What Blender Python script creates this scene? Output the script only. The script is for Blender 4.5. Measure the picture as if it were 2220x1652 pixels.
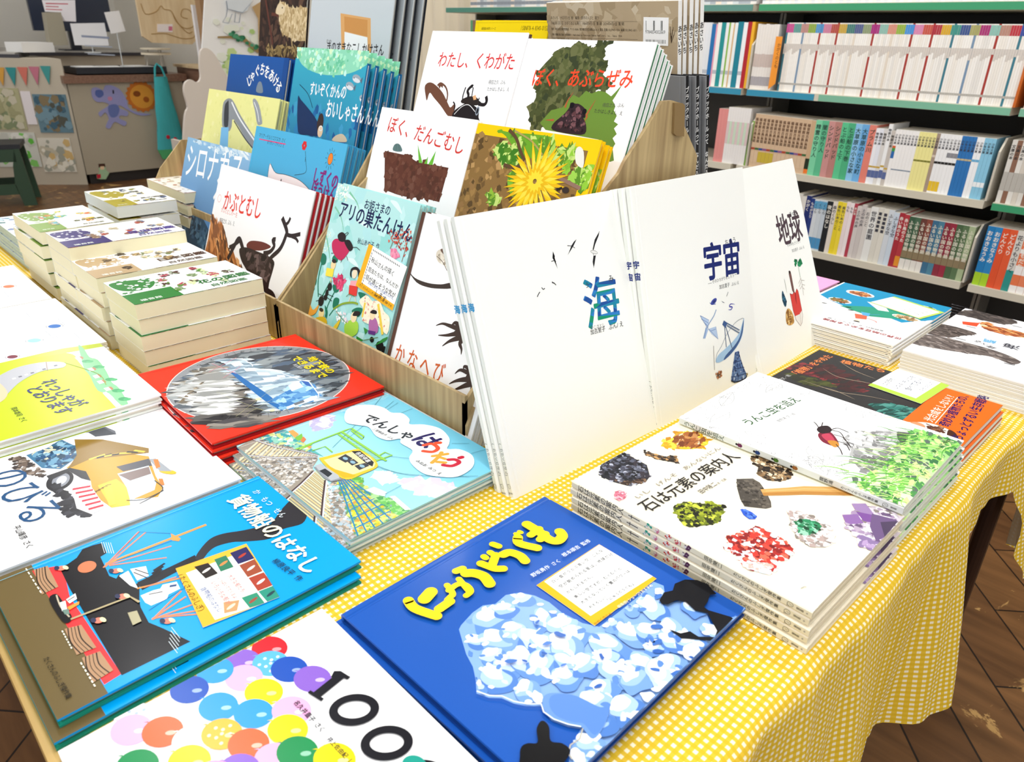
import bpy, math, random
from mathutils import Matrix, Vector
from mathutils.geometry import tessellate_polygon
random.seed(7)
for o in list(bpy.data.objects): bpy.data.objects.remove(o)
C = bpy.context.scene.collection
sc = bpy.context.scene
R = math.radians

# ------------------------------------------------------------------ camera
# metres; table top is z=0, table edges run along x and y
cam = bpy.data.cameras.new('camera'); cam.sensor_width = 36; cam.lens = 25.8931
cam.dof.use_dof = True; cam.dof.focus_distance = 0.95; cam.dof.aperture_fstop = 11
cam.clip_start = .02; cam.clip_end = 50
co = bpy.data.objects.new('camera', cam); C.objects.link(co)
rot = Matrix([[0.693687, -0.319821, 0.645378], [0.719972, 0.28181, -0.634211], [0.02096, 0.904598, 0.42575]])
co.matrix_world = Matrix.Translation((0, 0, 0.4694)) @ rot.to_4x4()
sc.camera = co
# ------------------------------------------------------------------ world and lights
w = bpy.data.worlds.new('world'); sc.world = w; w.use_nodes = True
w.node_tree.nodes['Background'].inputs[0].default_value = (.93, .96, 1, 1)
w.node_tree.nodes['Background'].inputs[1].default_value = .8
def area(x, y, z, sx, sy, e, col=(.965, .985, 1), rz=0):
    l = bpy.data.lights.new('tube_light', 'AREA'); l.shape = 'RECTANGLE'; l.size = sx; l.size_y = sy; l.energy = e; l.color = col
    o = bpy.data.objects.new('tube_light', l); C.objects.link(o); o.location = (x, y, z); o.rotation_euler = (0, 0, rz)
for (x, y) in ((-.2, .3), (-.2, 1.9), (-2.0, .5), (-2.0, 1.9), (-4.2, .9), (-6.4, 1.2), (1.0, -1.0), (-1.4, -1.4)):
    area(x, y, 1.93, 1.25, .18, 21)
sc.view_settings.view_transform = 'Standard'; sc.view_settings.look = 'None'
sc.view_settings.gamma = 1; sc.view_settings.use_curve_mapping = False
sc.view_settings.exposure = 0.05
try: sc.cycles.use_denoising = True
except Exception: pass

# ------------------------------------------------------------------ helpers
def lin(h):
    h = h.lstrip('#')
    if len(h) == 3: h = ''.join(c*2 for c in h)
    r = []
    for i in (0, 2, 4):
        c = int(h[i:i+2], 16)/255
        r.append(c/12.92 if c <= .04045 else ((c+.055)/1.055)**2.4)
    return (r[0], r[1], r[2], 1)
MATS = {}
def mat(key, col='#fff', rough=.6, metal=0, spec=.5, coat=0, emit=0, alpha=None, attr=False):
    if key in MATS: return MATS[key]
    m = bpy.data.materials.new(key); m.use_nodes = True; n = m.node_tree.nodes; b = n['Principled BSDF']
    b.inputs['Base Color'].default_value = lin(col); b.inputs['Roughness'].default_value = rough
    b.inputs['Metallic'].default_value = metal; b.inputs['Specular IOR Level'].default_value = spec
    b.inputs['Coat Weight'].default_value = coat; b.inputs['Coat Roughness'].default_value = .12
    if attr:
        a = n.new('ShaderNodeAttribute'); a.attribute_name = 'Col'; m.node_tree.links.new(a.outputs['Color'], b.inputs['Base Color'])
    if emit:
        b.inputs['Emission Color'].default_value = lin(col); b.inputs['Emission Strength'].default_value = emit
    MATS[key] = m; return m
PRINT = mat('printed_cover', rough=.5, attr=True, spec=.2)
GLOSS = mat('glossy_printed_cover', rough=.28, attr=True, spec=.16, coat=.03)
CARD = mat('printed_paper', rough=.75, attr=True, spec=.3)

class MB:
    """collects polygons with one flat colour each; build() links ONE mesh object"""
    def __init__(s): s.v = []; s.f = []; s.c = []
    def face(s, pts, col):
        i = len(s.v); s.v += [tuple(p) for p in pts]; s.f.append(tuple(range(i, i+len(pts))))
        s.c += [col]*len(pts) if not isinstance(col, list) else col
    def box(s, x0, x1, y0, y1, z0, z1, col='#ffffff', M=None, cols=None):
        c = [lin(col)]*6 if cols is None else [lin(k) for k in cols]   # -x +x -y +y -z +z
        P = [Vector((x, y, z)) for x in (x0, x1) for y in (y0, y1) for z in (z0, z1)]
        if M: P = [M @ p for p in P]
        for k, q in enumerate(((0, 1, 3, 2), (4, 6, 7, 5), (0, 4, 5, 1), (2, 3, 7, 6), (0, 2, 6, 4), (1, 5, 7, 3))):
            s.face([P[a] for a in q], c[k])
    def prism(s, prof, a0, a1, axis, col='#ffffff', M=None, capcol=None):
        """polygon profile extruded along axis ('x','y','z')"""
        def pt(p, a):
            q = Vector((a, p[0], p[1])) if axis == 'x' else Vector((p[0], a, p[1])) if axis == 'y' else Vector((p[0], p[1], a))
            return M @ q if M else q
        c = lin(col); n = len(prof); cc = lin(capcol) if capcol else c
        area2 = sum(prof[i][0]*prof[(i+1) % n][1]-prof[(i+1) % n][0]*prof[i][1] for i in range(n))
        if (area2 < 0) != (axis == 'y'): prof = prof[::-1]
        for i in range(n):
            j = (i+1) % n
            s.face([pt(prof[i], a0), pt(prof[j], a0), pt(prof[j], a1), pt(prof[i], a1)], c)
        s.face([pt(p, a0) for p in prof[::-1]], cc); s.face([pt(p, a1) for p in prof], cc)
    def tube(s, pts, r, col='#ffffff', n=10, cap=True):
        c = lin(col); rings = []; pts = [Vector(p) for p in pts]
        rr = r if isinstance(r, (list, tuple)) else [r]*len(pts)
        for i, p in enumerate(pts):
            d = (pts[min(i+1, len(pts)-1)]-pts[max(i-1, 0)]).normalized()
            a = d.cross(Vector((0, 0, 1)) if abs(d.z) < .95 else Vector((1, 0, 0))).normalized(); b = d.cross(a)
            rings.append([p+(a*math.cos(2*math.pi*k/n)+b*math.sin(2*math.pi*k/n))*rr[i] for k in range(n)])
        for A, B in zip(rings, rings[1:]):
            for k in range(n): s.face([A[k], B[k], B[(k+1) % n], A[(k+1) % n]], c)
        if cap: s.face(rings[0], c); s.face(rings[-1][::-1], c)
    def blob(s, c0, rx, ry, rz, col, nu=14, nv=9):
        c = lin(col); c0 = Vector(c0); P = lambda i, j: c0+Vector((rx*math.cos(2*math.pi*i/nu)*math.sin(math.pi*j/nv), ry*math.sin(2*math.pi*i/nu)*math.sin(math.pi*j/nv), rz*math.cos(math.pi*j/nv)))
        for i in range(nu):
            for j in range(nv):
                q = [P(i, j), P(i, j+1), P(i+1, j+1), P(i+1, j)]
                if j == 0: q = q[:3]
                if j == nv-1: q = [q[0], q[1], q[3]]
                s.face(q, c)
    def build(s, name, m, parent=None, S=.01, weld=False, smooth=False):
        me = bpy.data.meshes.new(name); me.from_pydata([(a[0]*S, a[1]*S, a[2]*S) for a in s.v], [], s.f); me.update()
        ca = me.color_attributes.new('Col', 'FLOAT_COLOR', 'POINT')
        ca.data.foreach_set('color', [k for c in s.c for k in c])
        me.materials.append(m)
        if weld:
            import bmesh
            bm = bmesh.new(); bm.from_mesh(me); bmesh.ops.remove_doubles(bm, verts=bm.verts, dist=1e-6); bm.to_mesh(me); bm.free()
        if smooth: me.polygons.foreach_set('use_smooth', [True]*len(me.polygons))
        o = bpy.data.objects.new(name, me); C.objects.link(o)
        if parent: o.parent = parent
        return o
def tag(o, label=None, cat=None, group=None, kind=None):
    if label: o['label'] = label
    if cat: o['category'] = cat
    if group: o['group'] = group
    if kind: o['kind'] = kind
    return o
def empty(name, M=None):
    o = bpy.data.objects.new(name, None); o.empty_display_size = .05; C.objects.link(o)
    if M is not None: o.matrix_world = M
    return o
def copy_tree(o, M, label, group=None):
    r = o.copy(); C.objects.link(r); r.matrix_world = M; r['label'] = label
    if group: r['group'] = group
    for ch in list(o.children):
        c = ch.copy(); C.objects.link(c); c.parent = r
        for g in ch.children:
            d = g.copy(); C.objects.link(d); d.parent = c
    return r

# ------------------------------------------------------------------ printed artwork (millimetres on the cover)
GL = {}
def glyph(ch, off):
    k = (ch, off)
    if k in GL: return GL[k]
    cu = bpy.data.curves.new('t', 'FONT'); cu.body = ch; cu.offset = off; cu.resolution_u = 3
    o = bpy.data.objects.new('t', cu); C.objects.link(o); bpy.context.view_layer.update()
    ev = o.evaluated_get(bpy.context.evaluated_depsgraph_get()); me = ev.to_mesh()
    v = [(a.co.x, a.co.y) for a in me.vertices]; f = [tuple(p.vertices) for p in me.polygons]
    ev.to_mesh_clear(); bpy.data.objects.remove(o); bpy.data.curves.remove(cu)
    GL[k] = (v, f); return GL[k]
def cr(pts, closed=True, n=5):
    P = [Vector(p) for p in pts]; out = []; N = len(P)
    for i in range(N if closed else N-1):
        p0 = P[(i-1) % N] if closed or i > 0 else P[0]; p1 = P[i]; p2 = P[(i+1) % N]; p3 = P[(i+2) % N] if closed or i+2 < N else P[-1]
        for k in range(n):
            t = k/n
            out.append(tuple(.5*((2*p1)+(-p0+p2)*t+(2*p0-5*p1+4*p2-p3)*t*t+(-p0+3*p1-3*p2+p3)*t**3)))
    if not closed: out.append(tuple(P[-1]))
    return out
def inside(p, poly):
    x, y = p; r = False; j = len(poly)-1
    for i in range(len(poly)):
        xi, yi = poly[i]; xj, yj = poly[j]
        if (yi > y) != (yj > y) and x < (xj-xi)*(y-yi)/(yj-yi)+xi: r = not r
        j = i
    return r
def mix(a, b, t): return tuple(x+(y-x)*t for x, y in zip(a, b))
class Art:
    def __init__(s, W, H):      # cm
        s.W = W*10; s.H = H*10; s.items = []; s.L = 1
    def clip(s, pts):
        for ax, lim, sg in ((0, 0, 1), (0, s.W, -1), (1, 0, 1), (1, s.H, -1)):
            out = []; n = len(pts)
            for i in range(n):
                a = pts[i]; b = pts[(i+1) % n]; ia = sg*(a[ax]-lim) >= 0; ib = sg*(b[ax]-lim) >= 0
                if ia: out.append(a)
                if ia != ib:
                    t = (lim-a[ax])/(b[ax]-a[ax]); q = [a[0]+(b[0]-a[0])*t, a[1]+(b[1]-a[1])*t]; q[ax] = lim; out.append(tuple(q))
            pts = out
            if not pts: break
        return pts
    def p(s, pts, col, same=False, grad=None):
        q = s.clip([tuple(a[:2]) for a in pts])
        if len(q) < 3: return
        if not same: s.L += 1
        s.items.append((q, col, s.L, grad))
    def s(s, *a): pass
    def sm(s, pts, col, same=False): s.p(cr(pts), col, same)
    def l(s, pts, w, col, same=False, smooth=False, taper=False):
        if smooth: pts = cr(pts, False)
        P = [Vector(p[:2]) for p in pts]; n = len(P); Lf = []; Rt = []
        for i in range(n):
            d = P[min(i+1, n-1)]-P[max(i-1, 0)]
            if d.length < 1e-6: d = Vector((1, 0))
            d.normalize(); nn = Vector((-d.y, d.x)); ww = w/2
            if taper: ww *= (1-abs(2*i/(n-1)-1)**2*.85) if taper == 2 else 1-.9*i/(n-1)
            Lf.append(P[i]+nn*ww); Rt.append(P[i]-nn*ww)
        if not same: s.L += 1
        for i in range(n-1):
            q = s.clip([tuple(Rt[i]), tuple(Rt[i+1]), tuple(Lf[i+1]), tuple(Lf[i])])
            if len(q) >= 3: s.items.append((q, col, s.L, None))
    def e(s, c, rx, ry, col, rot=0, same=False, n=28, a0=0, a1=360):
        cx, cy = c; r = R(rot); q = []
        for k in range(n+(a1-a0 < 360)):
            t = R(a0+(a1-a0)*k/n); x = rx*math.cos(t); y = ry*math.sin(t)
            q.append((cx+x*math.cos(r)-y*math.sin(r), cy+x*math.sin(r)+y*math.cos(r)))
        s.p(q, col, same)
    def ring(s, c, rx, ry, w, col, rot=0, n=36):
        cx, cy = c; r = R(rot); s.L += 1
        def pt(k, d):
            t = 2*math.pi*k/n; x = (rx+d)*math.cos(t); y = (ry+d)*math.sin(t); return (cx+x*math.cos(r)-y*math.sin(r), cy+x*math.sin(r)+y*math.cos(r))
        for k in range(n):
            q = s.clip([pt(k, w/2), pt(k+1, w/2), pt(k+1, -w/2), pt(k, -w/2)])
            if len(q) > 2: s.items.append((q, col, s.L, None))
    def _g(s, place_, ch, col, bold, em):
        v, f = glyph(ch, 0); base = [place_(gx, gy) for gx, gy in v]
        if bold <= 0: s.items.append(('T', base, f, col, s.L)); return
        r = bold*em*.5; m = 8 if bold*em > .5 else 4
        for j in range(m):
            t = 2*math.pi*(j+.5)/m; dx, dy = r*math.cos(t), r*math.sin(t)
            s.items.append(('T', [(x+dx, y+dy) for x, y in base], f, col, s.L+j*.09))
    def t(s, txt, line, col, bold=0, h=1.0, jit=0, hs=1.0, up=None):
        """baseline runs from line[0] to line[1]"""
        a = Vector(line[0]); b = Vector(line[1]); n = sum(.55 if ord(c) < 256 else 1 for c in txt); em = (b-a).length/n; d = (b-a).normalized(); u = Vector((-d.y, d.x))*h
        s.L += 1; x = 0
        for ch in txt:
            wdt = .55 if ord(ch) < 256 else 1
            if ch not in ' 　':
                jy = random.uniform(-jit, jit); jr = random.uniform(-jit, jit)*.6; cjr, sjr = math.cos(jr), math.sin(jr); x0 = x
                def pl_(gx, gy):
                    gx = (gx-.5)*hs+.5; X, Y = gx*cjr-gy*sjr, gx*sjr+gy*cjr+jy; q = a+d*em*(x0+X)+u*em*Y; return (q.x, q.y)
                s._g(pl_, ch, col, bold, em)
            x += wdt
        if bold > 0: s.L += 1
    def tv(s, txt, line, col, bold=0, size=1.0, hs=1.0):
        """vertical setting: characters stand upright, going from line[0] to line[1]"""
        a = Vector(line[0]); b = Vector(line[1]); em = (b-a).length/len(txt); d = (b-a).normalized(); r = Vector((-d.y, d.x)); u = -d
        s.L += 1
        for i, ch in enumerate(txt):
            if ch in ' 　': continue
            o = a+d*em*(i+.5)
            def pl_(gx, gy):
                gx -= .5; gy -= .38
                if ch in 'ー(（)）': gx, gy = gy, -gx
                q = o+r*gx*em*size*hs+u*gy*em*size; return (q.x, q.y)
            s._g(pl_, ch, col, bold, em)
        if bold > 0: s.L += 1
    def n(s, poly, n, cols, a, b, seed=1, elong=1.0, ang=None, layers=3):
        """flecks of paint scattered inside a polygon"""
        rnd = random.Random(seed); xs = [p[0] for p in poly]; ys = [p[1] for p in poly]
        base = s.L; s.L += layers; k = 0; tr = 0
        while k < n and tr < n*6:
            tr += 1; x = rnd.uniform(min(xs), max(xs)); y = rnd.uniform(min(ys), max(ys))
            if not inside((x, y), poly): continue
            r = rnd.uniform(a, b); rr = ang+rnd.uniform(-12, 12) if ang is not None else rnd.uniform(0, 180); rr = R(rr); m = rnd.choice((4, 5, 6)); q = []
            for j in range(m):
                t = 2*math.pi*j/m; q1 = r*elong*math.cos(t)*rnd.uniform(.6, 1.2); q2 = r*math.sin(t)*rnd.uniform(.6, 1.2)
                q.append((x+q1*math.cos(rr)-q2*math.sin(rr), y+q1*math.sin(rr)+q2*math.cos(rr)))
            q = s.clip(q)
            if len(q) > 2: s.items.append((q, rnd.choice(cols), base+1+k % layers+k*.0007, None))
            k += 1
    def grad(s, pts, c0, c1, a, b):
        """polygon in bands of colour changing from c0 at point a to c1 at point b"""
        q = s.clip(list(pts))
        if len(q) > 2: s.L += 1; s.items.append((q, (c0, c1, a, b), s.L, 1))
    def emit(s, mb, f, dz=.0011):
        """f maps (u cm, v cm, height cm) to a point"""
        for k, it in enumerate(s.items):
            if it[0] == 'T':
                _, pts, fs, col, L = it; c = lin(col); h = L*dz+(k % 9)*dz*.01
                for fc in fs: mb.face([f(pts[i][0]*.1, pts[i][1]*.1, h) for i in fc], c)
                continue
            q, col, L, g = it; h = L*dz+(k % 9)*dz*.1
            if g:
                c0, c1, a, b = col; c0 = lin(c0); c1 = lin(c1); d = Vector(b)-Vector(a); dd = d.length_squared; c = []
                for x in q:
                    t = max(0, min(1, (Vector(x)-Vector(a)).dot(d)/dd)); c.append(mix(c0, c1, t))
                mb.face([f(x[0]*.1, x[1]*.1, h) for x in q], c)
            else:
                c = lin(col)
                if len(q) > 4:
                    A = sum(q[i][0]*q[(i+1) % len(q)][1]-q[(i+1) % len(q)][0]*q[i][1] for i in range(len(q)))
                    if A < 0: q = q[::-1]
                mb.face([f(x[0]*.1, x[1]*.1, h) for x in q], c)

# ------------------------------------------------------------------ where the books stand (cm): origin x, y, z, turn, tilt, width, height, thickness(, turn in its own plane)
FR = {
    'nyudo': (-44.45, 23.81, 0.96, 1.4, 0, 23.98, 25.74, 0.88),
    'stone': (-15.82, 50.78, 3.7, 90, 0, 19.8, 26.5, 0.9),
    'unko': (-16.0, 70.2, 4.7, 91.3, 0, 19.2, 25.9, 0.9),
    'black': (-17.2, 90.2, 2.0, 90, 0, 20, 25.8, 0.9),
    'ship': (-69.11, 2.94, 0.96, 0.62, 0, 20.22, 25.85, 0.88),
    'red': (-101.86, 27.58, 2.66, -1.4, 0, 25.27, 23.7, 0.84),
    'densha': (-76.17, 29.52, 1.64, 0.18, 0, 24.25, 21.4, 0.76),
    'hundred': (-47.1, 2.5, 0.1, 0, 0, 24.5, 20.9, 0.9),
    'nobiru': (-94.3, 1.1, 1.05, 0, 0, 24.5, 26, 0.95),
    'ressha': (-116.6, 1.0, 3.05, 0.5, 0, 24.6, 26, 0.95),
    'maga': (-145, 2, 2.7, 0, 0, 27, 26.6, 0.3),
    'magb': (-172.3, 1.6, 2.7, 0, 0, 27, 26.6, 0.3),
    'natto': (-35.12, 146.04, 2.8, 180, 0, 20, 27.75, 0.9),
    'fish': (-12.88, 145.35, 3.5, 180, 0, 20, 29.09, 0.9),
    'ari': (-101.3, 52.71, 0.08, 0, 70, 20.68, 27.0, 0.9),
    'kana': (-79.13, 51.81, -0.42, 0, 70, 19.6, 27.0, 0.9),
    'kabuto': (-145.08, 54.4, -0.28, 0, 70, 35.02, 20.6, 0.9),
    'dango': (-107.66, 66.45, 11.92, 0, 70, 24.02, 25.0, 0.85),
    'tampopo': (-84.62, 66.5, 11.52, 0, 70, 24.0, 25, 0.9),
    'kuwa': (-106.97, 76.85, 23.43, 0, 70, 22.65, 25, 0.85),
    'abura': (-85.56, 76.85, 22.67, 0, 70, 24.3, 25, 0.85),
    'shizuku': (-144.91, 63.69, 8.52, 0, 71, 32.86, 22, 0.9),
    'shiro': (-176.93, 61.84, 1.34, 0, 71, 34.61, 24, 0.9),
    'faucet': (-183.48, 71.13, 9.87, 0, 72, 34.25, 25, 0.9),
    'suizoku': (-143.87, 71.77, 11.82, 0, 74, 24.94, 33, 0.9),
    'jag': (-184.77, 78.97, 17.07, 0, 74, 28.0, 25, 0.9),
    'chair': (-159.94, 89.16, 28.14, 0, 78, 30.62, 28, 1.0),
    'sheep': (-183.17, 90.12, 28.92, 0, 80, 21.89, 28, 1.0),
    'yellow': (-113.67, 96.49, 22.35, 0, 80, 18.76, 27, 1.2),
    'asaichi': (-93.96, 104.1, 22.32, 0, 100, 25.94, 30, 0.9),
    'umi': (-49.35, 48.53, -0.24, 88, 71, 25.9, 31.4, 0.9),
    'uchu': (-48.37, 74.02, -0.18, 89, 75, 25.6, 31.4, 0.9),
    'chikyu': (-47.33, 98.97, -0.3, 92, 67, 25.5, 31.4, 0.9),
    'note_a': (-28.67, 38.61, 1.91, 1.4, 0, 8.79, 6.85, 0.05, 88.63),
    'note_b': (-24.87, 101.92, 2.97, 90, 0, 9.36, 7.32, 0.05, -3.64),
    'note_c': (-50.62, 14.52, 1.91, 0.62, 0, 6.47, 9.01, 0.05, 81.26),
    'note_d': (-90.7, 56.35, 12.91, 0, 70, 9.8, 6.53, 0.05, -7.42),
    'note_e': (-35.06, 141.88, 3.77, 180, 0, 9.89, 7.15, 0.05, -13.65),
}

def fmat(k, du=0, dv=0, dn=0, dr=0):
    fr = FR[k]; M = Matrix.Translation((fr[0]*.01, fr[1]*.01, fr[2]*.01)) @ Matrix.Rotation(R(fr[3]), 4, 'Z') @ Matrix.Rotation(R(fr[4]), 4, 'X')
    if len(fr) > 8: M = M @ Matrix.Rotation(R(fr[8]), 4, 'Z')
    return M @ Matrix.Translation((du*.01, dv*.01, dn*.01)) @ Matrix.Rotation(R(dr), 4, 'Z')
def build_book(W, H, T, art=None, base='#ffffff', back=None, spine=None, sart=None, pages='#f3eee0', hard=True, m=None, name='picture_book', inner=None):
    """book lying on its back: spine at x=0, front cover on top"""
    root = empty(name); back = back or base; spine = spine or base; b = .22 if hard else .04; r = .32 if hard else .03; mb = MB()
    if hard:
        g = .06
        top = [(0.0, T-.16), (.1, T-.04), (.28, T), (.62, T), (.74, T-g), (.92, T-g), (1.04, T), (W, T), (W, T-b), (1.1, T-b), (.9, T-b-.03), (.3, T-b)]
        mb.prism(top, 0, H, 'y', base)
        bot = [(0.0, .16), (.1, .04), (.28, 0), (.62, 0), (.74, g), (.92, g), (1.04, 0), (W, 0), (W, b), (1.1, b), (.9, b+.03), (.3, b)]
        mb.prism(bot, 0, H, 'y', back)
        mb.prism([(0, .16), (0, T-.16), (.3, T-b), (.3, b)], 0, H, 'y', spine)
    else:
        mb.box(0, W, 0, H, T-b, T, base); mb.box(0, W, 0, H, 0, b, back); mb.box(0, .05, 0, H, b, T-b, spine)
    if art: art.emit(mb, lambda x, y, z: (x, y, T+z))
    if sart: sart.emit(mb, lambda x, y, z: (-z, y, x))
    mb.build('cover', m or PRINT, root)
    pb = MB(); pb.box(.28 if hard else .06, W-r, r, H-r, b+.002, T-b-.002, pages); pb.build('page_block', mat('page_edges', rough=.9, attr=True, spec=.2), root)
    if inner:
        ib = MB(); ib.box(.7, W-.12, .12, H-.12, b+.003, b+.05, inner); ib.build('endpaper', PRINT, root)
    return root
def place(root, M, label, cat='book', group=None):
    root.matrix_world = M; return tag(root, label, cat, group)
def card(k, art, label, base='#ffffff', name='note_card', cat='note card'):
    fr = FR[k]; mb = MB(); mb.box(0, fr[5], 0, fr[6], 0, .04, base); art.emit(mb, lambda x, y, z: (x, y, .04+z))
    o = mb.build(name, CARD); o.matrix_world = fmat(k); return tag(o, label, cat)

# ------------------------------------------------------------------ procedural surface materials
def nodes(key, rough=.6):
    m = bpy.data.materials.new(key); m.use_nodes = True; n = m.node_tree.nodes; l = m.node_tree.links; b = n['Principled BSDF']; b.inputs['Roughness'].default_value = rough
    return m, n, l, b
def ramp(n, stops):
    r = n.new('ShaderNodeValToRGB'); e = r.color_ramp.elements
    e[0].position, e[0].color = stops[0][0], lin(stops[0][1]); e[1].position, e[1].color = stops[1][0], lin(stops[1][1])
    for p, c in stops[2:]:
        q = e.new(p); q.color = lin(c)
    return r
def wood(key, c0, c1, scale=(60, 60, 3), rough=.5):
    m, n, l, b = nodes(key, rough)
    tc = n.new('ShaderNodeTexCoord'); mp = n.new('ShaderNodeMapping'); mp.inputs['Scale'].default_value = scale
    no = n.new('ShaderNodeTexNoise'); no.inputs['Scale'].default_value = 1; no.inputs['Detail'].default_value = 5
    l.new(tc.outputs['Object'], mp.inputs['Vector']); l.new(mp.outputs['Vector'], no.inputs['Vector'])
    r = ramp(n, [(.3, c0), (.7, c1)]); l.new(no.outputs['Fac'], r.inputs['Fac']); l.new(r.outputs['Color'], b.inputs['Base Color'])
    return m
VENEER = wood('wood_print_cardboard', '#9c8259', '#c9b07f', (90, 90, 4), .55)
TABLEWOOD = wood('pale_table_wood', '#b8914c', '#d2b06c', (4, 70, 70), .45)
BROWNWOOD = wood('brown_counter_wood', '#7b5a48', '#93705c', (5, 60, 60), .35)
CARVED = wood('pale_carved_wood', '#dcbf92', '#ecd5ad', (30, 30, 4), .6)

def floor_material():
    m, n, l, b = nodes('worn_parquet', .38)
    tc = n.new('ShaderNodeTexCoord'); mp = n.new('ShaderNodeMapping'); mp.inputs['Rotation'].default_value = (0, 0, R(48)); mp.inputs['Scale'].default_value = (1, 1, 1)
    l.new(tc.outputs['Object'], mp.inputs['Vector'])
    br = n.new('ShaderNodeTexBrick'); br.inputs['Scale'].default_value = 1; br.inputs['Brick Width'].default_value = .46; br.inputs['Row Height'].default_value = .115
    br.inputs['Mortar Size'].default_value = .0022; br.inputs['Color1'].default_value = lin('#6f4a2b'); br.inputs['Color2'].default_value = lin('#8a6038'); br.inputs['Mortar'].default_value = lin('#22150c'); br.offset = .5
    l.new(mp.outputs['Vector'], br.inputs['Vector'])
    g = n.new('ShaderNodeTexNoise'); g.inputs['Scale'].default_value = 14; g.inputs['Detail'].default_value = 6
    mg = n.new('ShaderNodeMapping'); mg.inputs['Rotation'].default_value = (0, 0, R(48)); mg.inputs['Scale'].default_value = (.25, 2.5, 1)
    l.new(tc.outputs['Object'], mg.inputs['Vector']); l.new(mg.outputs['Vector'], g.inputs['Vector'])
    mx = n.new('ShaderNodeMixRGB'); mx.blend_type = 'MULTIPLY'; mx.inputs['Fac'].default_value = .55
    rg = ramp(n, [(.3, '#6b5a4a'), (.7, '#ffffff')]); l.new(g.outputs['Fac'], rg.inputs['Fac'])
    l.new(br.outputs['Color'], mx.inputs['Color1']); l.new(rg.outputs['Color'], mx.inputs['Color2'])
    wn = n.new('ShaderNodeTexNoise'); wn.inputs['Scale'].default_value = 7; wn.inputs['Detail'].default_value = 9; wn.inputs['Roughness'].default_value = .62; wn.inputs['Distortion'].default_value = .6
    l.new(mp.outputs['Vector'], wn.inputs['Vector'])
    rw = ramp(n, [(.60, '#000000'), (.625, '#ffffff')]); l.new(wn.outputs['Fac'], rw.inputs['Fac'])
    m2 = n.new('ShaderNodeMixRGB'); l.new(rw.outputs['Color'], m2.inputs['Fac']); l.new(mx.outputs['Color'], m2.inputs['Color1']); m2.inputs['Color2'].default_value = lin('#c39a5e')
    l.new(m2.outputs['Color'], b.inputs['Base Color'])
    return m
def cloth_material(back=False):
    m, n, l, b = nodes('yellow_gingham' if not back else 'gingham_underside', .85)
    uv = n.new('ShaderNodeUVMap'); uv.uv_map = 'UVMap'
    sp = n.new('ShaderNodeSeparateXYZ'); l.new(uv.outputs['UV'], sp.inputs['Vector'])
    def cell(out):
        f = n.new('ShaderNodeMath'); f.operation = 'FRACT'; l.new(out, f.inputs[0])
        g = n.new('ShaderNodeMath'); g.operation = 'LESS_THAN'; g.inputs[1].default_value = .47; l.new(f.outputs[0], g.inputs[0]); return g
    a, c = cell(sp.outputs['X']), cell(sp.outputs['Y'])
    mu = n.new('ShaderNodeMath'); mu.operation = 'MULTIPLY'; l.new(a.outputs[0], mu.inputs[0]); l.new(c.outputs[0], mu.inputs[1])
    ad = n.new('ShaderNodeMath'); ad.operation = 'ADD'; l.new(a.outputs[0], ad.inputs[0]); l.new(c.outputs[0], ad.inputs[1])
    gr = ramp(n, [(0, '#e2b92c'), (1, '#edc745')]); dv = n.new('ShaderNodeMath'); dv.operation = 'MULTIPLY'; dv.inputs[1].default_value = .6; l.new(ad.outputs[0], dv.inputs[0]); l.new(dv.outputs[0], gr.inputs['Fac'])
    mx = n.new('ShaderNodeMixRGB'); l.new(mu.outputs[0], mx.inputs['Fac']); l.new(gr.outputs['Color'], mx.inputs['Color1']); mx.inputs['Color2'].default_value = lin('#fbf0d2')
    geo = n.new('ShaderNodeNewGeometry'); mb_ = n.new('ShaderNodeMixRGB'); l.new(geo.outputs['Backfacing'], mb_.inputs['Fac'])
    l.new(mx.outputs['Color'], mb_.inputs['Color1'])
    pale = n.new('ShaderNodeMixRGB'); pale.inputs['Fac'].default_value = .82; l.new(mx.outputs['Color'], pale.inputs['Color1']); pale.inputs['Color2'].default_value = lin('#d9cdb4')
    l.new(pale.outputs['Color'], mb_.inputs['Color2']); l.new(mb_.outputs['Color'], b.inputs['Base Color'])
    b.inputs['Specular IOR Level'].default_value = .15
    no = n.new('ShaderNodeTexNoise'); no.inputs['Scale'].default_value = 900; bp = n.new('ShaderNodeBump'); bp.inputs['Strength'].default_value = .15; bp.inputs['Distance'].default_value = .0005
    l.new(no.outputs['Fac'], bp.inputs['Height']); l.new(bp.outputs['Normal'], b.inputs['Normal'])
    return m

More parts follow.
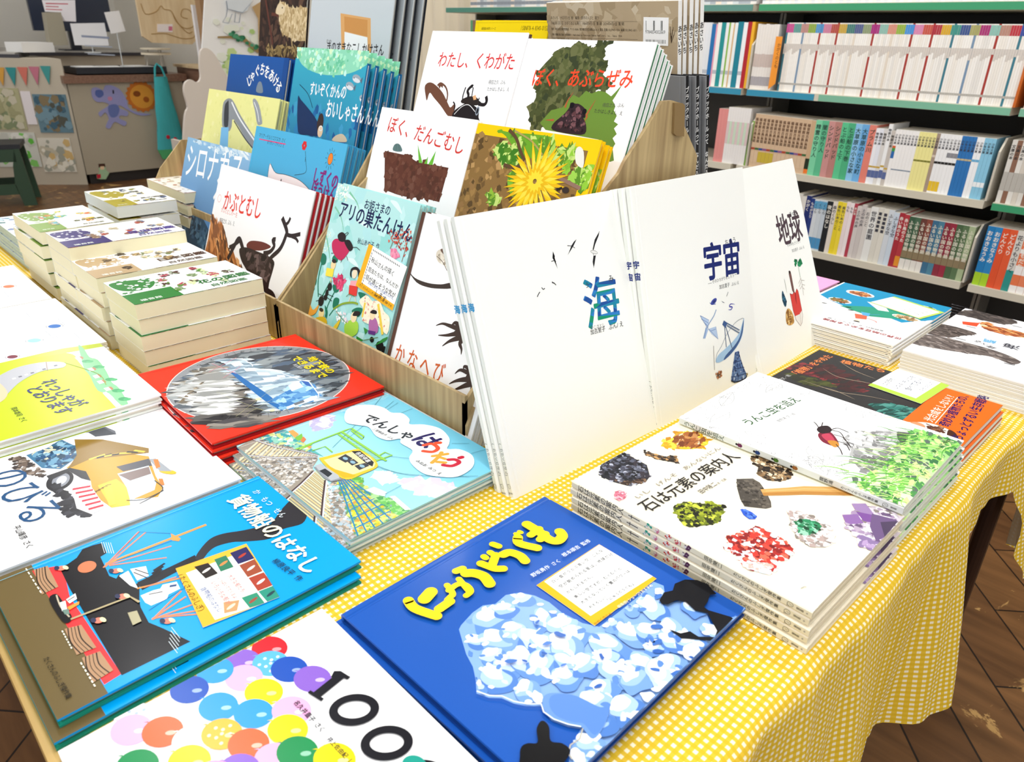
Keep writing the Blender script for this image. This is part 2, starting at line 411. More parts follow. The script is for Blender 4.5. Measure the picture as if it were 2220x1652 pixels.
# ------------------------------------------------------------------ the room
def struct(name, mb, m):
    o = mb.build(name, m); o['kind'] = 'structure'; return o
mb = MB(); mb.box(-1100, 260, -350, 300, -74, -70); struct('floor', mb, floor_material())
WALL = mat('beige_wall', '#ebe5d8', .9); WHITEW = mat('white_wall', '#f1eee6', .9)
mb = MB(); mb.box(-1100, 260, 296, 304, -70, 204); struct('wall_back', mb, WALL)
mb = MB(); mb.box(-908, -900, -350, 296, -70, 204); struct('wall_left', mb, WHITEW)
mb = MB(); mb.box(-1108, 260, -350, 304, 200, 206); struct('ceiling', mb, WHITEW)
mb = MB(); mb.box(-900, -330, 294.5, 295.9, -70, -61, '#8a7a68'); struct('baseboard_back', mb, mat('baseboard', '#8a7a68', .6))
for (x, y) in ((-.2, .3), (-.2, 1.9), (-2.0, .5), (-2.0, 1.9), (-4.2, .9), (-6.4, 1.2)):
    t = empty('ceiling_light', Matrix.Translation((x, y, 1.95)))
    tag(t, 'long white fluorescent ceiling light above %s' % {(-.2, .3): 'the front of the book table', (-.2, 1.9): 'the table end by the bookshelves', (-2.0, .5): 'the left end of the book table', (-2.0, 1.9): 'the gap between table and bookshelves', (-4.2, .9): 'the aisle to the counter', (-6.4, 1.2): 'the service counter'}[(x, y)], 'ceiling light', 'ceiling lights')
    h = MB(); h.box(-65, 65, -12, 12, 1, 4.9); h.build('housing', mat('lamp_housing', '#f4f4f0', .5), t)
    for s in (-6, 6):
        tb = MB(); tb.tube([(-60, s, -.9), (60, s, -.9)], 1.5, '#ffffff', 10); tb.build('tube', mat('lit_tube', '#fffaf0', .5, emit=3), t)

# ------------------------------------------------------------------ display table and cloth
tr = empty('display_table', Matrix.Translation((-1.25, .76, 0)))
tag(tr, 'long table with a pale wood edge under the yellow gingham cloth', 'table')
mb = MB(); mb.box(-110, 109.5, -74.2, 74, -2.6, 0); mb.build('tabletop', TABLEWOOD, tr)
for y0 in (-66, 60):
    mb = MB(); mb.box(-100, 102, y0, y0+4, -8, -2.6); mb.build('apron', mat('dark_brown_metal', '#3a2418', .3, metal=.3), tr)
for x, y in ((107, 61), (107, -66), (-106, 61), (-106, -66)):
    mb = MB(); mb.tube([(x, y, -2.6), (x, y, -68.6)], 1.5, '#3a2418', 16); lg = mb.build('leg', mat('dark_brown_metal'), tr, smooth=True)
    mb = MB(); mb.tube([(x, y, -67), (x, y, -70)], 1.8, '#15110f', 16); mb.build('foot', mat('black_rubber', '#15110f', .6), lg)

def build_cloth():
    me = bpy.data.meshes.new('tablecloth'); V = []; U = []; Fc = []
    ys = [4.6+i*.62 for i in range(236)]
    def drop(y):
        k = [(0, 36), (63, 36), (67, 30), (84, 29.5), (89, 28), (93, 13), (97, 9), (108, 8.5), (111, 14), (113, 22), (117, 29), (123, 26), (131, 30), (152, 30)]
        for (a, p), (b, q) in zip(k, k[1:]):
            if y <= b: return p+(q-p)*(y-a)/(b-a)
        return 30
    def crease(x, y): return .10*math.sin(y*.9+1.3*math.sin(x*.21))*math.exp(-((x+16)/5)**2)
    cols = [-228, -200, -170, -140, -110, -90, -70, -60, -52, -45, -38, -32, -27, -23, -20, -18, -16.6, -15.2]
    nh = 26
    for j, y in enumerate(ys):
        y0 = y
        for x in cols:
            edge = 4.6+.02*(x+60) if x < -50 else 4.6
            yy = y if j else edge
            V.append((x, yy, .06+max(0, crease(x, y)))); U.append((x/.7, yy/.7))
        D = drop(y)
        for i in range(1, nh+1):
            d = D*i/nh; s = min(1, d/30)
            a = d/1.2
            if d < 1.9: x = -15.2+1.2*math.sin(min(a, math.pi/2)); z = .06-1.2*(1-math.cos(min(a, math.pi/2)))
            else: x = -14.0; z = .06-1.2-(d-1.9)
            w = s**.8*(1.9*math.sin(y*.235+.6)+1.1*math.sin(y*.51+2+d*.03)+.5*math.sin(y*1.3+d*.1))
            fold = 2.0*math.exp(-((y-66.5)/3.4)**2)*s**.5 + 3.0*math.exp(-((y-89)/4.5)**2)*s + 2.2*math.exp(-((y-48)/4)**2)*s
            tw = 5*s*math.exp(-((y-120)/9)**2)
            V.append((x+1.2*s+w+fold+tw, y+s*1.2*math.sin(y*.235)+tw*.8, z)); U.append(((-15.2+d)/.7, y/.7))
    nc = len(cols)+nh
    for j in range(len(ys)-1):
        for i in range(nc-1):
            a = j*nc+i; Fc.append((a, a+1, a+nc+1, a+nc))
    me.from_pydata([(x*.01, y*.01, z*.01) for x, y, z in V], [], Fc); uvl = me.uv_layers.new(name='UVMap')
    for lp in me.loops: uvl.data[lp.index].uv = U[lp.vertex_index]
    me.polygons.foreach_set('use_smooth', [True]*len(me.polygons)); me.materials.append(cloth_material())
    o = bpy.data.objects.new('tablecloth', me); C.objects.link(o)
    tag(o, 'yellow and white gingham cloth draped over the long display table', 'tablecloth')
build_cloth()

# ------------------------------------------------------------------ cardboard racks (front panel, side panels, three steps)
def rack(x0, x1, yf, zf, prof, label, steps, prof0=None, xp=0):
    t = empty('book_rack', Matrix.Translation((x0*.01, yf*.01, .001))); tag(t, label, 'book rack', 'wood-print cardboard racks')
    wd = x1-x0
    mb = MB(); mb.box(xp, wd, 0, .45, .1, zf); mb.build('front_panel', VENEER, t)
    for xx, nm in ((0, 'side_panel'), (wd-.5, 'side_panel')):
        mb = MB(); mb.prism([(a-yf, b) for a, b in (prof0 if prof0 and not xx else prof)], xx, xx+.5, 'x'); sp = mb.build(nm, VENEER, t)
        if xx > 0:
            tb = MB(); tb.prism([(a-yf, b) for a, b in FLAP], xx+.52, xx+.9, 'x', '#8c7248'); tb.build('folded_flap', mat('plain_cardboard', '#8c7248', .9), sp)
            tb = MB(); tb.prism([(0.05, .1), (2.6, .1), (2.6, 5.6), (1.2, 5.4), (0.05, 3.2)], xx+.5, xx+.95, 'x', '#7c8266'); tb.build('corner_tab', VENEER, sp)
    for y, z, h in steps:
        mb = MB(); mb.box(.6, wd-.6, y-yf, y-yf+.4, z-8.6, z+2.4); mb.box(.6, wd-.6, y-yf+.4, h-yf, z-.4, z); mb.build('shelf_step', VENEER, t)
    return t
FLAP = [(88.6,39),(90.4,38.9),(91,38.6),(91.7,34.5),(89.8,34.7),(89.1,35.1)]
rack(-107.5, -60.7, 51.7, 7.2, [(51.7, .1), (51.7, 6.2), (57.5, 12), (66, 21.5)]+[(78.3,30.8),(79.4,32.3),(82.5,35.2),(85.6,38.4),(86.3,39.3),(88.4,39.3),(91,38.8),(91.8,36.1),(96.2,31.5)]+[(97, 18), (101, 9), (101, .1)],
     'wood-print cardboard rack holding the insect books, right of the pair', [(63.6, 11.2, 74), (74.6, 21.6, 84)])
rack(-190, -108.0, 51.7, 7.2, [(51.7, .1), (51.7, 6.2), (57.5, 12), (66, 21), (73, 30), (78, 33), (83, 30), (93, 9), (93, .1)],
     'wood-print cardboard rack holding the water and whale books, left of the pair', [(63.5, 8, 74), (75, 13, 83)], prof0=[(60, .1), (60, 6), (66, 16), (72, 22), (77, 22), (83, 16), (93, 6), (93, .1)], xp=33)

# ================================================================== covers lying flat
def A_(k): return Art(FR[k][5], FR[k][6])
def stack(root, k, n, step, labels, group, jit, T=None):
    """copies under the top copy; jit gives (du, dv, turn) for each"""
    for i in range(1, n):
        du, dv, dr = jit[i-1]
        copy_tree(root, fmat(k, du, dv, -step*i, dr), labels[i-1], group)
ORD = ['second', 'third', 'fourth', 'fifth', 'sixth', 'seventh', 'eighth', 'ninth', 'tenth', 'eleventh', 'twelfth']

# ---- blue book with the thundercloud
a = A_('nyudo')
def cloud(a, poly, seed):
    a.p(poly, '#86aee6'); rnd = random.Random(seed)
    xs = [p[0] for p in poly]; ys = [p[1] for p in poly]; ctr = []; tries = 0
    while len(ctr) < 62 and tries < 6000:
        tries += 1; c = (rnd.uniform(min(xs), max(xs)), rnd.uniform(min(ys), max(ys)))
        if inside(c, poly) and all((c[0]-q[0])**2+(c[1]-q[1])**2 > 165 for q in ctr): ctr.append(c)
    ctr.sort(key=lambda c: c[0])
    def blob(c, r, col, sq=.75, t0=0.0, same=False):
        q = []
        for j in range(9):
            t = 2*math.pi*j/9; rr = r*rnd.uniform(.75, 1.15); x = rr*math.cos(t); y = rr*sq*math.sin(t); q.append((c[0]+x*math.cos(t0)-y*math.sin(t0), c[1]+x*math.sin(t0)+y*math.cos(t0)))
        for _ in range(3):
            if not all(inside(p, poly) for p in q): q = [(c[0]+(x-c[0])*.66, c[1]+(y-c[1])*.66) for x, y in q]
        if all(inside(p, poly) for p in q): a.p(cr(q, n=4), col, same)
    for c in ctr:   # each puff: blue underside, then pale and white crowns towards the title
        r = rnd.uniform(11, 18); t0 = rnd.uniform(0, 3.1)
        blob((c[0]+r*.35, c[1]-r*.1), r, rnd.choice(('#5f8ed4', '#4f7fca', '#75a0de')), .8, t0)
        blob(c, r*.85, rnd.choice(('#a9c8f0', '#bcd4f4', '#9cbfec')), .75, t0)
        blob((c[0]-r*.22, c[1]+r*.08), r*.62, rnd.choice(('#e6effc', '#d6e5fa')), .7, t0)
        blob((c[0]-r*.32, c[1]+r*.12), r*.42, '#fbfdff', .7, t0)
        for k in range(3):
            t = rnd.uniform(0, 6.3); blob((c[0]+r*.6*math.cos(t), c[1]+r*.6*math.sin(t)), r*rnd.uniform(.18, .34), rnd.choice(('#ffffff', '#f1f6fe', '#cfe0f8', '#5b89cf')), .6, t, same=k > 0)
    for k in range(26):
        c = rnd.choice(ctr); blob((c[0]+rnd.uniform(-9, 9), c[1]+rnd.uniform(-9, 9)), rnd.uniform(2.5, 6), rnd.choice(('#2f60b4', '#3f70c0', '#4a7ac8')), .45, rnd.uniform(0, 3), same=k > 0)
cl = [(84.1,60),(81.8,64.5),(77.6,81.4),(77.3,93.9),(83.5,103),(81.8,117.6),(88.5,129.2),(100.3,135.6),(115,138.6),(131.2,136.8),(151.6,140.1),(164.2,146.9),(165,171.8),(165.2,202),(163,227.6),(172.9,229.7),(181.8,219.2),(186.8,209.2),(194.4,223.8),(205.8,232.7),(220.6,225.6),(229.4,217),(235.1,235.3),(240.8,244.7),(238.1,258.6),(245.8,255.4),(247.5,35.7),(235.7,23.6),(223.1,40.5),(218.5,57.7),(210.9,52.4),(198.9,47.8),(184.9,51.8),(177.4,44.1),(169.4,39.1),(159.4,35.9),(152.6,29.5),(143.2,25.4),(132.5,34.2),(121.9,41.1),(108.7,46),(96.6,52.8)]
cloud(a, cl, 5)
lw = [(218.3,57.5),(210.9,52.4),(198.9,47.8),(188.5,50.2),(182.2,57.1),(184,64.5),(196.2,74.3),(217.6,79.9),(220.7,88.4),(228.7,73.2),(231.1,55.9)]
a.sm(lw, '#6a95d8'); a.sm([(x*.9+lw[8][0]*.1, y*.9+lw[8][1]*.1) for x, y in lw], '#5a88d0')
a.l([(143.2,25.4),(152.8,29.2),(159.8,35.8),(169.6,38.8),(178.2,44.4),(185.2,51.6),(191.2,47.7),(200.6,48.2),(210.9,52.4),(218.7,57.5)], 1.2, '#dfeafb')
a.l([(220.5,57.2),(224.4,49),(223.1,40.5),(226.4,34.4),(231.4,32.9)], 1.0, '#b9b4a6')
a.p([(182.8,208),(179.9,219.3),(183.9,227.2),(180.1,236.4),(183.3,247.8),(191.7,255.4),(201.4,257.3),(208,254.2),(213.9,251.7),(210.4,246.6),(213.7,237),(214.9,228.9),(219.5,228.2),(237.3,235),(243.3,234.9),(240.8,246.5),(245.8,248.1),(244.6,189.1),(237.8,211.9),(221.2,224.5),(211.9,219.6),(200.2,223.1),(193.3,218.9),(191.1,209.2),(187,205.6)], '#0d0e15')
a.p([(208.5,184.4),(218,187.4),(222.2,195.1),(230.4,194.8),(240.3,204.3),(240.9,198.4),(231.5,191.3),(226.5,187.4),(221.4,182.8)], '#0d0e15')
a.sm([(204.7,8.8),(200.3,14.8),(201.3,20.1),(205.6,25.5),(197.9,32.9),(195.3,39.5),(197.3,42),(203,40.6),(211.3,33.2),(218.1,37.3),(225.3,37.5),(228,32.6),(229.6,26.3),(234.8,18.3),(216.2,-0.6)], '#07070b')
Y = '#ffd911'
for st, wd in (([(30.1,49.2),(41.9,47.4),(61.6,54.8)], 9.5), ([(35.2,70.4),(38.3,60.7)], 12), ([(56.1,74.6),(56.6,61.8)], 9),
               ([(38.5,86.4),(50.2,82.8),(52.1,78),(53,74.4)], 6), ([(44.7,83),(44.2,94.2),(50.4,98.7),(58.9,96.5),(60.4,89.7)], 6), ([(39.7,99.5),(56.8,95.5)], 6),
               ([(29.8,105),(31.2,111.4)], 8), ([(38.3,109.6),(43.4,114.9),(52.9,118.2),(63.4,115.3)], 11),
               ([(37.6,128.7),(46.2,131.2),(52.3,133.3),(57.4,138.6)], 8.5), ([(38.6,147.2),(47.8,132.9)], 8.5), ([(32.4,137.6),(34.8,137.5)], 7), ([(32,146.1),(34.6,146.1)], 7),
               ([(24.7,156.8),(30.8,158.5)], 7.5), ([(42.9,153),(45.1,159.8),(55.1,163.1),(63.5,161.3)], 10),
               ([(34.2,181.8),(41.6,176.2),(58.3,183.5)], 10), ([(28.6,184.5),(31,185.1)], 5), ([(28.7,189.5),(30.9,189.9)], 5),
               ([(25.5,204),(42.3,203.8),(58,201.9),(65,206.3),(62.9,215.5),(56.7,218.8)], 11), ([(39.1,207.3),(40.3,193.8)], 8.5), ([(48.9,205.8),(51.6,195.2)], 8.5)):
    a.l(st, wd, Y, smooth=True)
    for q in (st[0], st[-1]): a.e(q, wd/2, wd/2, Y, same=True)
a.t('野坂勇作 さく', [(84.7,149.6),(87.9,185.7)], '#eaf2fd', .012)
a.t('根本順吉 監修', [(85.5,192),(88.1,229.5)], '#eaf2fd', .012)
b = build_book(24, 25.7, .88, a, '#1a56b2', '#123f8c', m=GLOSS)
place(b, fmat('nyudo'), 'blue hardcover with a painted thundercloud and yellow title, upper of two', group='thundercloud books')
copy_tree(b, fmat('nyudo', -.45, -.55, -.905, .3), 'blue thundercloud hardcover lying underneath its twin, only edges showing', 'thundercloud books')
# recommendation card on it
f = FR['note_a']; a = Art(f[5], f[6]); W_, H_ = f[5]*10, f[6]*10
q = [(8.7,67.1),(87.4,67.9),(89.2,4.1),(6.4,9.9)]
a.p([(0, 0), (W_, 0), (W_, H_), (0, H_)], '#f6b51c'); a.p(q, '#fefefc')
LN = ([(12.6,60.5),(83.2,58.7)], [(12.9,51.2),(86.1,49.2)], [(12.3,42.1),(49.1,40.9)], [(12.8,33),(75.4,30.2)], [(11.7,24.7),(78.4,22.7)], [(12.7,16),(35.1,14.6)], [(29.5,11.2),(68.1,8.8)])
for s_, ln in zip(('白い雲がうかぶ青い空、こんな', '空が眺められる星は、地球だけ', 'かもしれません。', '美しい空ですが、むくむくと', '大きくなっていく雲のパワーは', 'おそろしい!', '『にゅうどうぐも』'), LN):
    a.t(s_, ln, '#26272c', .03, jit=.09, hs=.85, h=.85)
a.t('かがくのとも', [(0.8,0),(22.4,-1.5)], '#7a5a14', jit=.08)
a.t('編集部(ショージ)おすすめ', [(31.8,-0.8),(77.7,-3.8)], '#fff3c8', .01)
card('note_a', a, 'yellow-edged handwritten card lying on the blue thundercloud book')

# ---- stones book
def rock(a, poly, base, cols, n, sz, seed, el=1.0):
    a.p(poly, base); a.n(poly, n, cols, sz*.5, sz, seed, el)
a = A_('stone')
rock(a, [(38.6,259.3),(58.1,271.4),(72.4,273.9),(87.8,265.7),(85.7,251.4),(84.6,230.8),(68.2,214.4),(54.3,210.4),(35.8,219),(29.7,235.3),(29.3,249.5)], '#2b2b33', ['#15151a', '#4c4d5c', '#777b8c', '#b9bccb', '#232329', '#5d6070', '#38323a', '#1c1c22'], 260, 4.0, 3)
a.n([(32.8,236.4),(35.8,219),(54.3,210.4),(63,214.7),(44.5,223)], 50, ['#6b5142', '#8b6f55', '#3b2b22'], 1, 3, 4)
rock(a, [(129.6,244.8),(148.1,251.2),(155.4,246.7),(170.7,251.4),(190.2,234.7),(184.3,215.5),(173.5,210.6),(159.3,211.7),(144.5,221.8),(134.8,232.4)], '#e3bd28', ['#f6df4a', '#d9a320', '#c98a20', '#f2d038'], 90, 4, 6, 2)
a.n([(158.5,245.3),(170.5,248.2),(186.6,233.8),(180.1,217.9),(165.6,215.7),(148.6,224.5),(142.4,233.3)], 90, ['#8d4c24', '#a9622f', '#73391c', '#c58a52', '#f0d8b4', '#93522a'], 1.5, 4, 7, 2.2, 10)
rock(a, [(108.2,253.1),(108.5,250.9),(106.1,248),(110.2,246.9),(109.3,242.7),(114.6,226.8),(121.5,224.2),(123.4,220.1),(113.3,207.3),(110.4,215.3),(106,223.5),(101.9,232),(102,239.3),(100.1,243.5),(103.6,249)], '#4a3a30', ['#1c1713', '#c99b62', '#2b211b', '#8a6844', '#3a3230'], 60, 2.6, 8)
rock(a, [(11.6,218.2),(17.5,220.7),(23.2,219.7),(23.7,212.4),(19.5,208.5),(12.1,206),(7.2,208.9),(7.8,213.4)], '#d8788c', ['#eaa9b6', '#c25c74', '#f3c5cd'], 40, 2.2, 9)
rock(a, [(38.6,164.5),(50.1,163),(60.9,155.1),(65.4,148.1),(74.1,143.2),(78.1,131.6),(71,126.7),(63.6,126.2),(56.6,120.7),(45.9,121.2),(33.7,127.6),(26,133.3),(22.9,142),(26.6,148),(33.2,151.5),(31.5,157.8)], '#4c5a16', ['#23260d', '#a3ae2a', '#c8cf45', '#6f7d1c', '#16180a', '#8a9622', '#343c10'], 320, 4.0, 10)
a.p([(132.7,149),(146.3,137.8),(144.9,128.5),(134.8,116.1),(120.9,102.8),(112.3,97.5),(105.7,100.2),(93.4,116.7),(101.7,126.3),(116.9,138.7)], '#4c463f'); a.p([(138.8,141.8),(146.7,137.5),(143.9,127.2),(132.4,114.1),(112.3,97.5),(104,102.7),(129.2,122.2)], '#5f574e')
a.n([(131.5,147.3),(145.6,137.3),(133.7,115.5),(112.3,99.1),(94.9,116.4),(107.8,131.1)], 90, ['#3c362f', '#6e665b', '#2f2a25', '#565049'], 1, 3, 11)
a.p([(133.6,121.5),(157.4,104.2),(173.5,93.4),(206.9,60.5),(213.9,45.6),(203.9,41.5),(158.3,85.9),(144,97.3),(125.2,113.2)], '#d6a35c'); a.p([(129.4,116.8),(164.3,88.9),(206.5,47),(201.8,45),(158.6,86.1),(125.6,113.4)], '#b9813c'); a.l([(134.8,116.1),(168.5,91),(204.1,57.1)], .8, '#ecc88d')
rock(a, [(187.5,162.4),(194.9,159.5),(191.8,151.2),(194.8,141.2),(193.8,132.5),(194.8,118.6),(186.4,113.5),(172,111.8),(160.8,118),(155.2,124.8),(156.6,133),(162.9,141.6),(171.8,145.2),(173.1,151.1)], '#453526', ['#1d1610', '#8b6c48', '#ead9bd', '#5e4a33', '#2c2118', '#bfa27a'], 220, 3.6, 12)
a.p([(85.6,116.9),(89.6,113.3),(89.7,106.4),(87.1,99.1),(81.4,98.2),(77,102.1),(79.2,109.6)], '#2a57c8'); a.n([(85.7,115.8),(88.9,112.9),(86.3,99.8),(78,102.7)], 24, ['#143a9c', '#5b86e4', '#2a57c8'], 1, 2.4, 13)
rock(a, [(35.1,101.8),(43.2,96.6),(56.7,95.4),(71.9,88.3),(71.8,79.4),(73.2,71.4),(69.3,59.7),(61.9,49.6),(52.5,47.9),(39.7,51.6),(26,48.4),(17.1,49.6),(13.5,57.9),(9.7,67.2),(14.1,75),(19.9,83.8),(20.6,93.7),(29.6,96)], '#c2362c', ['#e2493a', '#8e1f1e', '#f6eee9', '#b02a26', '#dce4ea', '#ff6a52', '#7d1a1a', '#d93b30'], 460, 4.6, 14)
a.n([(14.1,75),(19.9,65.7),(32.7,54),(26,48.4),(17.1,49.6),(9.7,67.2)], 70, ['#f1ece6', '#cfd9e2', '#e8b9ae'], 1.5, 4, 15)
rock(a, [(118.1,82.5),(126.4,76.9),(127.4,70.7),(127.7,59.4),(125.2,45.8),(115.4,33),(104.3,30),(89.7,31.4),(83.2,38.5),(81.9,46.1),(85.2,56.2),(96.4,68.3)], '#c8bdb9', ['#f5f2f0', '#a79892', '#e2dad6', '#8b8078', '#ffffff', '#b9a49e'], 240, 4, 16)
rock(a, [(105.2,69.5),(114.8,67.8),(118.6,62),(121.3,52.5),(116.5,47.7),(103.5,48.3),(91.9,53.1),(91.4,59.3),(100.6,62.2)], '#2f8a5c', ['#1d6a42', '#58b488', '#2f8a5c', '#9ed0b8', '#123f28'], 90, 3.6, 17)
rock(a, [(157.9,38.2),(174.2,35.5),(190.6,29.6),(196.6,15.2),(190.9,-1.3),(208.2,-5.1),(200,-12),(120.8,-10.3),(120.9,1.2),(120.8,10.6),(129.1,20.6),(134.4,31.5)], '#cbbfcb', ['#f3eef2', '#a68fb0', '#d9cdd8', '#8a7f7a', '#efe6ea', '#6b5578', '#b9a6bd'], 330, 5, 18)
a.p([(178.8,45.3),(189.5,35.5),(176.4,21.3),(170.2,15.1),(169.8,27.4),(171,38.5)], '#9b7fae'); a.p([(152.4,43.2),(164.8,33.3),(153.9,22.4),(142.9,30.6),(142.4,35.6)], '#8e68a6'); a.p([(168.1,36.2),(174.5,23.1),(162.5,15.1),(157.4,24.3)], '#7c4f98')
a.p([(176.4,23.8),(184.3,2.3),(146.9,-0.1),(134.2,2.7),(153.3,16.5)], '#6d5580'); a.p([(168.2,12.3),(183.3,0.9),(146.9,-0.1)], '#4b3c58')
a.n([(123.2,17.1),(137.8,8.1),(118.3,0.2),(117.4,11.6)], 50, ['#b79cc6', '#e9def0', '#8d76a4'], 1.5, 4, 19, 2)
a.t('石は元素の案内人', [(13.2,175.9),(176.7,169.7)], '#1d1a18', .012, h=1.02)
a.t('いし　げんそ　あんないにん', [(22.8,196.7),(177.2,194.4)], '#8b857c', 0, h=.6)
a.t('田中陵二', [(80.2,158.2),(108.1,156.3)], '#2a2622', .005, h=1.1); a.t('文・写真', [(108.6,155.8),(124.1,155.1)], '#2a2622')
a.l([(19.2,20.2),(23,19.2)], .8, '#a9a79c'); a.l([(23.6,19.4),(24.4,17.6)], .8, '#a9a79c')
def hand_mark(s, c, r, col='#6b675c'):
    s.ring(c, r*.62, r*.8, .35, col); s.l([(c[0]-r*.6, c[1]+r*.2), (c[0]-r*.9, c[1]+r*.8), (c[0]-r*.2, c[1]+r*.7)], .35, col); s.l([(c[0]-r*.1, c[1]-r*.5), (c[0]+r*.1, c[1]+r*.3)], .3, col)
T = .86
s = Art(T, 26.5)
s.tv('石は元素の案内人', [(4.3, 256), (4.3, 196)], '#26241f', .02, 1.05)
s.L += 1
for i, c in enumerate(('#3b3b6b', '#2f9c84', '#c9748a', '#c9382f', '#c94f55', '#5a3150')):
    if i == 0: s.l([(2, 186), (6.5, 186)], 1, '#6c665a'); s.l([(4.5, 190), (4.5, 176)], 1, '#3d3c46')
    else: s.n([(2, 180-i*11), (6.6, 178-i*11), (6, 172-i*11), (2.4, 173-i*11)], 14, [c, '#e7ded6', c], .8, 2, i)
s.tv('田中陵二', [(4.3, 103), (4.3, 84)], '#26241f', .01, 1.0)
s.tv('たくさんのふしぎ傑作集', [(4.3, 73), (4.3, 27)], '#26241f', .01, 1.0)
hand_mark(s, (4.3, 19), 3.4); s.tv('福音館', [(4.3, 13.5), (4.3, 7)], '#4a463d', .01, 1.1); s.e((4.3, 4), .8, .8, '#b0a999')
s.p([(.2, 0), (T*10-.2, 0), (T*10-.2, .01), (.2, .01)], '#efe8ce')
b = build_book(19.8, 26.5, T, a, '#fbf2dc', '#f4ead0', '#efe7cb', sart=s, pages='#efe8d6')
b2 = b
place(b, fmat('stone'), 'cream book of mineral photographs with a hammer, topmost of its stack', group='mineral books')
stack(b, 'stone', 5, .905, ['%s cream mineral book from the top of its stack' % o for o in ORD[:4]], 'mineral books', [(.05, .12, .1), (-.05, -.15, 0), (.06, -.1, .05), (-.12, -.3, -.1)])

# ---- dung beetle book
a = A_('unko')
rnd = random.Random(21)
G1 = '#8c8c8c'
def leafline(a, p0, p1, wd, col, w=.45):
    p0 = Vector(p0); p1 = Vector(p1); d = p1-p0; n_ = Vector((-d.y, d.x)).normalized()*wd
    a.l([p0, p0+d*.3+n_, p0+d*.65+n_*.9, p1], w, col, smooth=True, same=True); a.l([p0, p0+d*.3-n_, p0+d*.65-n_*.9, p1], w, col, smooth=True, same=True); a.l([p0, p1], w, col, same=True)
    for t in (.2, .35, .5, .65, .8):
        for sg in (-1, 1): a.l([p0+d*t, p0+d*(t+.13)+n_*.7*sg*(1-abs(t-.5))], w*.6, '#b0b0b0', same=True)
a.L += 1
for l0, l1 in (([(158.3,236.5),(151.6,216.5)], None), ([(180.6,217.7),(140.7,219.8)], None), ([(54.9,222.9),(14.9,226.8)], None), ([(28.6,161.7),(24.3,186.1)], None), ([(62.6,239.1),(108.9,249.2)], None), ([(45.9,119.1),(24.5,92.6)], None), ([(16.1,124.9),(28.9,94.5)], None), ([(194.1,105),(183.1,135)], None), ([(176.2,129.5),(163,103.4)], None), ([(184,154.5),(178.8,180.2)], None), ([(195,69.9),(184.3,91.1)], None), ([(2.5,78.3),(21.2,107.8)], None)):
    leafline(a, l0[0], l0[1], 7.5, G1)
for reg in ([(-8.5,254.5),(188,256.8),(184.5,239.4),(8.3,232.9)], [(188,256.8),(197.8,56.2),(169.4,61.1),(165.6,179.8),(150,245.9)], [(-6.7,252.8),(8.3,232.9),(20.7,61.1),(2.6,55.9),(-16.5,234.8)], [(35.5,119.3),(46.7,71.6),(17.4,64.2),(4.1,99.9)]):
    xs = [p[0] for p in reg]; ys = [p[1] for p in reg]; k = 0
    while k < 75:
        c = (rnd.uniform(min(xs), max(xs)), rnd.uniform(min(ys), max(ys)))
        if not inside(c, reg): continue
        k += 1; r = rnd.uniform(1, 3.2); t = rnd.uniform(0, 6.3)
        a.l([(c[0]+r*math.cos(t+j*1.1), c[1]+r*.8*math.sin(t+j*1.1)) for j in range(rnd.choice((3, 4, 6)))], .35, rnd.choice(('#777777', '#9a9a9a', '#555555')), same=True, smooth=True)
a.t('うんこ虫を追え', [(40.5,190),(153.7,177.7)], '#2f5a2c', .03)
a.t('舘野鴻 文・絵', [(76.4,169.5),(111.5,164.9)], '#4c4c4c', 0)
dung = [(86.5,97.5),(106,99.4),(127.6,94.5),(132.4,81.6),(147.8,72.7),(160.6,58),(168.2,41.2),(130.2,30.4),(100.8,32.9),(67.3,34.5),(46.4,35.7),(37.4,49.9),(40.3,59.9),(59.4,78),(74.3,82.8)]
a.sm(dung, '#b4b4b4'); a.n(dung, 260, ['#9c9c9c', '#c9c9c9', '#808080', '#dcdcdc', '#ececec', '#8f8f8f'], 2, 6, 5, 1.3)
a.sm([(154.7,60.7),(164.2,41.5),(135.1,35.4),(129.5,47.2)], '#4e4e50'); a.n([(113.9,98.9),(131.1,88.4),(125.7,74.2),(86.2,78.1),(83.9,86.7)], 60, ['#f3f3f3', '#e2e2e2', '#cfcfcf'], 2, 5, 6)
a.n([(62.6,68.8),(88.2,50.9),(67.3,34.5),(37.4,49.9)], 80, ['#777', '#8d8d8d', '#696969'], 2, 4, 7)
a.sm([(78,122.2),(87.3,123.8),(97.5,117.1),(88.4,105.7),(74.1,95.9),(68.1,98.3),(66.6,106.2),(68.8,114)], '#7c2038'); a.sm([(82.4,120.1),(92.4,114.9),(80.1,103.4),(73.8,109.3)], '#c0405a'); a.sm([(90.4,129.2),(100.8,130.8),(110,125.1),(104.9,117.8),(95.4,116.2),(86.4,121.9)], '#2b1d22'); a.sm([(73.8,109.3),(81,102.6),(73.1,95.5),(65.8,98.5)], '#c98a34')
for q in ([(97.4,129.8),(104.9,137),(107.2,140.7)], [(102.7,129.1),(114.3,132.6)], [(102.4,116.7),(104.7,107.6),(89.2,94.9)], [(94.1,110.6),(94.8,99.7),(79.1,84.8)], [(81.9,101.7),(81.8,91.9),(71.1,82.7)], [(73.8,99.5),(65.5,91.1),(55.6,84.6)], [(102.5,118),(113.1,113.6),(112.1,100.6)]): a.l(q, 1.1, '#2b1d1c', smooth=True)
rg = [(12.4,57.7),(22.7,50.8),(65,42.5),(116.9,42.9),(180.7,50.5),(184.8,-0.1),(-7,-1)]
a.grad(rg, '#e9f6cf', '#7fd05a', rg[1], rg[5])
a.n(rg, 200, ['#4f8f52', '#8fd46a', '#3d7448', '#d6f29a', '#5f6f66', '#a8e27c'], 2, 5, 9, 2.2, 20)
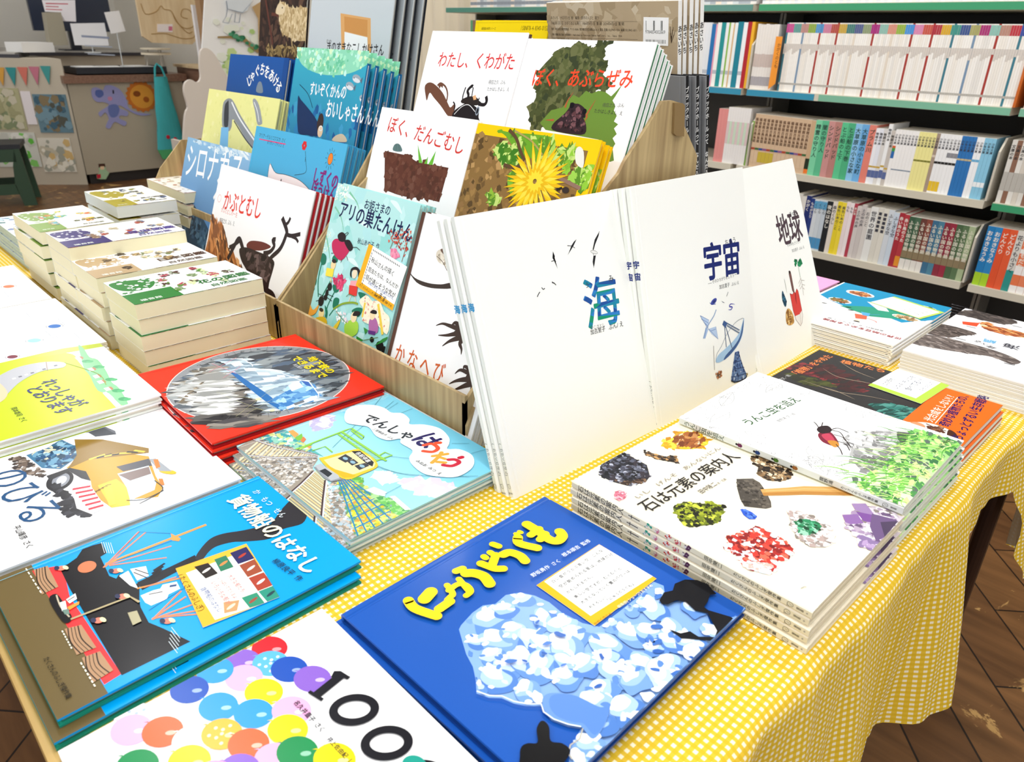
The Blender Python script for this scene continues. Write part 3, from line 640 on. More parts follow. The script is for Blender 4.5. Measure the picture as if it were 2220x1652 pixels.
cols = ['#7cc84e', '#a5e56a', '#c9f08a', '#5fae45', '#8ed85c', '#e2f7b0', '#4b9a3e']
for i in range(330):
    c = (rnd.uniform(FR['unko'][5]*10*.0, FR['unko'][5]*10), rnd.uniform(0, 80)); 
    if not inside(c, rg) and rnd.random() > .06: continue
    t = R(rnd.gauss(120, 28)); ln_ = rnd.uniform(14, 42)
    a.l([c, (c[0]+ln_*.5*math.cos(t), c[1]+ln_*.5*math.sin(t)), (c[0]+ln_*math.cos(t+.25), c[1]+ln_*math.sin(t+.25))], rnd.uniform(1.0, 2.4), rnd.choice(cols), same=i % 30 > 0, smooth=True, taper=1)
a.t('たくさんのふしぎ傑作集', [(135.3,14.1),(181.7,10.9)], '#1d2a18', .03)
s = Art(T, 25.9); s.tv('うんこ虫を追え', [(4.3, 252), (4.3, 198)], '#2c4a2a', .02, 1.0)
for i, c in enumerate(('#6b2450', '#1f3f78', '#4f7a2a', '#a56a32')): s.e((4.3, 178-i*22), 2.3, 3.2, c); s.e((4.3, 182-i*22), 1.3, 1.5, '#22201f'); [s.l([(1.2, 176-i*22+j*3), (7.4, 177-i*22+j*3)], .3, '#22201f') for j in (0, 1)]
s.tv('舘野鴻', [(4.3, 85), (4.3, 70)], '#26241f', .01, 1.0); s.tv('たくさんのふしぎ傑作集', [(4.3, 62), (4.3, 24)], '#26241f', .01, 1.0); hand_mark(s, (4.3, 17), 3.2); s.tv('福音館', [(4.3, 12), (4.3, 6)], '#4a463d', .01, 1.1)
T = .98
b = build_book(19.2, 25.9, T, a, '#fdfdfd', '#e9efe0', '#dfe3de', sart=s, pages='#efece2')
place(b, fmat('unko'), 'white book with a beetle on grey dung and green grass, topmost of its stack', group='dung beetle books')
stack(b, 'unko', 5, 1.06, ['%s beetle and grass book from the top of its stack' % o for o in ORD[:4]], 'dung beetle books', [(.35, .05, -.9), (.5, -.1, -1.0), (.45, .05, -1.1), (.5, -.1, -1.2)])

# ---- black book about odd plants with an orange paper band
a = A_('black')
rnd = random.Random(4)
for reg, cols, n in (([(93.5,264.7),(129.3,249),(120.5,195.8),(131.2,148),(91.5,146.5),(94.3,209.1)], ['#7d2a30', '#8e2f35', '#5c1f26', '#3c2224'], 160), ([(76.6,249.2),(87.2,205.7),(84.8,179.6),(61.7,209.3)], ['#4f5426', '#3e4420', '#2c2d20'], 90), ([(69.2,122.8),(93.3,93),(99.6,62.8),(61.3,65.3),(56.6,101)], ['#1f5f58', '#2f7a70', '#184642', '#4f958a'], 160), ([(121.7,245.2),(151.1,219.4),(131.2,148),(80.2,156.5)], ['#3a1f22', '#2c2526', '#4c2226'], 120)):
    a.n(reg, n, cols, 2, 6, 3, 2.2, 150)
for q in ([(132.3,220.5),(120.5,195.8),(123.8,175.3),(131.5,157.2),(133.2,136.9)], [(178.2,216.8),(161,185.1),(154.4,151.3)], [(68.5,222.2),(68.7,193.8),(70,170),(88,136.3),(97.9,105.9)], [(66.4,195.9),(71.1,173.5),(64.7,143.9)]): a.l(q, 1.1, '#b9a58c', smooth=True, taper=2)
a.t('「植物」をやめた', [(74,234.7),(189.4,230.9)], '#f08a4c', .04); a.t('植物たち', [(175.4,213.9),(187.5,150.7)], '#f08a4c', .04)
a.t('小澤文・絵', [(34.8,240.5),(72.1,240.3)], '#d8d8d8')
band = [(48.1,67.8),(200.2,75.9),(204.3,-9.6),(35.3,-12.3)]
Wb = FR['black'][5]*10
y1 = band[1][1]; a.p([(0, 0), (Wb, 0), (Wb, y1), (0, y1)], '#f46d1f')
a.p([p for p in cr([(34.3,81.6),(52.2,67.2),(67.7,51.9),(69.9,34.8),(64.9,20.7),(48,9.3),(-2,-5.1),(-40,29.1)], n=4)], '#fbf6ee')
a.e([(50.9,57.7)][0], 9, 9, '#f29a70'); a.sm([(35.3,18.6),(66.9,26.3),(65,17),(49.4,9.5),(19.7,1.7),(13.5,13.9)], '#4a2a20'); a.n([(55.4,47.7),(69.9,34.8),(58.6,28.6),(46.6,37.1)], 30, ['#8a5a42', '#a5755c', '#5c3527'], 2, 4, 2, 1.3); a.l([(63.5,51.7),(61.6,42.1),(61.8,27.1)], 2.2, '#5c3527', smooth=True)
a.t('光合成をしない!?', [(73.5,48.2),(180.9,54)], '#fff7ea', .03)
a.l([(p[0]+(1.4 if i % 2 else -1.4), p[1]) for i, p in enumerate([tuple(Vector([(74.8,44),(74.8,44)][0]).lerp(Vector([(180.2,50.3),(180.2,50.3)][0]), i/26)) for i in range(27)])], 1.1, '#fff7ea')
a.t('奇妙な植物たちの、', [(74.4,29.2),(202.1,41.5)], '#2a1560', .045); a.t('ちょっとずるい生存戦略', [(48.7,5.9),(213.1,21.2)], '#2a1560', .045)
b = build_book(20, 25.8, .88, a, '#2d2c2e', '#2d2c2e', '#1a1a1c', hard=False, m=GLOSS, pages='#efece4')
place(b, fmat('black'), 'black book with orange title and orange paper band, topmost of three', group='odd plant books')
stack(b, 'black', 3, .94, ['black book with an orange paper band, middle one of three', 'black book with an orange paper band, bottom one of three'], 'odd plant books', [(.1, -.35, 0), (.25, -.5, .2)])
f = FR['note_b']; a = Art(f[5], f[6]); W_, H_ = f[5]*10, f[6]*10
a.p([(0, 0), (W_, 0), (W_, H_), (0, H_)], '#b3d64a'); a.p([(W_*.12, H_*.16), (W_, H_*.16), (W_, H_), (W_*.12, H_)], '#fefefc'); 
for s_, yy, x0, x1 in (('この植物', .78, .2, .55), ('じつは キノコを', .58, .2, .9), ('食べてる!?', .38, .3, .9), ('なぜ?どうして?', .22, .45, .95)): a.t(s_, [(W_*x0, H_*yy), (W_*x1, H_*(yy+.02))], '#31405c', .0, jit=.08)
card('note_b', a, 'green-edged handwritten card lying on the black plant book')

# ---- cargo ship book
a = A_('ship')
a.p([(-1.6,-4.3),(0.8,34.4),(204.3,34.4),(207.4,1.5),(205.1,-22),(98,-24.7)], '#6a5a36')
a.p([(10.5,32.5),(18,49.9),(30.7,53.1),(70.6,46.4),(189.8,48),(191.7,35)], '#f2373a')
a.p([(21.5,51.8),(22.3,58.4),(18,67.5),(8.1,75.5),(8.5,84.7),(10.7,92.3),(29.5,89.9),(31.5,83.9),(65.1,80.6),(73.3,83.8),(68.4,87.8),(90.7,89.6),(93.1,96.7),(117.5,87.8),(125.5,85.9),(148.4,84),(163,89.8),(193.1,100.2),(191.5,47.7),(59.4,49.6)], '#0c0a10')
a.p([(91.1,95.4),(88.4,148.8),(98.4,147.6),(104.7,94.9)], '#15151c')
a.p(cr([(93.7,147),(83.5,156.3),(74.4,170.2),(75.1,182.8),(82.8,198.3),(88.4,212.8),(91.7,224.8),(76,246.3),(68.5,263.2),(89.9,261.2),(100.7,260.8),(113.1,247.8),(108.3,228.5),(113.4,212),(102.2,193.6),(94.1,183.3),(90,170),(92.5,160.9),(100.1,150.4)], n=4), '#2f2e33')
a.p([(71.1,86.9),(69.5,95.5),(100.2,93.1),(91.3,89.4)], '#ffffff'); a.p([(68,97.7),(73.7,109.6),(89.2,106.3),(88.5,96.4)], '#f4f4f4'); a.l([(71.5,100.5),(86.6,107.2)], 1, '#15151c'); a.l([(75.1,98.2),(90.6,104.1)], 1, '#15151c')
a.p([(110.7,91.3),(111.4,101.9),(113.4,107.2),(109.6,110.7),(114,121.3),(125.2,119.8),(125.7,109.4),(130.6,106),(129.5,93.1),(122.4,90.9)], '#ffffff'); a.l([(114,96.9),(118.7,107.1)], 1.2, '#15151c'); a.l([(115.9,114.3),(118.6,119.4)], 3, '#2a4a7a')
for sg in range(4):
    p0, p1 = [(84.9,112),(81.5,121.7)]; a.l([(p0[0]+sg*3.4, p0[1]-sg*2.6), (p1[0]+sg*3.4, p1[1]-sg*2.6+2)], 2.4, '#0c0a10')
O_ = '#f59a4a'; O2 = '#ef8a62'
for q, w_ in (([(46.1,83.8),(50,177.1)], 3.4), ([(49.8,80.6),(16.4,124.3)], 1.8), ([(49.8,82),(21.8,128.9)], 1.6), ([(48.9,85.9),(60.4,138.3)], 1.6), ([(50.3,85.5),(74.7,128.2)], 1.6), ([(99.5,92.4),(116.6,139.2)], 2), ([(147.6,87.2),(128.9,119.3)], 1.8), ([(146.5,87.6),(139,119.2)], 1.8), ([(147.2,88.3),(153,121.4)], 1.8), ([(147.1,89.8),(162.6,119.2)], 1.8), ([(146.9,90.3),(168,118.9)], 1.6), ([(102.1,97.4),(107.8,123.8)], 1.6)): a.l(q, w_, O2 if w_ < 2 else O_)
a.p([(40.5,145.7),(55.1,149.5),(58.2,146.4),(52.2,142.1)], O_); a.e([(38.7,70.2)][0], 9, 7.5, '#cf7a52')
for q in ([(38.6,95.5),(17.2,124),(41.2,146.5)], [(47.4,92.5),(52.9,141.8)], [(134.5,89.3),(131.1,102.3),(127.3,122)]): a.l(q, .45, '#1b3a6a')
for i in range(5):
    p0, p1 = [(8.9,92),(28.4,88.6)]; a.l([(p0[0]+i*1.8, p0[1]+i*1.5), (p1[0]+i*1.8, p1[1]+i*1.5)], .4, '#e8f4fb'); p0, p1 = [(167.1,95.4),(184.3,95.4)]; a.l([(p0[0]+i*3.6, p0[1]-i*2), (p1[0]+i*3.6, p1[1]-i*2)], .4, '#e8f4fb')
for q in ([(10.5,33.9),(13,44.6),(50.5,43.2),(51.7,29.7)], [(109.6,31.2),(113.8,42.6),(148.8,43.2),(146.5,29.4)], [(152.6,31.3),(154.9,43.9),(182.4,44.7),(184.6,29.4)]):
    a.p(q, '#b08a68')
    for t in (.2, .4, .6, .8):
        A_1 = Vector(q[0]).lerp(Vector(q[1]), t); B_1 = Vector(q[3]).lerp(Vector(q[2]), t); a.l([A_1, A_1.lerp(B_1, .5)+Vector((0, -2.5)), B_1], .9 if t in (.2, .8) else .5, '#2a1c14', smooth=True)
for q in ([(4,29.3),(52,30)], [(110.6,29.2),(138.5,28.7)], [(157.2,29.2),(191.6,29.4)]):
    for i in range(7):
        t = i/7; A_1 = Vector(q[0]).lerp(Vector(q[1]), t); a.l([A_1, Vector(q[0]).lerp(Vector(q[1]), t+.09)], 1, '#fdfbe4')
a.p(cr([(59.2,38.6),(68.6,40),(92.1,40.1),(99.3,39.8),(104.4,36.6),(99.1,32.5),(63.4,32.3)], n=3), '#0c0a10'); a.l([(61.3,38.6),(79.5,36.9),(98,38.4)], 1.2, '#c0b49c', smooth=True); a.p([(73.7,37.8),(74.4,42),(87.8,39.6),(86.4,36.1)], '#ffffff'); a.p([(73.3,42.9),(70.2,51.1),(78.7,49.9),(80.6,43.5)], '#ffffff'); a.l([(75.8,43.4),(74.2,49.4)], 1.2, '#222'); a.p([(84.1,40.6),(83.2,50.4),(87.1,49.2),(89.1,41)], '#f59a3a'); a.p([(84.8,36.5),(87.1,40.9),(94.5,39.5),(92.4,36.5)], '#6f8a80')
a.l([(101.6,38.3),(106.7,83.9),(119.3,87.2)], 2.2, '#b5a67e'); a.p([(125.9,75.2),(128.4,81.9),(143.9,80),(143.9,73)], '#b0a988')
for c in ([(25.8,52.6)], [(63.4,87.1)], [(118.8,54.5)], [(158.6,95.7)], [(102.3,79.3)]):
    c = c[0]; a.e(c, 4.2, 3.2, '#e8806a', 20); a.e((c[0]+1.6, c[1]+3), 4, 1.8, '#f6efb4', 10); a.e((c[0]-3, c[1]-3), 3.5, 2, '#2b3050')
a.t('貨物船のはなし', [(23.9,211.8),(187.2,210.9)], '#fdf6cf', .05)
a.t('か　もつ　せん', [(27.1,237.7),(91.7,236.4)], '#e8f4fb')
a.t('柳原良平 作', [(146.6,196.3),(189.2,200.1)], '#1b2438', .015)
a.t('たくさんのふしぎ傑作集', [(133.4,9.3),(188.5,10.3)], '#1d180e', .015)
a.l([(8, 2), (8, FR['ship'][6]*10-2)], .5, '#7cd8fb')
b = build_book(20.2, 25.8, .86, a, '#009fe6', '#1f8f78', '#2b6f86', m=GLOSS, pages='#9a9c98', inner='#2aa083')
place(b, fmat('ship'), 'bright blue hardcover with a black cargo ship and orange cranes, upper of two', group='cargo ship books')
copy_tree(b, fmat('ship', 1.0, -.75, -.9, .2), 'blue cargo ship hardcover sticking out beneath its twin', 'cargo ship books')
f = FR['note_c']; a = Art(f[5], f[6]); W_, H_ = f[5]*10, f[6]*10
a.p([(0, 0), (W_, 0), (W_, H_), (0, H_)], '#f5b93a'); a.p([(6.1,78.3),(61.8,79.9),(67.9,-2),(10.5,3.1)], '#fcf8ee'); 
for q, c, c2 in (([(47.5,84.6),(63.1,85.4),(63.8,63.9),(48.8,64.1)], '#26245c', '#b03a2a'), ([(32.6,83.2),(43.3,83.3),(44.1,62.5),(32.5,62.5)], '#2f7a5c', '#d98a4c'), ([(49.1,61.8),(63.5,62.9),(64,41.8),(50.2,41.2)], '#9c4a30', '#e8ddd0'), ([(50.5,39.5),(64.3,39.6),(65.3,18),(51.7,17.8)], '#a83f2c', '#ffffff'), ([(51.8,17),(65.6,17.1),(68.1,-1.4),(53.8,-0.1)], '#2a8f7a', '#1f3f4c'), ([(37.2,17.3),(50.2,16.6),(51.5,-0.7),(39,1)], '#2f8f70', '#9a4a3a'), ([(14.5,82.7),(26.4,81.4),(29.7,61.4),(18.6,60.5)], '#2b2422', '#e9e4dc'), ([(22.6,20.3),(34.7,15.5),(29.1,3.8),(19.2,6.5)], '#c99a68', '#f2dcc0')):
    a.p(q, c); cx = sum(p[0] for p in q)/4; cy = sum(p[1] for p in q)/4; a.e((cx, cy), 4.6, 1.7, c2, 25)
for s_, ln, cc in (('貨物船のはなし', [(11.1,49.6),(15.3,9.8)], '#4a6aa8'), ('いろいろな船が', [(20.5,52.5),(24.7,15.3)], '#d8707a'), ('いっぱいでてくるよ', [(27.4,55.3),(31.8,19.2)], '#d8707a'), ('大きな船たち', [(36,53.2),(39.1,23.2)], '#d8707a')): a.t(s_, ln, cc, 0, jit=.08)
a.t('(たくさんのふしぎ)', [(-1.4,78.8),(2.5,18.7)], '#5a4414', jit=.05)
card('note_c', a, 'yellow-edged card with small ship pictures lying on the cargo ship book')

# ---- red underground railway book
a = A_('red'); cx, cy = 126, 120
a.e((cx, cy), 120.5, 119, '#f6d8d0', n=80); a.e((cx, cy), 119, 117.5, '#8b9096', n=80)
a.e((cx, cy), 103, 101, '#5d656c', n=70)
circ = [(cx+102*math.cos(R(t)), cy+100*math.sin(R(t))) for t in range(0, 360, 5)]
a.n(circ, 900, ['#4a5158', '#6b747b', '#39404a', '#7f898f', '#2e3440', '#4d6076', '#8d969a', '#566069'], 4, 11, 31, 2.6, 75)
a.n([(95.5,19.8),(44.9,74.6),(50.5,93),(150.1,24.9)], 160, ['#b9bdbd', '#9aa0a2', '#d5d9d8', '#8a8478', '#6f6a60'], 3, 8, 32, 3.5, 60)
for i in range(16):
    t = i/15; p0 = Vector([(56.4,88.4)][0]).lerp(Vector([(113.7,14.9)][0]), t); d = 3+13*t; a.l([(p0.x-d*.5, p0.y+d), (p0.x+d*.7, p0.y-d*.2)], 1+3*t, '#776a58' if i % 2 else '#a89c88')
trk = [(58.8,69.2),(53.8,87.7),(211.1,52.7),(226,60.9),(159.1,5.7),(113.3,11.2)]
a.p([(48.1,94),(65.4,99.2),(180.5,60.9),(160.6,37.4)], '#3b3a3c'); a.n([(48.1,94),(65.4,99.2),(250,55.4),(195.6,14)], 160, ['#2a2a2e', '#5c5a58', '#75706a', '#48464a', '#8d8880'], 3, 9, 33, 4, 60)
a.p([(70.2,74.5),(52.9,92),(71,90.5),(186,37.9),(168.7,17.6)], '#c9c8c2'); a.n([(70.2,74.5),(52.9,92),(71,90.5),(186,37.9),(168.7,17.6)], 90, ['#dfe0dc', '#aeb0ae', '#8f9190', '#f0f0ee'], 3, 7, 34, 5, 60)
body = [(34.1,117.3),(42.2,131.1),(73.5,132.1),(79.3,127.2),(79.1,123),(111.6,146.5),(163.1,159.3),(171.5,165.7),(216.3,156.2),(225.2,153.3),(230.3,146.3),(228.9,100.3),(207,99.4),(182,95.6),(129.9,101.8),(68.3,102.4)]
a.p(body, '#9fb4c4'); a.n(body, 220, ['#b9cbd8', '#8aa2b4', '#6f8798', '#d5e0e8', '#7d93a6', '#c4d2dc'], 3, 8, 35, 3.5, 60)
a.p([(80,97.3),(81.5,102.9),(168.5,106.1),(222.7,105.4),(229.5,98),(192.2,94.6),(130.5,95.4)], '#2668a8')
fr_ = [(191.6,106.9),(165.2,158.2),(174.9,166.1),(217,156.9),(225.7,152.6),(229.6,99.9)]
a.p(fr_, '#5b93c6'); a.n(fr_, 60, ['#7fb2dc', '#3a76b4', '#a8cbe8', '#4d88c0'], 3, 7, 36, 2)
a.p([(167.1,139),(166,155.6),(184.2,152.4),(186.5,134.2)], '#f4fafe'); a.p([(163.1,159.3),(172.3,165.3),(191.7,161.2),(182.7,157.5)], '#2a5aa8'); a.p([(223.9,106.8),(217.2,147.2),(220.2,154),(228.4,147.3),(229.9,107.7)], '#e4eff8'); a.p([(220.5,118.6),(219.5,133.5),(226.3,131.8),(227.1,118.2)], '#6a6f76')
a.l([(33.1,117.7),(42.2,131.1),(72.5,132.5),(78.2,129.9)], 1.5, '#eef5fa'); a.l([(79.1,123),(111.6,146.5),(163.7,160.1),(174.9,166.1),(217,156.9),(225.4,152.2),(229.8,100.2)], 1.4, '#e6f1fa')
for i, (x, y) in enumerate(((0, 290), (38, 305), (80, 320), (122, 336), (168, 352), (220, 372))):
    pass
for q in ([(48.7,110.6),(49.2,123.3),(65.3,122.6),(63.3,110.7)], [(77.2,117.2),(83.9,129.1),(95.8,127.8),(89.1,116)], [(100.4,125.7),(110.6,137.9),(121.5,135.9),(111.4,123.7)], [(123.4,123.3),(131.7,140.5),(142.3,138.4),(134.6,122.1)], [(127.3,142.7),(133.6,150.3),(141.5,148.5),(136.7,139.1)]): a.p(q, '#eef3f6', same=True)
for q in ([(125.7,57.7),(209.3,104.5)], [(207.5,48.4),(161.2,121.9)], [(209.9,60.8),(178.3,136.6)], [(136.3,59.5),(225.4,84)], [(174.8,89.4),(234.7,94.9)], [(198,66.2),(231.6,105.9)]): a.l(q, 1.2, '#f1f0a6', taper=2)
for q in ([(180.2,90.6)], [(220.7,90)]): a.e(q[0], 3.5, 3.5, '#fbf6b0')
for q in ([(58.3,75.3),(34.1,125.7)], [(31.8,90.3),(87.1,102.2)], [(89.4,82.7),(67.5,117.3)]): a.l(q, .7, '#e08a9a')
a.t('地下鉄の', [(99.5,202.7),(169.6,199.6)], '#fbe01a', .05, h=.85); a.t('できるまで', [(83.8,185),(176,183.6)], '#fbe01a', .05, h=.85)
a.t('加古里子 さく', [(108.7,176),(143.4,177.1)], '#e8ecee')
for i, ch in enumerate('つくりかたとはたらきのひみつちかてつのはなし'):
    t = R(205-i*12.2); c = (cx+110*math.cos(t), cy+109*math.sin(t)); d = Vector((math.sin(t), -math.cos(t)))*7
    a.t(ch, [(c[0]-d.x/2-3*math.cos(t), c[1]-d.y/2-3*math.sin(t)), (c[0]+d.x/2-3*math.cos(t), c[1]+d.y/2-3*math.sin(t))], '#23262a', .01)
    a.l([(cx+103*math.cos(t+.1), cy+101*math.sin(t+.1)), (cx+118*math.cos(t+.1), cy+117*math.sin(t+.1))], .4, '#54595e')
b = build_book(25.2, 23.6, .8, a, '#e4321f', '#a3151b', m=GLOSS, pages='#a5827a', inner='#a3151b')
place(b, fmat('red'), 'red hardcover with an underground train in a grey ring, topmost of four', group='underground train books')
stack(b, 'red', 4, .845, ['red underground train hardcover, %s from the top of its stack' % o for o in ORD[:3]], 'underground train books', [(.35, -.35, .2), (.9, -.5, .3), (1.3, -.6, .2)])

# ---- singing train book
a = A_('densha'); W_, H_ = FR['densha'][5]*10, FR['densha'][6]*10
a.grad([(0, 0), (W_, 0), (W_, H_), (0, H_)], '#b6e6ea', '#6fc8e6', (60, 0), (120, H_))
for reg, cc in (([(0.5,100.2),(9.5,122),(28.4,108.3),(28.6,91.8)], ['#c9c4e2', '#e4f2f8', '#b6b4dc']), ([(188.6,101.7),(214.5,125.9),(243.8,132.5),(240.9,108.7),(213.4,94.9)], ['#ffffff', '#e4def0', '#cfc8e4']), ([(-34.5,174),(6.8,206.9),(21.8,159.8),(11.3,135.9)], ['#8fd8ec', '#7acde8', '#a8e4f0']), ([(161.6,89.7),(182.3,92.6),(178.1,85.8)], ['#ffffff', '#f4fbff'])): a.n(reg, 90, cc, 3, 8, 41, 1.6)
tr_ = [(1,-7.3),(-3.5,18.4),(77.5,55.1),(93.5,60.8),(140.6,35.9),(252.7,-2.1),(236.6,-6.4),(51.3,-13.9)]
a.p([(5.9,-4.3),(-2.9,21.7),(79.4,59.7),(91.8,54.2),(103.9,39.6),(140.6,35.9),(249.8,4.7),(248.9,-2.9)], '#9c9488')
a.n([(15.4,3.6),(80.8,58.8),(103.9,39.6),(120.9,1.6),(48,-3.6)], 500, ['#b5aea4', '#8d867c', '#cdc8c2', '#9fa4a8', '#76706a', '#dedad4'], 1.5, 3.5, 42)
a.n([(140.6,35.9),(144.4,44.4),(238.2,12.3),(252.7,-2.1),(200.7,-3.9)], 420, ['#b5b9bc', '#8d8880', '#d5dce2', '#9a8f80', '#c9b8a8', '#7c7770', '#a9c0cc'], 1.5, 3.5, 43)
a.n([(0.1,27.7),(70.2,59.4),(77.5,55.1),(50.3,27.5)], 200, ['#8e8b8a', '#b9b6b2', '#6f6c6a', '#a89c8c'], 1.2, 3, 44)
def sleepers(l0, l1, r0, r1, n, c1, c2):
    for i in range(n):
        t = (i/n)**1.5; t2 = ((i+.55)/n)**1.5
        A1 = Vector(l0).lerp(Vector(l1), t); B1 = Vector(r0).lerp(Vector(r1), t); A2 = Vector(l0).lerp(Vector(l1), t2); B2 = Vector(r0).lerp(Vector(r1), t2)
        a.p([A1, B1, B2, A2], c1 if i % 2 else c2, same=i > 0)
q = [(84.8,58.4),(3.8,23.9),(87.6,56.7),(25.6,-11.9)]; sleepers(q[0], q[1], q[2], q[3], 26, '#efe4bc', '#d6c698')
q = [(109.9,41.6),(135.8,-6.6),(133,40.5),(216.9,-3.9)]; sleepers(q[0], q[1], q[2], q[3], 20, '#efe4b0', '#d9c78e')
for q, w_ in (([(83.9,58.9),(31.8,31.8),(-1.2,20.9)], 3), ([(86.2,57.5),(54.3,19.9),(21.7,-6.5)], 3), ([(110.4,37.7),(124.2,13.6),(133.3,-5.3)], 3.6), ([(135,38.4),(162.7,19),(197.1,-4.3)], 3.6)): a.l(q, w_, '#4a3a3c'); a.l([(p[0]+.9, p[1]+.6) for p in q], w_*.45, '#e4e6ee')
a.p([(1.7,53.5),(4.2,61.9),(53.8,61.3),(90.7,62.5),(73.1,57.7),(0.1,27.7)], '#5fb0ae'); a.n([(2.4,30.3),(4,56.1),(70.2,59.4)], 170, ['#3f9ea4', '#8fc8b4', '#c4d68a', '#4f8f9a', '#e8f0d8'], 1.5, 4, 45, 2)
for q, cc in (([(9.3,62),(10.1,68.4),(24.6,68.2),(29.1,59.8)], '#e8a05a'), ([(29.1,59.8),(25.3,71.7),(39.2,65.8),(37.7,58.9)], '#7ab84a'), ([(32.9,69.4),(41.5,68.3),(46.9,61.3),(40,61.4)], '#dd7a50'), ([(54.9,62.5),(61.3,64.6),(64.1,60.1),(58.8,59.3)], '#e89a60')): a.p(q, cc)
fn = [(146.6,46.8),(145.4,58.6),(165.9,63.8),(195.2,62.6),(244.5,58.6),(248.6,52),(249.8,8),(240.2,7.7)]
a.p(fn, '#8fbf8a'); a.n(fn, 420, ['#f2e23a', '#d9b92a', '#7fae5a', '#c99a4a', '#f6ee7a', '#b5c98a', '#5f9a6a'], 1.8, 4.5, 46)
for i in range(9):
    t = i/8; p0 = Vector([(147.1,47.3)][0]).lerp(Vector([(246,7.2)][0]), t**1.3); p1 = Vector([(146.7,57.7)][0]).lerp(Vector([(245.5,57.8)][0]), t**1.3); a.l([p0, p1], .8+1.2*t, '#2f7fb0')
for t in (0, .2, .4, .6, .8, 1): a.l([Vector([(147.1,47.3)][0]).lerp(Vector([(145.9,58.2)][0]), t), Vector([(246,7.2)][0]).lerp(Vector([(245.5,57.8)][0]), t)], 1.6, '#2f7fb0')
a.n([(191,58.1),(201.5,65.6),(242.4,71.2),(242.5,60.1)], 150, ['#6ab85c', '#8fd07c', '#4f9a5a', '#a8dc94'], 2, 5, 47); a.p([(180.5,58.8),(181.6,69.2),(199.5,73.5),(204.7,67),(194.1,61.5)], '#cfe6ea'); a.p([(207.8,70.4),(210.8,75.8),(242.3,73.1),(239.3,67.9)], '#dfe8ea')
for i in range(4): a.p([(p[0]+i*9, p[1]-i*7.5) for p in [(212.2,69.2),(212.3,71),(215.6,69.7),(215.4,68)]], '#8a9aa8', same=True)
a.n([(149.7,63.3),(158.6,68.7),(166.5,64.4),(159.3,60.8)], 40, ['#5fa84c', '#8fcc6c'], 2, 4, 48)
LG = '#8fc84a'
for q, w_ in (([(54.8,47.3),(54,117.2),(54.4,123.2),(81.4,123.2),(86.2,118),(59.1,120.2)], 2.6), ([(56.3,103.4),(138.9,101.5)], 3), ([(54.5,109.6),(146.7,110.1)], 3), ([(138.9,101.5),(140.6,122.6),(129.6,120.2),(132,108.2)], 2.4), ([(70.2,59.4),(71.6,75.9),(88.9,75.1)], 1.8), ([(58.6,49),(56.8,67.2)], 2)): a.l(q, w_, LG)
for i in range(14):
    p0 = Vector([(56.9,104)][0]).lerp(Vector([(139.5,102.1)][0]), i/14); p1 = Vector([(55.8,109.9)][0]).lerp(Vector([(146.2,110.4)][0]), (i+.7)/14); a.l([p0, p1], .8, LG, same=i > 0)
for q in ([(6,202.7),(29.3,168.2),(80.2,80.5)], [(28.8,205.4),(74,104.4)], [(36.1,207.2),(50.9,162.3)], [(62.3,211.3),(63.2,176)], [(180.3,206.7),(166.3,191.2)], [(142.1,119.4),(162.9,135.1)], [(149.1,96.4),(183.6,109.4),(235.9,158.2)], [(204.4,213),(199.3,192.4)], [(149.3,94.3),(191.4,113.6),(241.3,166.3)], [(201.4,69.4),(199.2,91.9)]): a.l(q, .5, '#3f7f90', smooth=True)
tb = cr([(93.2,55.7),(92.1,61.6),(100.7,97.2),(107,101.1),(125.1,103),(143.7,99.7),(151.9,92.5),(152.4,72.8),(150.4,55.3),(127,51.6)], n=3)
a.p(tb, '#f5c13a'); a.p([(97.7,58.3),(104.4,94.8),(110.3,98.9),(127.8,101.1),(143.1,97.6),(149,91.6),(146.8,68.9),(143.3,56.2),(127.9,54.7)], '#fbe0a4')
a.p([(103.2,54.9),(124,57.2),(149.4,67.3),(151,62.5),(145.3,54.9),(122,52.8)], '#f2b02c'); a.p([(102.1,92.3),(108.1,100.3),(139.9,97.8),(146.6,91.3),(138.8,89.7)], '#2b2b30')
for q in ([(105.4,71.6),(103.2,83.7),(117.1,84.5),(119.7,73.2)], [(118.1,76.1),(118.5,84.6),(129.6,84.1),(129.9,75.2)], [(131.6,77),(134.6,89.6),(143.1,89.7),(143.2,76.1)]): a.p(q, '#3c4048'); c_ = (sum(p[0] for p in q)/4, sum(p[1] for p in q)/4); a.e(c_, 4, 2.4, '#8fb4c8')
a.p([(102.1,42.2),(108.8,45),(140,41.7),(142.6,52),(147.2,51.8),(142.5,40.2),(130.9,38.2)], '#8a8f96'); a.p([(102,44.4),(102.3,51.7),(136.5,53.1),(142.6,51.1),(140.8,41.2),(110.9,42.8)], '#b3b8be'); a.p([(114.7,42.4),(115,49.6),(129.6,50),(132.8,42.5)], '#30343a')
a.t('各駅停車', [(108.7,93.1),(136.2,91.4)], '#ffffff', .01)
for q in ([(26.9,156.4)], ): pass
for c, rx, ry in (([(47.6,164.6)], 47, 22), ([(31.6,146.7)], 28, 20), ([(77.1,168.3)], 40, 24), ([(88.3,147.2)], 34, 21), ([(134.2,176.6)], 48, 27), ([(124.1,160.1)], 28, 20), ([(191.5,154.9)], 66, 34), ([(173.1,163.4)], 40, 24)):
    pass
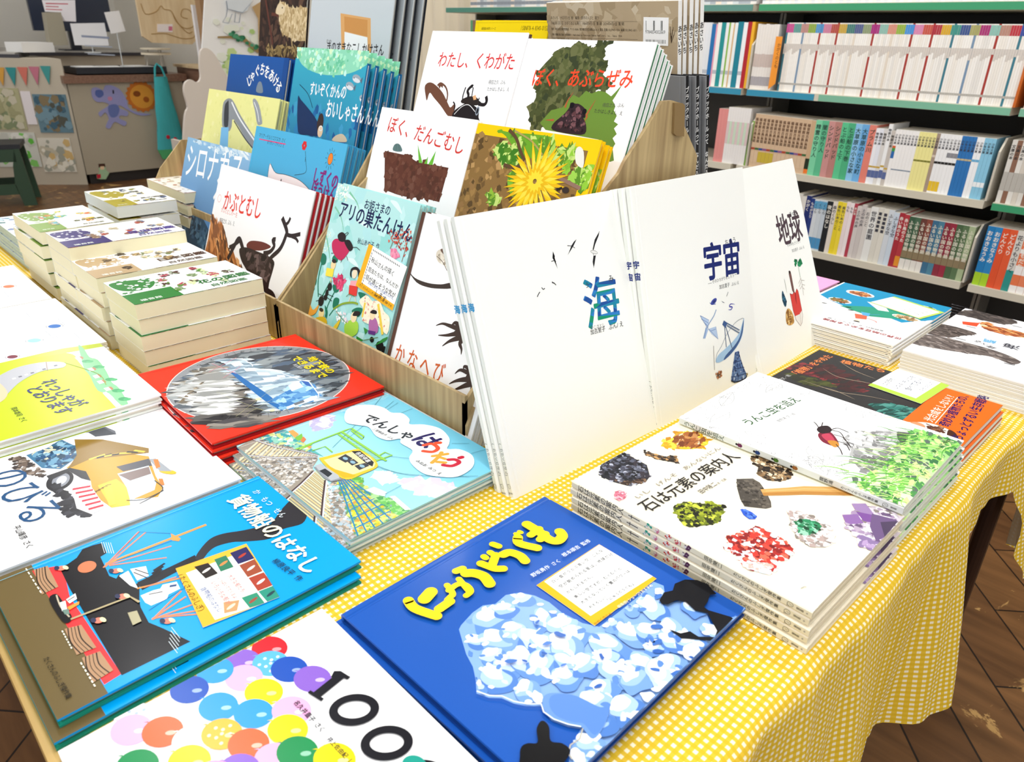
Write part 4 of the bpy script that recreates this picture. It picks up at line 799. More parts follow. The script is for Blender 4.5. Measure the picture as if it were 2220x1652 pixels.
bub = cr([(24.2,132.5),(9.3,145.9),(7,160.7),(20.7,178.6),(38.4,184.6),(54,183.7),(65,193),(83.9,190.3),(95,182.5),(107.5,195.3),(129,203.5),(153.1,197.6),(165.5,187.7),(173.3,178.6),(183,188.3),(200.5,191.3),(215.5,183.7),(225.6,169.3),(227.2,148.6),(215.8,135.1),(197.7,124.9),(174.3,126.5),(159.1,133.4),(148.5,146),(125.6,146.1),(116.5,151.7),(109.5,138.6),(91.4,134.3),(67.2,140.2),(52.8,132.7),(39.6,126.4)], n=4)
a.p(bub, '#ffffff')
a.t('でんしゃ', [(41.1,144.3),(127.5,157.6)], '#26303a', .06, h=1.0); a.t('は', [(123.7,162.2),(156.1,158.4)], '#201a5c', .07, h=1.15)
for st, c, wd in (([(148.2,163.5),(151.9,172.7),(164.5,171.4),(167.1,161.7),(158.4,154.5)], '#e8502e', 5.5), ([(154,177.6),(156.2,181)], '#e8502e', 6), ([(174.8,155.5),(182.3,171.1)], '#f5a83a', 5), ([(175.2,168.2),(180.6,159.5),(185.5,145.9)], '#f5a83a', 5), ([(188.2,151.2),(195.6,157)], '#f5a83a', 5), ([(183.5,160.3),(189.4,162)], '#f5a83a', 4.5), ([(193.4,164.1),(198.5,169.7),(206.1,168.7),(206.1,157.9),(198.2,152)], '#c8203c', 5.5), ([(198.7,176.1),(199.4,178.8)], '#c8203c', 6)): a.l(st, wd, c, smooth=True); a.e(st[0], wd/2, wd/2, c); a.e(st[-1], wd/2, wd/2, c)
a.t('三宮麻由子 ぶん', [(74.5,140),(112.6,143.1)], '#3a4650', .01); a.t('みねお みつ え', [(170,133.5),(212.2,135.6)], '#1d262c', .02)
a.l([(8.5, 2), (8.5, H_-2)], .4, '#eef6f4')
b = build_book(24.2, 21.4, .72, a, '#a9dfe8', '#e4ecec', '#1f3f6e', m=GLOSS, pages='#dfe5e2')
place(b, fmat('densha'), 'sky blue book with a yellow train and white cloud bubbles, topmost of three', group='yellow train books')
stack(b, 'densha', 3, .765, ['yellow train picture book, middle copy of its stack of three', 'yellow train picture book, bottom copy of its stack of three'], 'yellow train books', [(-.1, -.75, -.4), (-.45, -1.5, -.6)])

# ---- balloon counting book
a = A_('hundred')
def balloon(px, c, rx=15.5, ry=12.5, dots=None, rot=20):
    a.e(px, rx, ry, c, rot, n=26); h_ = '#%02x%02x%02x' % tuple(int(int(c[i:i+2], 16)*.45+255*.55) for i in (1, 3, 5)); a.e((px[0]+rx*.32, px[1]+ry*.3), rx*.24, ry*.16, h_, rot+30)
    t = R(rot+180); a.p([(px[0]+rx*.97*math.cos(t), px[1]+rx*.97*math.sin(t)+1), (px[0]+rx*1.12*math.cos(t)-1, px[1]+rx*1.12*math.sin(t)-1.5), (px[0]+rx*1.12*math.cos(t)+.5, px[1]+rx*1.12*math.sin(t)+1.5)], c)
    if dots:
        for i in range(9): a.e((px[0]+math.cos(i*2.4)*rx*.25*math.sqrt(i), px[1]+math.sin(i*2.4)*ry*.25*math.sqrt(i)), 1.4, 1.3, dots, same=i > 0)
pk, pu, bl, sk, ye, og, gr = '#f6b2e0', '#8a62c8', '#1c50b4', '#2f9ae4', '#fbe012', '#f4683a', '#148a4c'
for q, c, d in (([(13.1,153.3)], '#d3202c', None), ([(11.5,130.5)], pu, None), ([(28.5,146.3)], '#5cb4ea', '#e4f4fc'), ([(43.9,154.2)], bl, None), ([(65,162.6)], pu, None), ([(28,124)], pk, None), ([(5.3,110.8)], sk, None), ([(10.5,88.5)], bl, None), ([(51.4,128.7)], ye, None), ([(40.9,97.7)], sk, None), ([(64.5,114)], sk, None), ([(81.3,135.7)], pk, None), ([(9,48.9)], '#f2f2fa', '#a9bce8'), ([(18,43.4)], pk, None), ([(34.9,59.1)], og, None), ([(57.2,71.7)], '#ffffff', None), ([(65.6,89.2)], '#f2b43c', '#fdf0c8'), ([(94.4,125.4)], ye, None), ([(86.7,99.2)], og, None), ([(110.5,107.2)], pk, None), ([(116,121.1)], gr, None), ([(71.9,63.2)], ye, None), ([(51.2,35.8)], gr, None), ([(102,85)], pu, None), ([(138.5,137.1)], ye, None), ([(95.3,70.1)], '#f6a0c8', None), ([(127.1,94.2)], sk, None)): balloon(q[0], c, dots=d)
K_ = '#14141c'
a.l([(81.7,155.5),(77.4,182.8)], 7.5, K_); a.l([(74.8,154),(88.7,157.4)], 2.8, K_); a.p([(74,173.6),(70.4,178.7),(73.9,182.5),(84.3,184.8),(84.6,181.6),(77.8,179.1),(77.5,174.7)], K_)
for c in ([(112.4,170)], [(152.5,171.2)], [(191.1,171.6)]): a.ring(c[0], 15.3, 11.2, 6.4, K_, 48); a.ring(c[0], 15.3, 10.4, 2.2, K_, 48)
a.t('名久井直子 さく', [(76,139.9),(113.9,141.7)], '#20202a', .03); a.t('井上佐由紀 しゃしん', [(120.7,141.4),(163.7,143.3)], '#20202a', .03)
a.e([(180,174.8)][0], 9, 7, '#1f9a8a', 20)
b = build_book(24.5, 20.9, .86, a, '#fbfbfc', '#f2f2f2', m=GLOSS)
place(b, fmat('hundred'), 'white counting book covered in coloured balloons with big black number')

# ---- crane truck book
a = A_('nobiru')
a.n([(186.5,97.1),(210.9,118.1),(217,142.8),(210.4,154.2),(224.3,182.2),(194.9,203.4),(208.1,97.5)], 60, ['#e6e9ef', '#eef0f4'], 4, 9, 50)
a.p([(1.8,85.9),(-4.5,99.2),(52.3,192.2),(42.4,194.1),(4.6,183.1),(-24.1,146.4),(-11,112.8)], '#6d7078'); a.p([(-17.6,135.7),(5.9,182.8),(52.3,192.2),(30.8,149.4)], '#55585f'); a.p([(12.6,139.2),(25.4,168.9),(52.5,173.7),(50.9,148.7)], '#e2e6ea')
a.p([(35.5,99.9),(33.6,121.4),(22.1,139.7),(57.3,149.4),(76.2,145.2),(93.9,119.9),(77.7,105.5)], '#3f7496'); a.n([(38.6,103.4),(27.7,135.2),(57.5,148.1),(76.3,141.5),(88.6,121.3),(73.2,107.8)], 110, ['#2f5f80', '#6a9cba', '#1f3f58', '#8fb8cc', '#e8d8b0', '#24507a'], 2, 5, 51, 1.8)
a.n([(32.5,85),(34.5,95),(87.4,105.4),(101.2,103),(86.8,94.1),(57.3,82.9)], 90, ['#6a5a50', '#3a3230', '#94867a', '#4c4038'], 2, 5, 52)
a.p([(95.5,125.3),(67.3,159),(130.7,202),(178.4,192.1),(206.6,188.9),(221,178.6),(205.3,154.8),(215.3,150.2),(209,136.4),(171.3,130.1),(141.1,136.9),(108.4,132.3)], '#c8961f'); a.p([(209,136.4),(155.8,139.4),(155.6,158.4),(182.2,162),(216.9,152)], '#e9bb2c'); a.p([(32.6,151.4),(54.4,175.7),(112,208.8),(122.8,204.9),(93.2,148.8),(99,125.5),(73.6,142.3)], '#8a6a1c')
for i in range(7):
    p0 = Vector([(94,153.5)][0]).lerp(Vector([(109.3,205.8)][0]), i/7); p1 = Vector([(92.9,163.7)][0]).lerp(Vector([(121.7,205.2)][0]), i/7); a.l([(p0.x-1, p0.y-4), (p1.x, p1.y+3)], 3.4, '#1f1c18' if i % 2 else '#e8c03a')
a.p([(129.7,166.9),(135.9,200.1),(153.8,197.4),(144.9,169.2)], '#4a4a52'); a.p([(145.6,162.9),(151.2,194.5),(192.8,187.2),(205.3,180.9),(208.3,154.9),(181.1,160.7)], '#cbdde8'); a.p([(149,163),(153.7,193.6),(170.2,190.1),(169.5,168.2)], '#7c6a66')
a.p([(156.7,143.8),(160.1,151),(205.2,142.2),(204.8,135.5)], '#f2cb3a')
for i in range(5): a.l([tuple(Vector([(162,145)][0])+Vector((i*1.4, -i*4))), tuple(Vector([(163,150.8)][0])+Vector((i*1.4, -i*4)))], 1.2, '#2a241c')
a.e([(119.2,112.6)][0], 21, 13, '#1d1c20', -20); a.e([(118.9,113.6)][0], 15, 8.5, '#8b8f98', -20); a.e([(119.4,114.2)][0], 9, 5, '#c9ced6', -20); a.p([(99.4,104.6),(98.1,128.1),(117.8,139.1),(141.1,136.9),(129.5,130.9),(105.9,126),(112.1,104.7)], '#2b2b2e')
a.n([(104.6,103.3),(153.5,110.5),(214,121.5),(196.3,100.8),(176.9,98.7),(159.6,104.4)], 60, ['#2a2a30', '#3c3c44', '#1f1f24'], 3, 7, 53)
a.p([(144.6,117),(147.6,133.8),(204.6,132.2),(208,117.9),(187.1,109.9)], '#f6f2f2')
for i in range(6): p0 = Vector([(146.7,117.3)][0]).lerp(Vector([(206.8,118.3)][0]), i/6); p1 = Vector([(149.1,133.3)][0]).lerp(Vector([(204.6,131.6)][0]), (i+.4)/6); a.l([p0, p1], 4, '#c8283c')
a.e([(178.6,205.1)][0], 11, 4, '#e8b81f', 30); a.p([(137.5,199.5),(141.2,205.9),(180.7,208.9),(172.2,199.5)], '#9aa0a8'); a.p([(142,203),(144.5,207.3),(163.3,202.8),(163.2,198.2)], '#e27a2a'); a.p([(186.1,192.2),(189.1,195.6),(202.5,192.5),(201.3,188.5)], '#e27a2a')
for q in ([(221.1,159.7),(211.1,187.2),(187,187.7)], [(205.8,152.3),(215.7,166.3),(212.8,187.8)]): a.l(q, 1, '#2b2b30', smooth=True)
a.t('のびる', [(56.2,56.6),(189.9,66.2)], '#1d4e7c', .0, h=1.0); a.t('平山暉彦 さく', [(179.4,54.6),(227.2,55.9)], '#2b2b2b', .02)
b = build_book(24.5, 26, .9, a, '#fcfcfd', '#e9e9ee', m=GLOSS)
place(b, fmat('nobiru'), 'white hardcover with a yellow crane truck, upper of two at the table front', group='crane truck books')
copy_tree(b, fmat('nobiru', -.1, -.25, -.94, .1), 'white crane truck hardcover lying underneath its twin', 'crane truck books')

# ---- passing train book
a = A_('ressha')
a.p(cr([(56.4,90.7),(-9.4,136.7),(-8.8,171.2),(6.1,199.5),(32.5,217.7),(64.2,215.7),(123.8,211.9),(176.7,205.7),(195.5,208.1),(242.2,212.6),(257.6,196),(258.7,119.5),(249.7,40)], n=3), '#c3d81e')
a.p([(-9.4,136.7),(-20.7,142.6),(21.7,286.2),(35.7,285.3),(17.3,192.9)], '#b9c832'); a.p([(24.5,285.2),(38.6,284.3),(34.5,326.4),(21.4,329.2)], '#1f6a5a')
a.p(cr([(1.5,234.2),(20.9,236),(58.7,231.9),(76.9,237.3),(124.3,233),(166.5,226.2),(190.1,227),(248,219),(241.1,211.4),(199,212),(181,204.3),(123.8,211.9),(94.6,213.7),(51,223.2)], n=3), '#7cc48c')
for c in ([(71.8,224.2)], [(102.2,229.3)], [(156.2,227.9)], [(197.6,222.7)], [(227.9,220.1)]): a.e(c[0], 7, 5, '#2c9a5a', 30); a.e((c[0][0]+4, c[0][1]+3), 5, 4, '#3fae6a', 30)
for c in ([(53.7,218.8)], [(105.8,219.2)], [(134.7,217.2)], [(156.8,215.4)], [(185,214.9)]): x, y = c[0]; a.p([(x-6, y-3), (x+6, y-3), (x+6, y+3), (x-6, y+3)], '#f4efe2'); a.p([(x-7, y+3), (x+7, y+3), (x+4, y+6), (x-4, y+6)], '#b0704c')
a.p([(193.7,206.2),(191.5,211.1),(246.2,211.3),(245.5,204.9)], '#ffffff')
tr1 = cr([(63.3,111.2),(37.8,136.2),(31.9,157.7),(37.6,182.2),(56.7,199.9),(74,194.2),(68.5,174),(73.7,155.8),(90.7,135.3),(118.3,116.3),(128.2,109.5),(119.1,99.3)], n=3); a.p(tr1, '#b9bbc2')
a.p(cr([(63.3,111.2),(75.2,118.1),(114.4,118),(135.8,106.3),(134.3,93.1)], n=3), '#f2c8a4')
for i in range(8): p0 = Vector([(70.2,135.3)][0]).lerp(Vector([(59.3,195.6)][0]), i/8); a.p([(p0.x-2.2, p0.y-2), (p0.x+2.2, p0.y-2), (p0.x+2.2, p0.y+2), (p0.x-2.2, p0.y+2)], '#6c6e78' if i % 2 else '#f4f4f4')
a.l([(37.6,182.2),(72.3,174.8)], 1, '#a08a78'); a.l([(56.7,199.9),(126.5,221.6),(170.6,217.9)], 1, '#8a9a2a', smooth=True)
a.t('れっしゃが', [(105.1,157.8),(213.5,166.7)], '#231f6c', .04); a.t('とおります', [(115.3,137.4),(224.1,148.1)], '#231f6c', .04); a.t('岡本雄司 さく', [(163.2,109.8),(213.8,110.2)], '#3a4a1a', .01)
b = build_book(24.6, 26, .9, a, '#fbfbfb', '#e8ebe4', m=GLOSS)
place(b, fmat('ressha'), 'white and lime green train book, topmost of its stack at the left', group='lime green train books')
stack(b, 'ressha', 4, .97, ['lime green train book, %s from the top of its stack' % o for o in ORD[:3]], 'lime green train books', [(.15, -.25, .1), (.25, -.3, 0), (.3, -.5, .1)])

# ---- large thin white picture sheets at the far left
for k, seed, lab in (('maga', 61, 'behind the lime green train book'), ('magb', 62, 'at the left edge, below the blue magazines')):
    a = A_(k); rnd = random.Random(seed); W_, H_ = FR[k][5]*10, FR[k][6]*10
    for i in range(34):
        x = rnd.uniform(10, W_-50); y = rnd.uniform(15, H_-15); a.l([(x, y), (x+rnd.uniform(15, 45), y+rnd.uniform(-1, 1))], .6, rnd.choice(('#b9b9c6', '#d0c4cc', '#9aa4b8')), same=i > 0)
    a.p([(30, 0), (W_, 0), (W_, 4), (200, 16), (110, 9)], '#c9c9d0')
    for c, r, cc in (((W_*.9, H_*.55), 6, '#7c3a48'), ((W_*.72, H_*.7), 8, '#9ed4ea'), ((W_*.35, H_*.3), 5, '#6a7ac8'), ((W_*.55, H_*.85), 8, '#3f78c8' if k == 'maga' else '#e8825c')): a.e(c, r*1.3, r, cc, 25); a.ring(c, r*1.7, r*1.3, .6, '#555b70', 25)
    for j in range(5): a.l([(W_*.6+j*9, H_*.35+j*4), (W_*.64+j*9, H_*.42+j*3), (W_*.68+j*9, H_*.36+j*4)], .6, '#6a6a78', smooth=True)
    mb = None
    b = build_book(27, 26.6, .28, a, '#fdfdfe', '#f4f4f4', hard=False)
    place(b, fmat(k), 'large thin white picture magazine %s, topmost' % lab, group='large white picture magazines')
    stack(b, k, 8, .34, ['large thin white magazine %s, %s from the top' % (lab, o) for o in ORD[:7]], 'large white picture magazines', [(rnd.uniform(-.2, .2), rnd.uniform(-.2, .2), rnd.uniform(-.3, .3)) for _ in range(7)])

# ---- fermented bean book and fish book, facing the far side
a = A_('natto')
W_, H_ = 200, FR['natto'][6]*10
a.p([(197.1,-4.7),(-10.4,-32),(-6.2,85.6),(31.7,153),(78.2,135.5),(113.2,151.2),(164.6,132.8),(194.9,112.9)], '#1392c0'); a.p([(143.2,147.7),(112.8,118.7),(56.8,85.4),(11.4,94.1),(16.5,123.8),(80.8,162.8)], '#2a9a7c')
a.p([(118.2,85.2),(87.9,83.1),(68.5,111.7),(85.1,118.4)], '#fdfdfd')
for c, rx, ry, cc in (([(146.5,48.8)], 26, 17, ['#a8603a', '#8a4a2c', '#c98a52', '#6f3a22', '#e09a60']), ([(154.8,118.6)], 21, 14, ['#8a5a34', '#6f4426', '#4f7a3a', '#a87848']), ([(35.3,122)], 24, 12, ['#c9a878', '#a88858', '#e4cba0', '#8a6a44']), ([(31.2,36.3)], 16, 9, ['#4f6a3a', '#8a7a3a', '#35502a'])):
    a.e(c[0], rx, ry, '#f6f7f8', 0); pol = [(c[0][0]+rx*.78*math.cos(R(t)), c[0][1]+ry*.75*math.sin(R(t))) for t in range(0, 360, 20)]; a.p(pol, cc[0]); a.n(pol, 70, cc, 1.5, 3.6, 71, 1.8)
a.p([(105.4,169.5),(86.1,163),(78.7,184.3),(94.1,192.7)], '#ee6a4c'); a.p([(102.2,150.9),(86.9,147.9),(82.6,165),(92.7,167)], '#5aaede'); a.e([(87.6,201.6)][0], 5, 4, '#f2dcc4'); a.l([(80.8,177.2),(65.5,180.7),(60.5,186.5)], 1.6, '#e86a5c', smooth=True); a.l([(88.5,157.2),(73.1,141.7)], 1.6, '#5aaede'); a.e([(86.1,206.9)][0], 5.5, 2.5, '#2b2b2b')
for c in ([(127.3,144.7)], [(117.9,156.7)], [(167.2,156)]): a.e(c[0], 5, 2, '#33302c', 15)
a.t('世界の納豆をめぐる探検', [(1.4,229.3),(131.1,233.4)], '#a8383c', .03); a.t('高野秀行 文 スケラッコ 絵', [(35.8,216.1),(128.4,224.2)], '#55555c'); 
b = build_book(20, 27.2, .56, a, '#fcfcfd', '#ece9e0', pages='#d9d3c4')
place(b, fmat('natto', dn=.34), 'white and blue book with painted dishes of food, topmost behind the white books', group='food travel books')
for i in range(1, 6): copy_tree(b, fmat('natto', random.uniform(-.12, .12), random.uniform(-.15, .15), .34-.61*i, random.uniform(-.3, .3)), 'food travel book, %s from the top of its stack' % ORD[i-1], 'food travel books')
f = FR['note_e']; a = Art(f[5], f[6]); W_, H_ = f[5]*10, f[6]*10
a.p([(0, 0), (W_, 0), (W_, H_), (0, H_)], '#b7dc52'); a.p([(5, 6), (W_, 6), (W_, H_-3), (5, H_-3)], '#fdfdfb')
for j in range(4): a.t('納豆は日本だけじゃない!', [(14, H_-22-j*12), (W_-12-j*6, H_-22-j*12)], '#4a4a52', 0, jit=.1)
card('note_e', a, 'green-edged handwritten card lying on the food travel book')

a = A_('fish')
def fish(pl_, cols, seed, rot):
    a.sm(pl_, cols[0]); a.n(pl_, 170, cols, 1.5, 4, seed, 2.2, rot)
a.L += 1
for i in range(22):
    x = 20+i*7; a.l([(x, 120), (x+30, 230)], .3, '#9aa8c0', same=True)
fish([(221.4,28.5),(203.9,27),(188.5,2.7),(158.8,-7.1),(128,-0.8),(115,13.2),(129,40.9),(163.4,46.2),(193.3,45.2),(207.1,49.2)], ['#4a4240', '#2f2a2a', '#6a605c', '#58504c', '#3a3434'], 81, 170)
fish([(216.2,185.9),(219.9,132.6),(203.7,121.8),(175.9,117.5),(145.3,125.3),(159,156.9),(170.3,180.3),(200.5,189.1)], ['#5a504c', '#3a3230', '#7a6e68', '#463e3a'], 82, 170)
fish([(217.1,223.9),(199.2,192.9),(169.1,184),(124.3,182.2),(88.1,187.9),(63,204.3),(70,225.3),(97.3,216.7),(122.2,227),(161.2,243.7),(202.1,252.1)], ['#6a605c', '#4a4240', '#8a7e78', '#544a48', '#9a908a'], 83, 165)
fish([(157.5,62.5),(148.1,49.3),(136.3,66.1),(112.3,60.4),(91.3,63),(87.2,84.4),(114.7,95.3),(135.9,93.1),(147.6,84.7)], ['#b5623a', '#8a4426', '#d98a4c', '#a05230', '#e8b878'], 84, 170)
a.p([(180.6,80.1),(157.9,65.3),(155.9,88.8),(175.6,94.9)], '#e8502e')
for c in ([(161.3,98.5)], [(154.4,172.1)], [(71.6,227.1)], [(109.6,35.2)]): a.l([(c[0][0]-7, c[0][1]), (c[0][0]+7, c[0][1]+1)], 2, '#1d1a1c')
a.e([(149.5,73.7)][0], 6, 4, '#f2e2b4'); a.t('海', [(79.1,135.1),(103.3,138.4)], '#3f3f4a', .03); a.t('網', [(112.1,138.5),(130.3,141.4)], '#6ab4e0', .03); a.t('調べる', [(103,172.1),(136.2,156.3)], '#30303a')
a.t('たくさんのふしぎ傑作集', [(177.7,-3.6),(224.7,-6.4)], '#6a6a72')
b = build_book(20, FR['fish'][6], .46, a, '#fbfbfd', '#ece9e0', pages='#cfc9bd')
place(b, fmat('fish', dn=.44), 'white book with drawings of long brown fish, topmost at the table end', group='fish books')
for i in range(1, 9): copy_tree(b, fmat('fish', random.uniform(-.12, .12), random.uniform(-.15, .15), .44-.5*i, random.uniform(-.3, .3)), 'fish drawing book, %s from the top of its stack' % ORD[i-1], 'fish books')
# small pink book behind
a = Art(18, 18); a.e((60, 40), 34, 18, '#7a3a6a'); a.e((60, 40), 31, 15, '#f8f4ea'); a.t('うちゅう', [(38, 36), (82, 44)], '#3aa86a', .03)
b = build_book(18, 18, .9, a, '#f2a8d4', '#e8a0c8'); M0 = Matrix.Translation((-.735, 1.27, .003))
place(b, M0 @ Matrix.Translation((0, 0, .028)), 'pink book with a white oval title, topmost beyond the white science books', group='pink books')
for i in range(3): copy_tree(b, M0 @ Matrix.Translation((.001*i, 0, .0187-.0093*i)), 'pink book, %s from the top of its stack' % ORD[i], 'pink books')

# ================================================================== books standing up
def behind(root, k, n, step, what, group, du=0, dv=0, jit=.08, dr=0):
    for i in range(1, n):
        copy_tree(root, fmat(k, du*i+random.uniform(-jit, jit), dv*i+random.uniform(-jit, jit), -step*i, dr*i), '%s, %s copy counted from the front' % (what, ORD[i-1]), group)

# ---- three big white science books leaning on the rack
def big_white(k, art, label, n, step, group, spine_col, spine_txt, dvs=0, dus=0, **kw):
    T = .86; s = Art(T, 31.4)
    s.tv(spine_txt, [(4.3, 226), (4.3, 226-15*len(spine_txt))], spine_col, .05, .68)
    s.tv('(かがくのほん)', [(4.3, 66), (4.3, 24)], '#3b4450', .0, .95)
    hand_mark(s, (4.3, 15), 3.4); s.t('福音館', [(.8, 6), (8, 6)], '#4a4a48')
    art.t('x', [(0, 0), (1, 0)], '#ffffff') if False else None
    b = build_book(FR[k][5], 31.4, T, art, '#fbfcf8', '#f6f7f2', '#f2f5ef', sart=s, m=PRINT, pages='#ece8dc')
    place(b, fmat(k), label, group=group)
    for i in range(1, n): copy_tree(b, fmat(k, dus*i, dvs*i, -step*i), '%s copy behind the front %s' % (ORD[i-1], group[:-1]), group)
a = A_('umi')
def gull(a, pts, w, col='#1c1c20'):
    a.l(pts, w, col, smooth=True, taper=2)
for q in ([(211.4,268.3),(208.7,263.3),(199.6,253.6),(195.5,247.7),(194,248.9),(200.4,259.6)], [(193.4,241.1),(197.7,240.9),(193,231.4),(190.1,227),(190.2,234.3)]): a.p(q, '#1d1d22')
a.l([(211.4,268.3),(197.8,253.9),(193.4,246.5),(194.2,238.5),(190.1,227)], .6, '#222226'); a.e([(195.6,245.2)][0], 6, 2, '#e9e9e6', -20); a.ring([(195.6,245.2)][0], 6, 2, .4, '#333', -20)
for q in ([(169.9,264.8),(164.9,262.7),(159.4,258.8),(154.4,252.9),(150.3,248.8),(156.6,253.3),(162.6,257.8)], [(128.2,257.2),(129.9,251.3),(127.3,246.3),(130.6,236.4),(129.3,242.5),(125.6,249.7)]): a.p(q, '#17171b')
a.l([(152.9,259.8),(160.3,258.2),(164.6,255.1)], .8, '#2a2a2e'); a.l([(122.8,246.4),(128,246.5),(130.3,245.1)], .8, '#2a2a2e')
for q in ([(117.7,222.5),(120.5,221.7),(123.3,218.6)], [(117.7,223.4),(121.8,220.3)], [(100.3,220.2),(102.2,217.5),(105,218.4)], [(91,211.2),(94.3,214.4),(96.6,215.9)]): a.l(q, 1.1, '#26262a')
# the big character for "sea", printed in sea colours
n0 = len(a.items); a.t('海', [(159.2,161.1),(225.2,157.8)], '#1b7fb8', .028, h=1.0)
sea = a.items[n0:]; del a.items[n0:]
def seacol(x, y):
    v = math.sin(x*.21+1)*math.cos(y*.17)+.5*math.sin(x*.5+y*.4)
    return '#12946e' if v > .55 else '#1a86a8' if v > .1 else '#2c7fc9' if v > -.35 else '#1c4f9c'
for _, pts, fs, _c, L_ in sea:
    for fc in fs:
        x = sum(pts[i][0] for i in fc)/len(fc); y = sum(pts[i][1] for i in fc)/len(fc)
        a.items.append(([pts[i] for i in fc], seacol(x, y), L_, None))
a.t('う', [(169.3,206.3),(177,205.7)], '#33343a', .01); a.t('み', [(212.1,205.5),(221.8,205.1)], '#33343a', .01)
a.t('加古里子', [(164.4,149.8),(191.2,148.6)], '#2d2d30', .01); a.t('ぶん/え', [(197.1,148.2),(225.1,146.9)], '#2d2d30', .005)
a.t('かこさとし', [(165.9,155.5),(191.9,154)], '#6a6a6c')
big_white('umi', a, 'white science book with gulls and a big sea-coloured character, front copy', 3, .96, 'white sea books', '#2f9ad4', '海', dus=-.25)
a = A_('uchu')
NV = '#14256e'
a.t('宇宙', [(136.1,175.6),(231.4,169.8)], NV, .055, h=1.15); a.t('う', [(156.6,211),(165.5,210.7)], '#2a2a34'); a.t('ちゅう', [(194.1,211.1),(223.6,211.6)], '#2a2a34', .01)
a.l([(144.4,166.1),(153.3,165.7)], .5, '#555'); a.l([(211.9,166.1),(221,165.9)], .5, '#555'); a.t('そのひろがりをしろう', [(154.6,164.6),(211,163.6)], '#44444c', .0); a.t('加古里子', [(170.6,153.7),(197.5,152.2)], '#2d2d30', .01); a.t('ぶん/え', [(201.7,151.9),(222,150.9)], '#2d2d30')
a.e([(154.1,139)][0], 8, 3.6, '#3d4aa0', 15); a.e([(155,138.8)][0], 3.5, 1.6, '#20296a', 15); a.l([(144.1,139.4),(149.5,135.9),(158.4,134.6)], .9, '#3d4aa0', smooth=True); a.p([(173,136.1),(175.8,134.4),(181.5,130.8),(176.6,132.7)], '#262c5c'); a.l([(192.2,145),(187.1,139.6)], .8, '#222'); a.l([(206.5,123.7),(196.2,126.5),(192,123.8),(199.1,121.1),(194.9,118.4),(188.3,119.9)], 2, '#4a4aa8', smooth=True, taper=2)
LB = '#7fa4d4'
a.p([(118.4,126.8),(137.8,116.1),(134.3,103.9)], '#b8cdea'); a.p([(129.1,108),(134.2,103),(125.5,92.4),(120.8,93.6)], '#a9c2e6'); a.p([(134.3,103.9),(153.4,103.1),(156.5,83.8),(141.9,94.8)], '#b8cdea')
a.l([(158.2,126.5),(150.8,118.9),(138.6,111.5),(128.4,103.8),(120.8,93.6)], 1.8, '#8fa8cc', smooth=True)
for q in ([(118.4,126.8),(137.8,116.1),(134.3,103.9),(118.4,126.8)], [(120.5,121.5),(136.2,112.1)], [(125.4,116),(134.9,107.5)], [(135.8,103.5),(156.5,83.8),(153.4,103.1)], [(140.2,99.6),(152.8,99.5)], [(128.8,106.6),(124.1,92.7)]): a.l(q, .6, '#5a7ab8')
dish = cr([(145.6,54),(152.9,61),(173.6,66.1),(196,72.5),(212.5,80.7),(222,92.2),(227.3,97.9),(220.1,75.8),(205.3,62.6),(182.2,53.3),(160.5,50),(149.2,50.9)], n=4); a.p(dish, '#a8cbea'); a.p(cr([(226,97),(220.5,78.7),(206.7,64.4),(185.1,54.6),(165.8,50.1),(172,56),(194.6,63.8),(212.7,74.5)], n=3), '#3f5f94')
a.l([(145.4,53.1),(149.6,63.3),(162.9,71.8),(179.2,85.7),(202.4,96.7),(221.9,99.2),(227.1,96.8)], .6, '#5a6a80', smooth=True)
a.p([(169.8,102.2),(174.7,107),(183.2,101.2),(177,95.2)], '#3b5a90')
for q in ([(181.7,101.5),(212.9,83.6)], [(181.1,97.8),(211.2,79.5)], [(175.2,97.1),(174.8,67.3)], [(178.3,96.4),(189.8,60.4)]): a.l(q, 1.5, '#5b6f8e')
for i in range(8):
    p0 = Vector([(181.7,101.5)][0]).lerp(Vector([(212.9,83.6)][0]), i/8); p1 = Vector([(181.1,97.8)][0]).lerp(Vector([(211.2,79.5)][0]), (i+1)/8); a.l([p0, p1], .6, '#5b6f8e')
tw = [(195.9,54.3),(204,53.7),(208.4,38.6),(222.8,11.2),(213.8,7.4),(189.2,10.4),(179,15.2),(187.5,35)]; a.p(tw, '#5f7fb4'); a.n(tw, 60, ['#2f4a80', '#a8bcdc', '#4a68a0', '#1f3564'], 1, 3, 91)
for q in ([(199.6,53.3),(184.3,14.3)], [(201.7,52.8),(197.4,10)], [(204.8,51.9),(219.9,10.4)], [(191,40.2),(209.9,37.6)], [(186.3,30.8),(216.5,25.5)], [(181.4,19.8),(221.6,14.7)]): a.l(q, 1, '#1f3564')
a.l([(179.6,15.1),(190.8,10),(213.8,7.7),(222.2,11)], 2.2, '#15233f', smooth=True); a.l([(143.2,77.4),(141.8,62.4),(140.2,42.6)], .7, '#5a4a40'); a.n([(140.8,40.4),(155.8,37.1),(158.1,28),(140.6,29.3)], 30, ['#8a5638', '#c98a64', '#4a342a'], 1, 2.6, 92); a.e([(222.5,12.9)][0], 2.4, 2, '#9a8a5a')
big_white('uchu', a, 'white science book with a radio telescope and navy title, front copy', 3, .96, 'white space books', '#1d2f7c', '宇宙', dus=-.35)
a = A_('chikyu')
a.t('地球', [(148.3,183.3),(236.4,182.2)], '#4e3d46', .045, h=1.25); a.t('ち', [(170.5,219.3),(179.2,219.4)], '#333'); a.t('きゅう', [(202.3,221.3),(231.4,221.8)], '#333', .01); a.t('その中をさぐろう', [(172.3,175.3),(221.8,174.2)], '#555'); a.t('加古里子 ぶん/え', [(185,164.2),(232.1,162.7)], '#444')
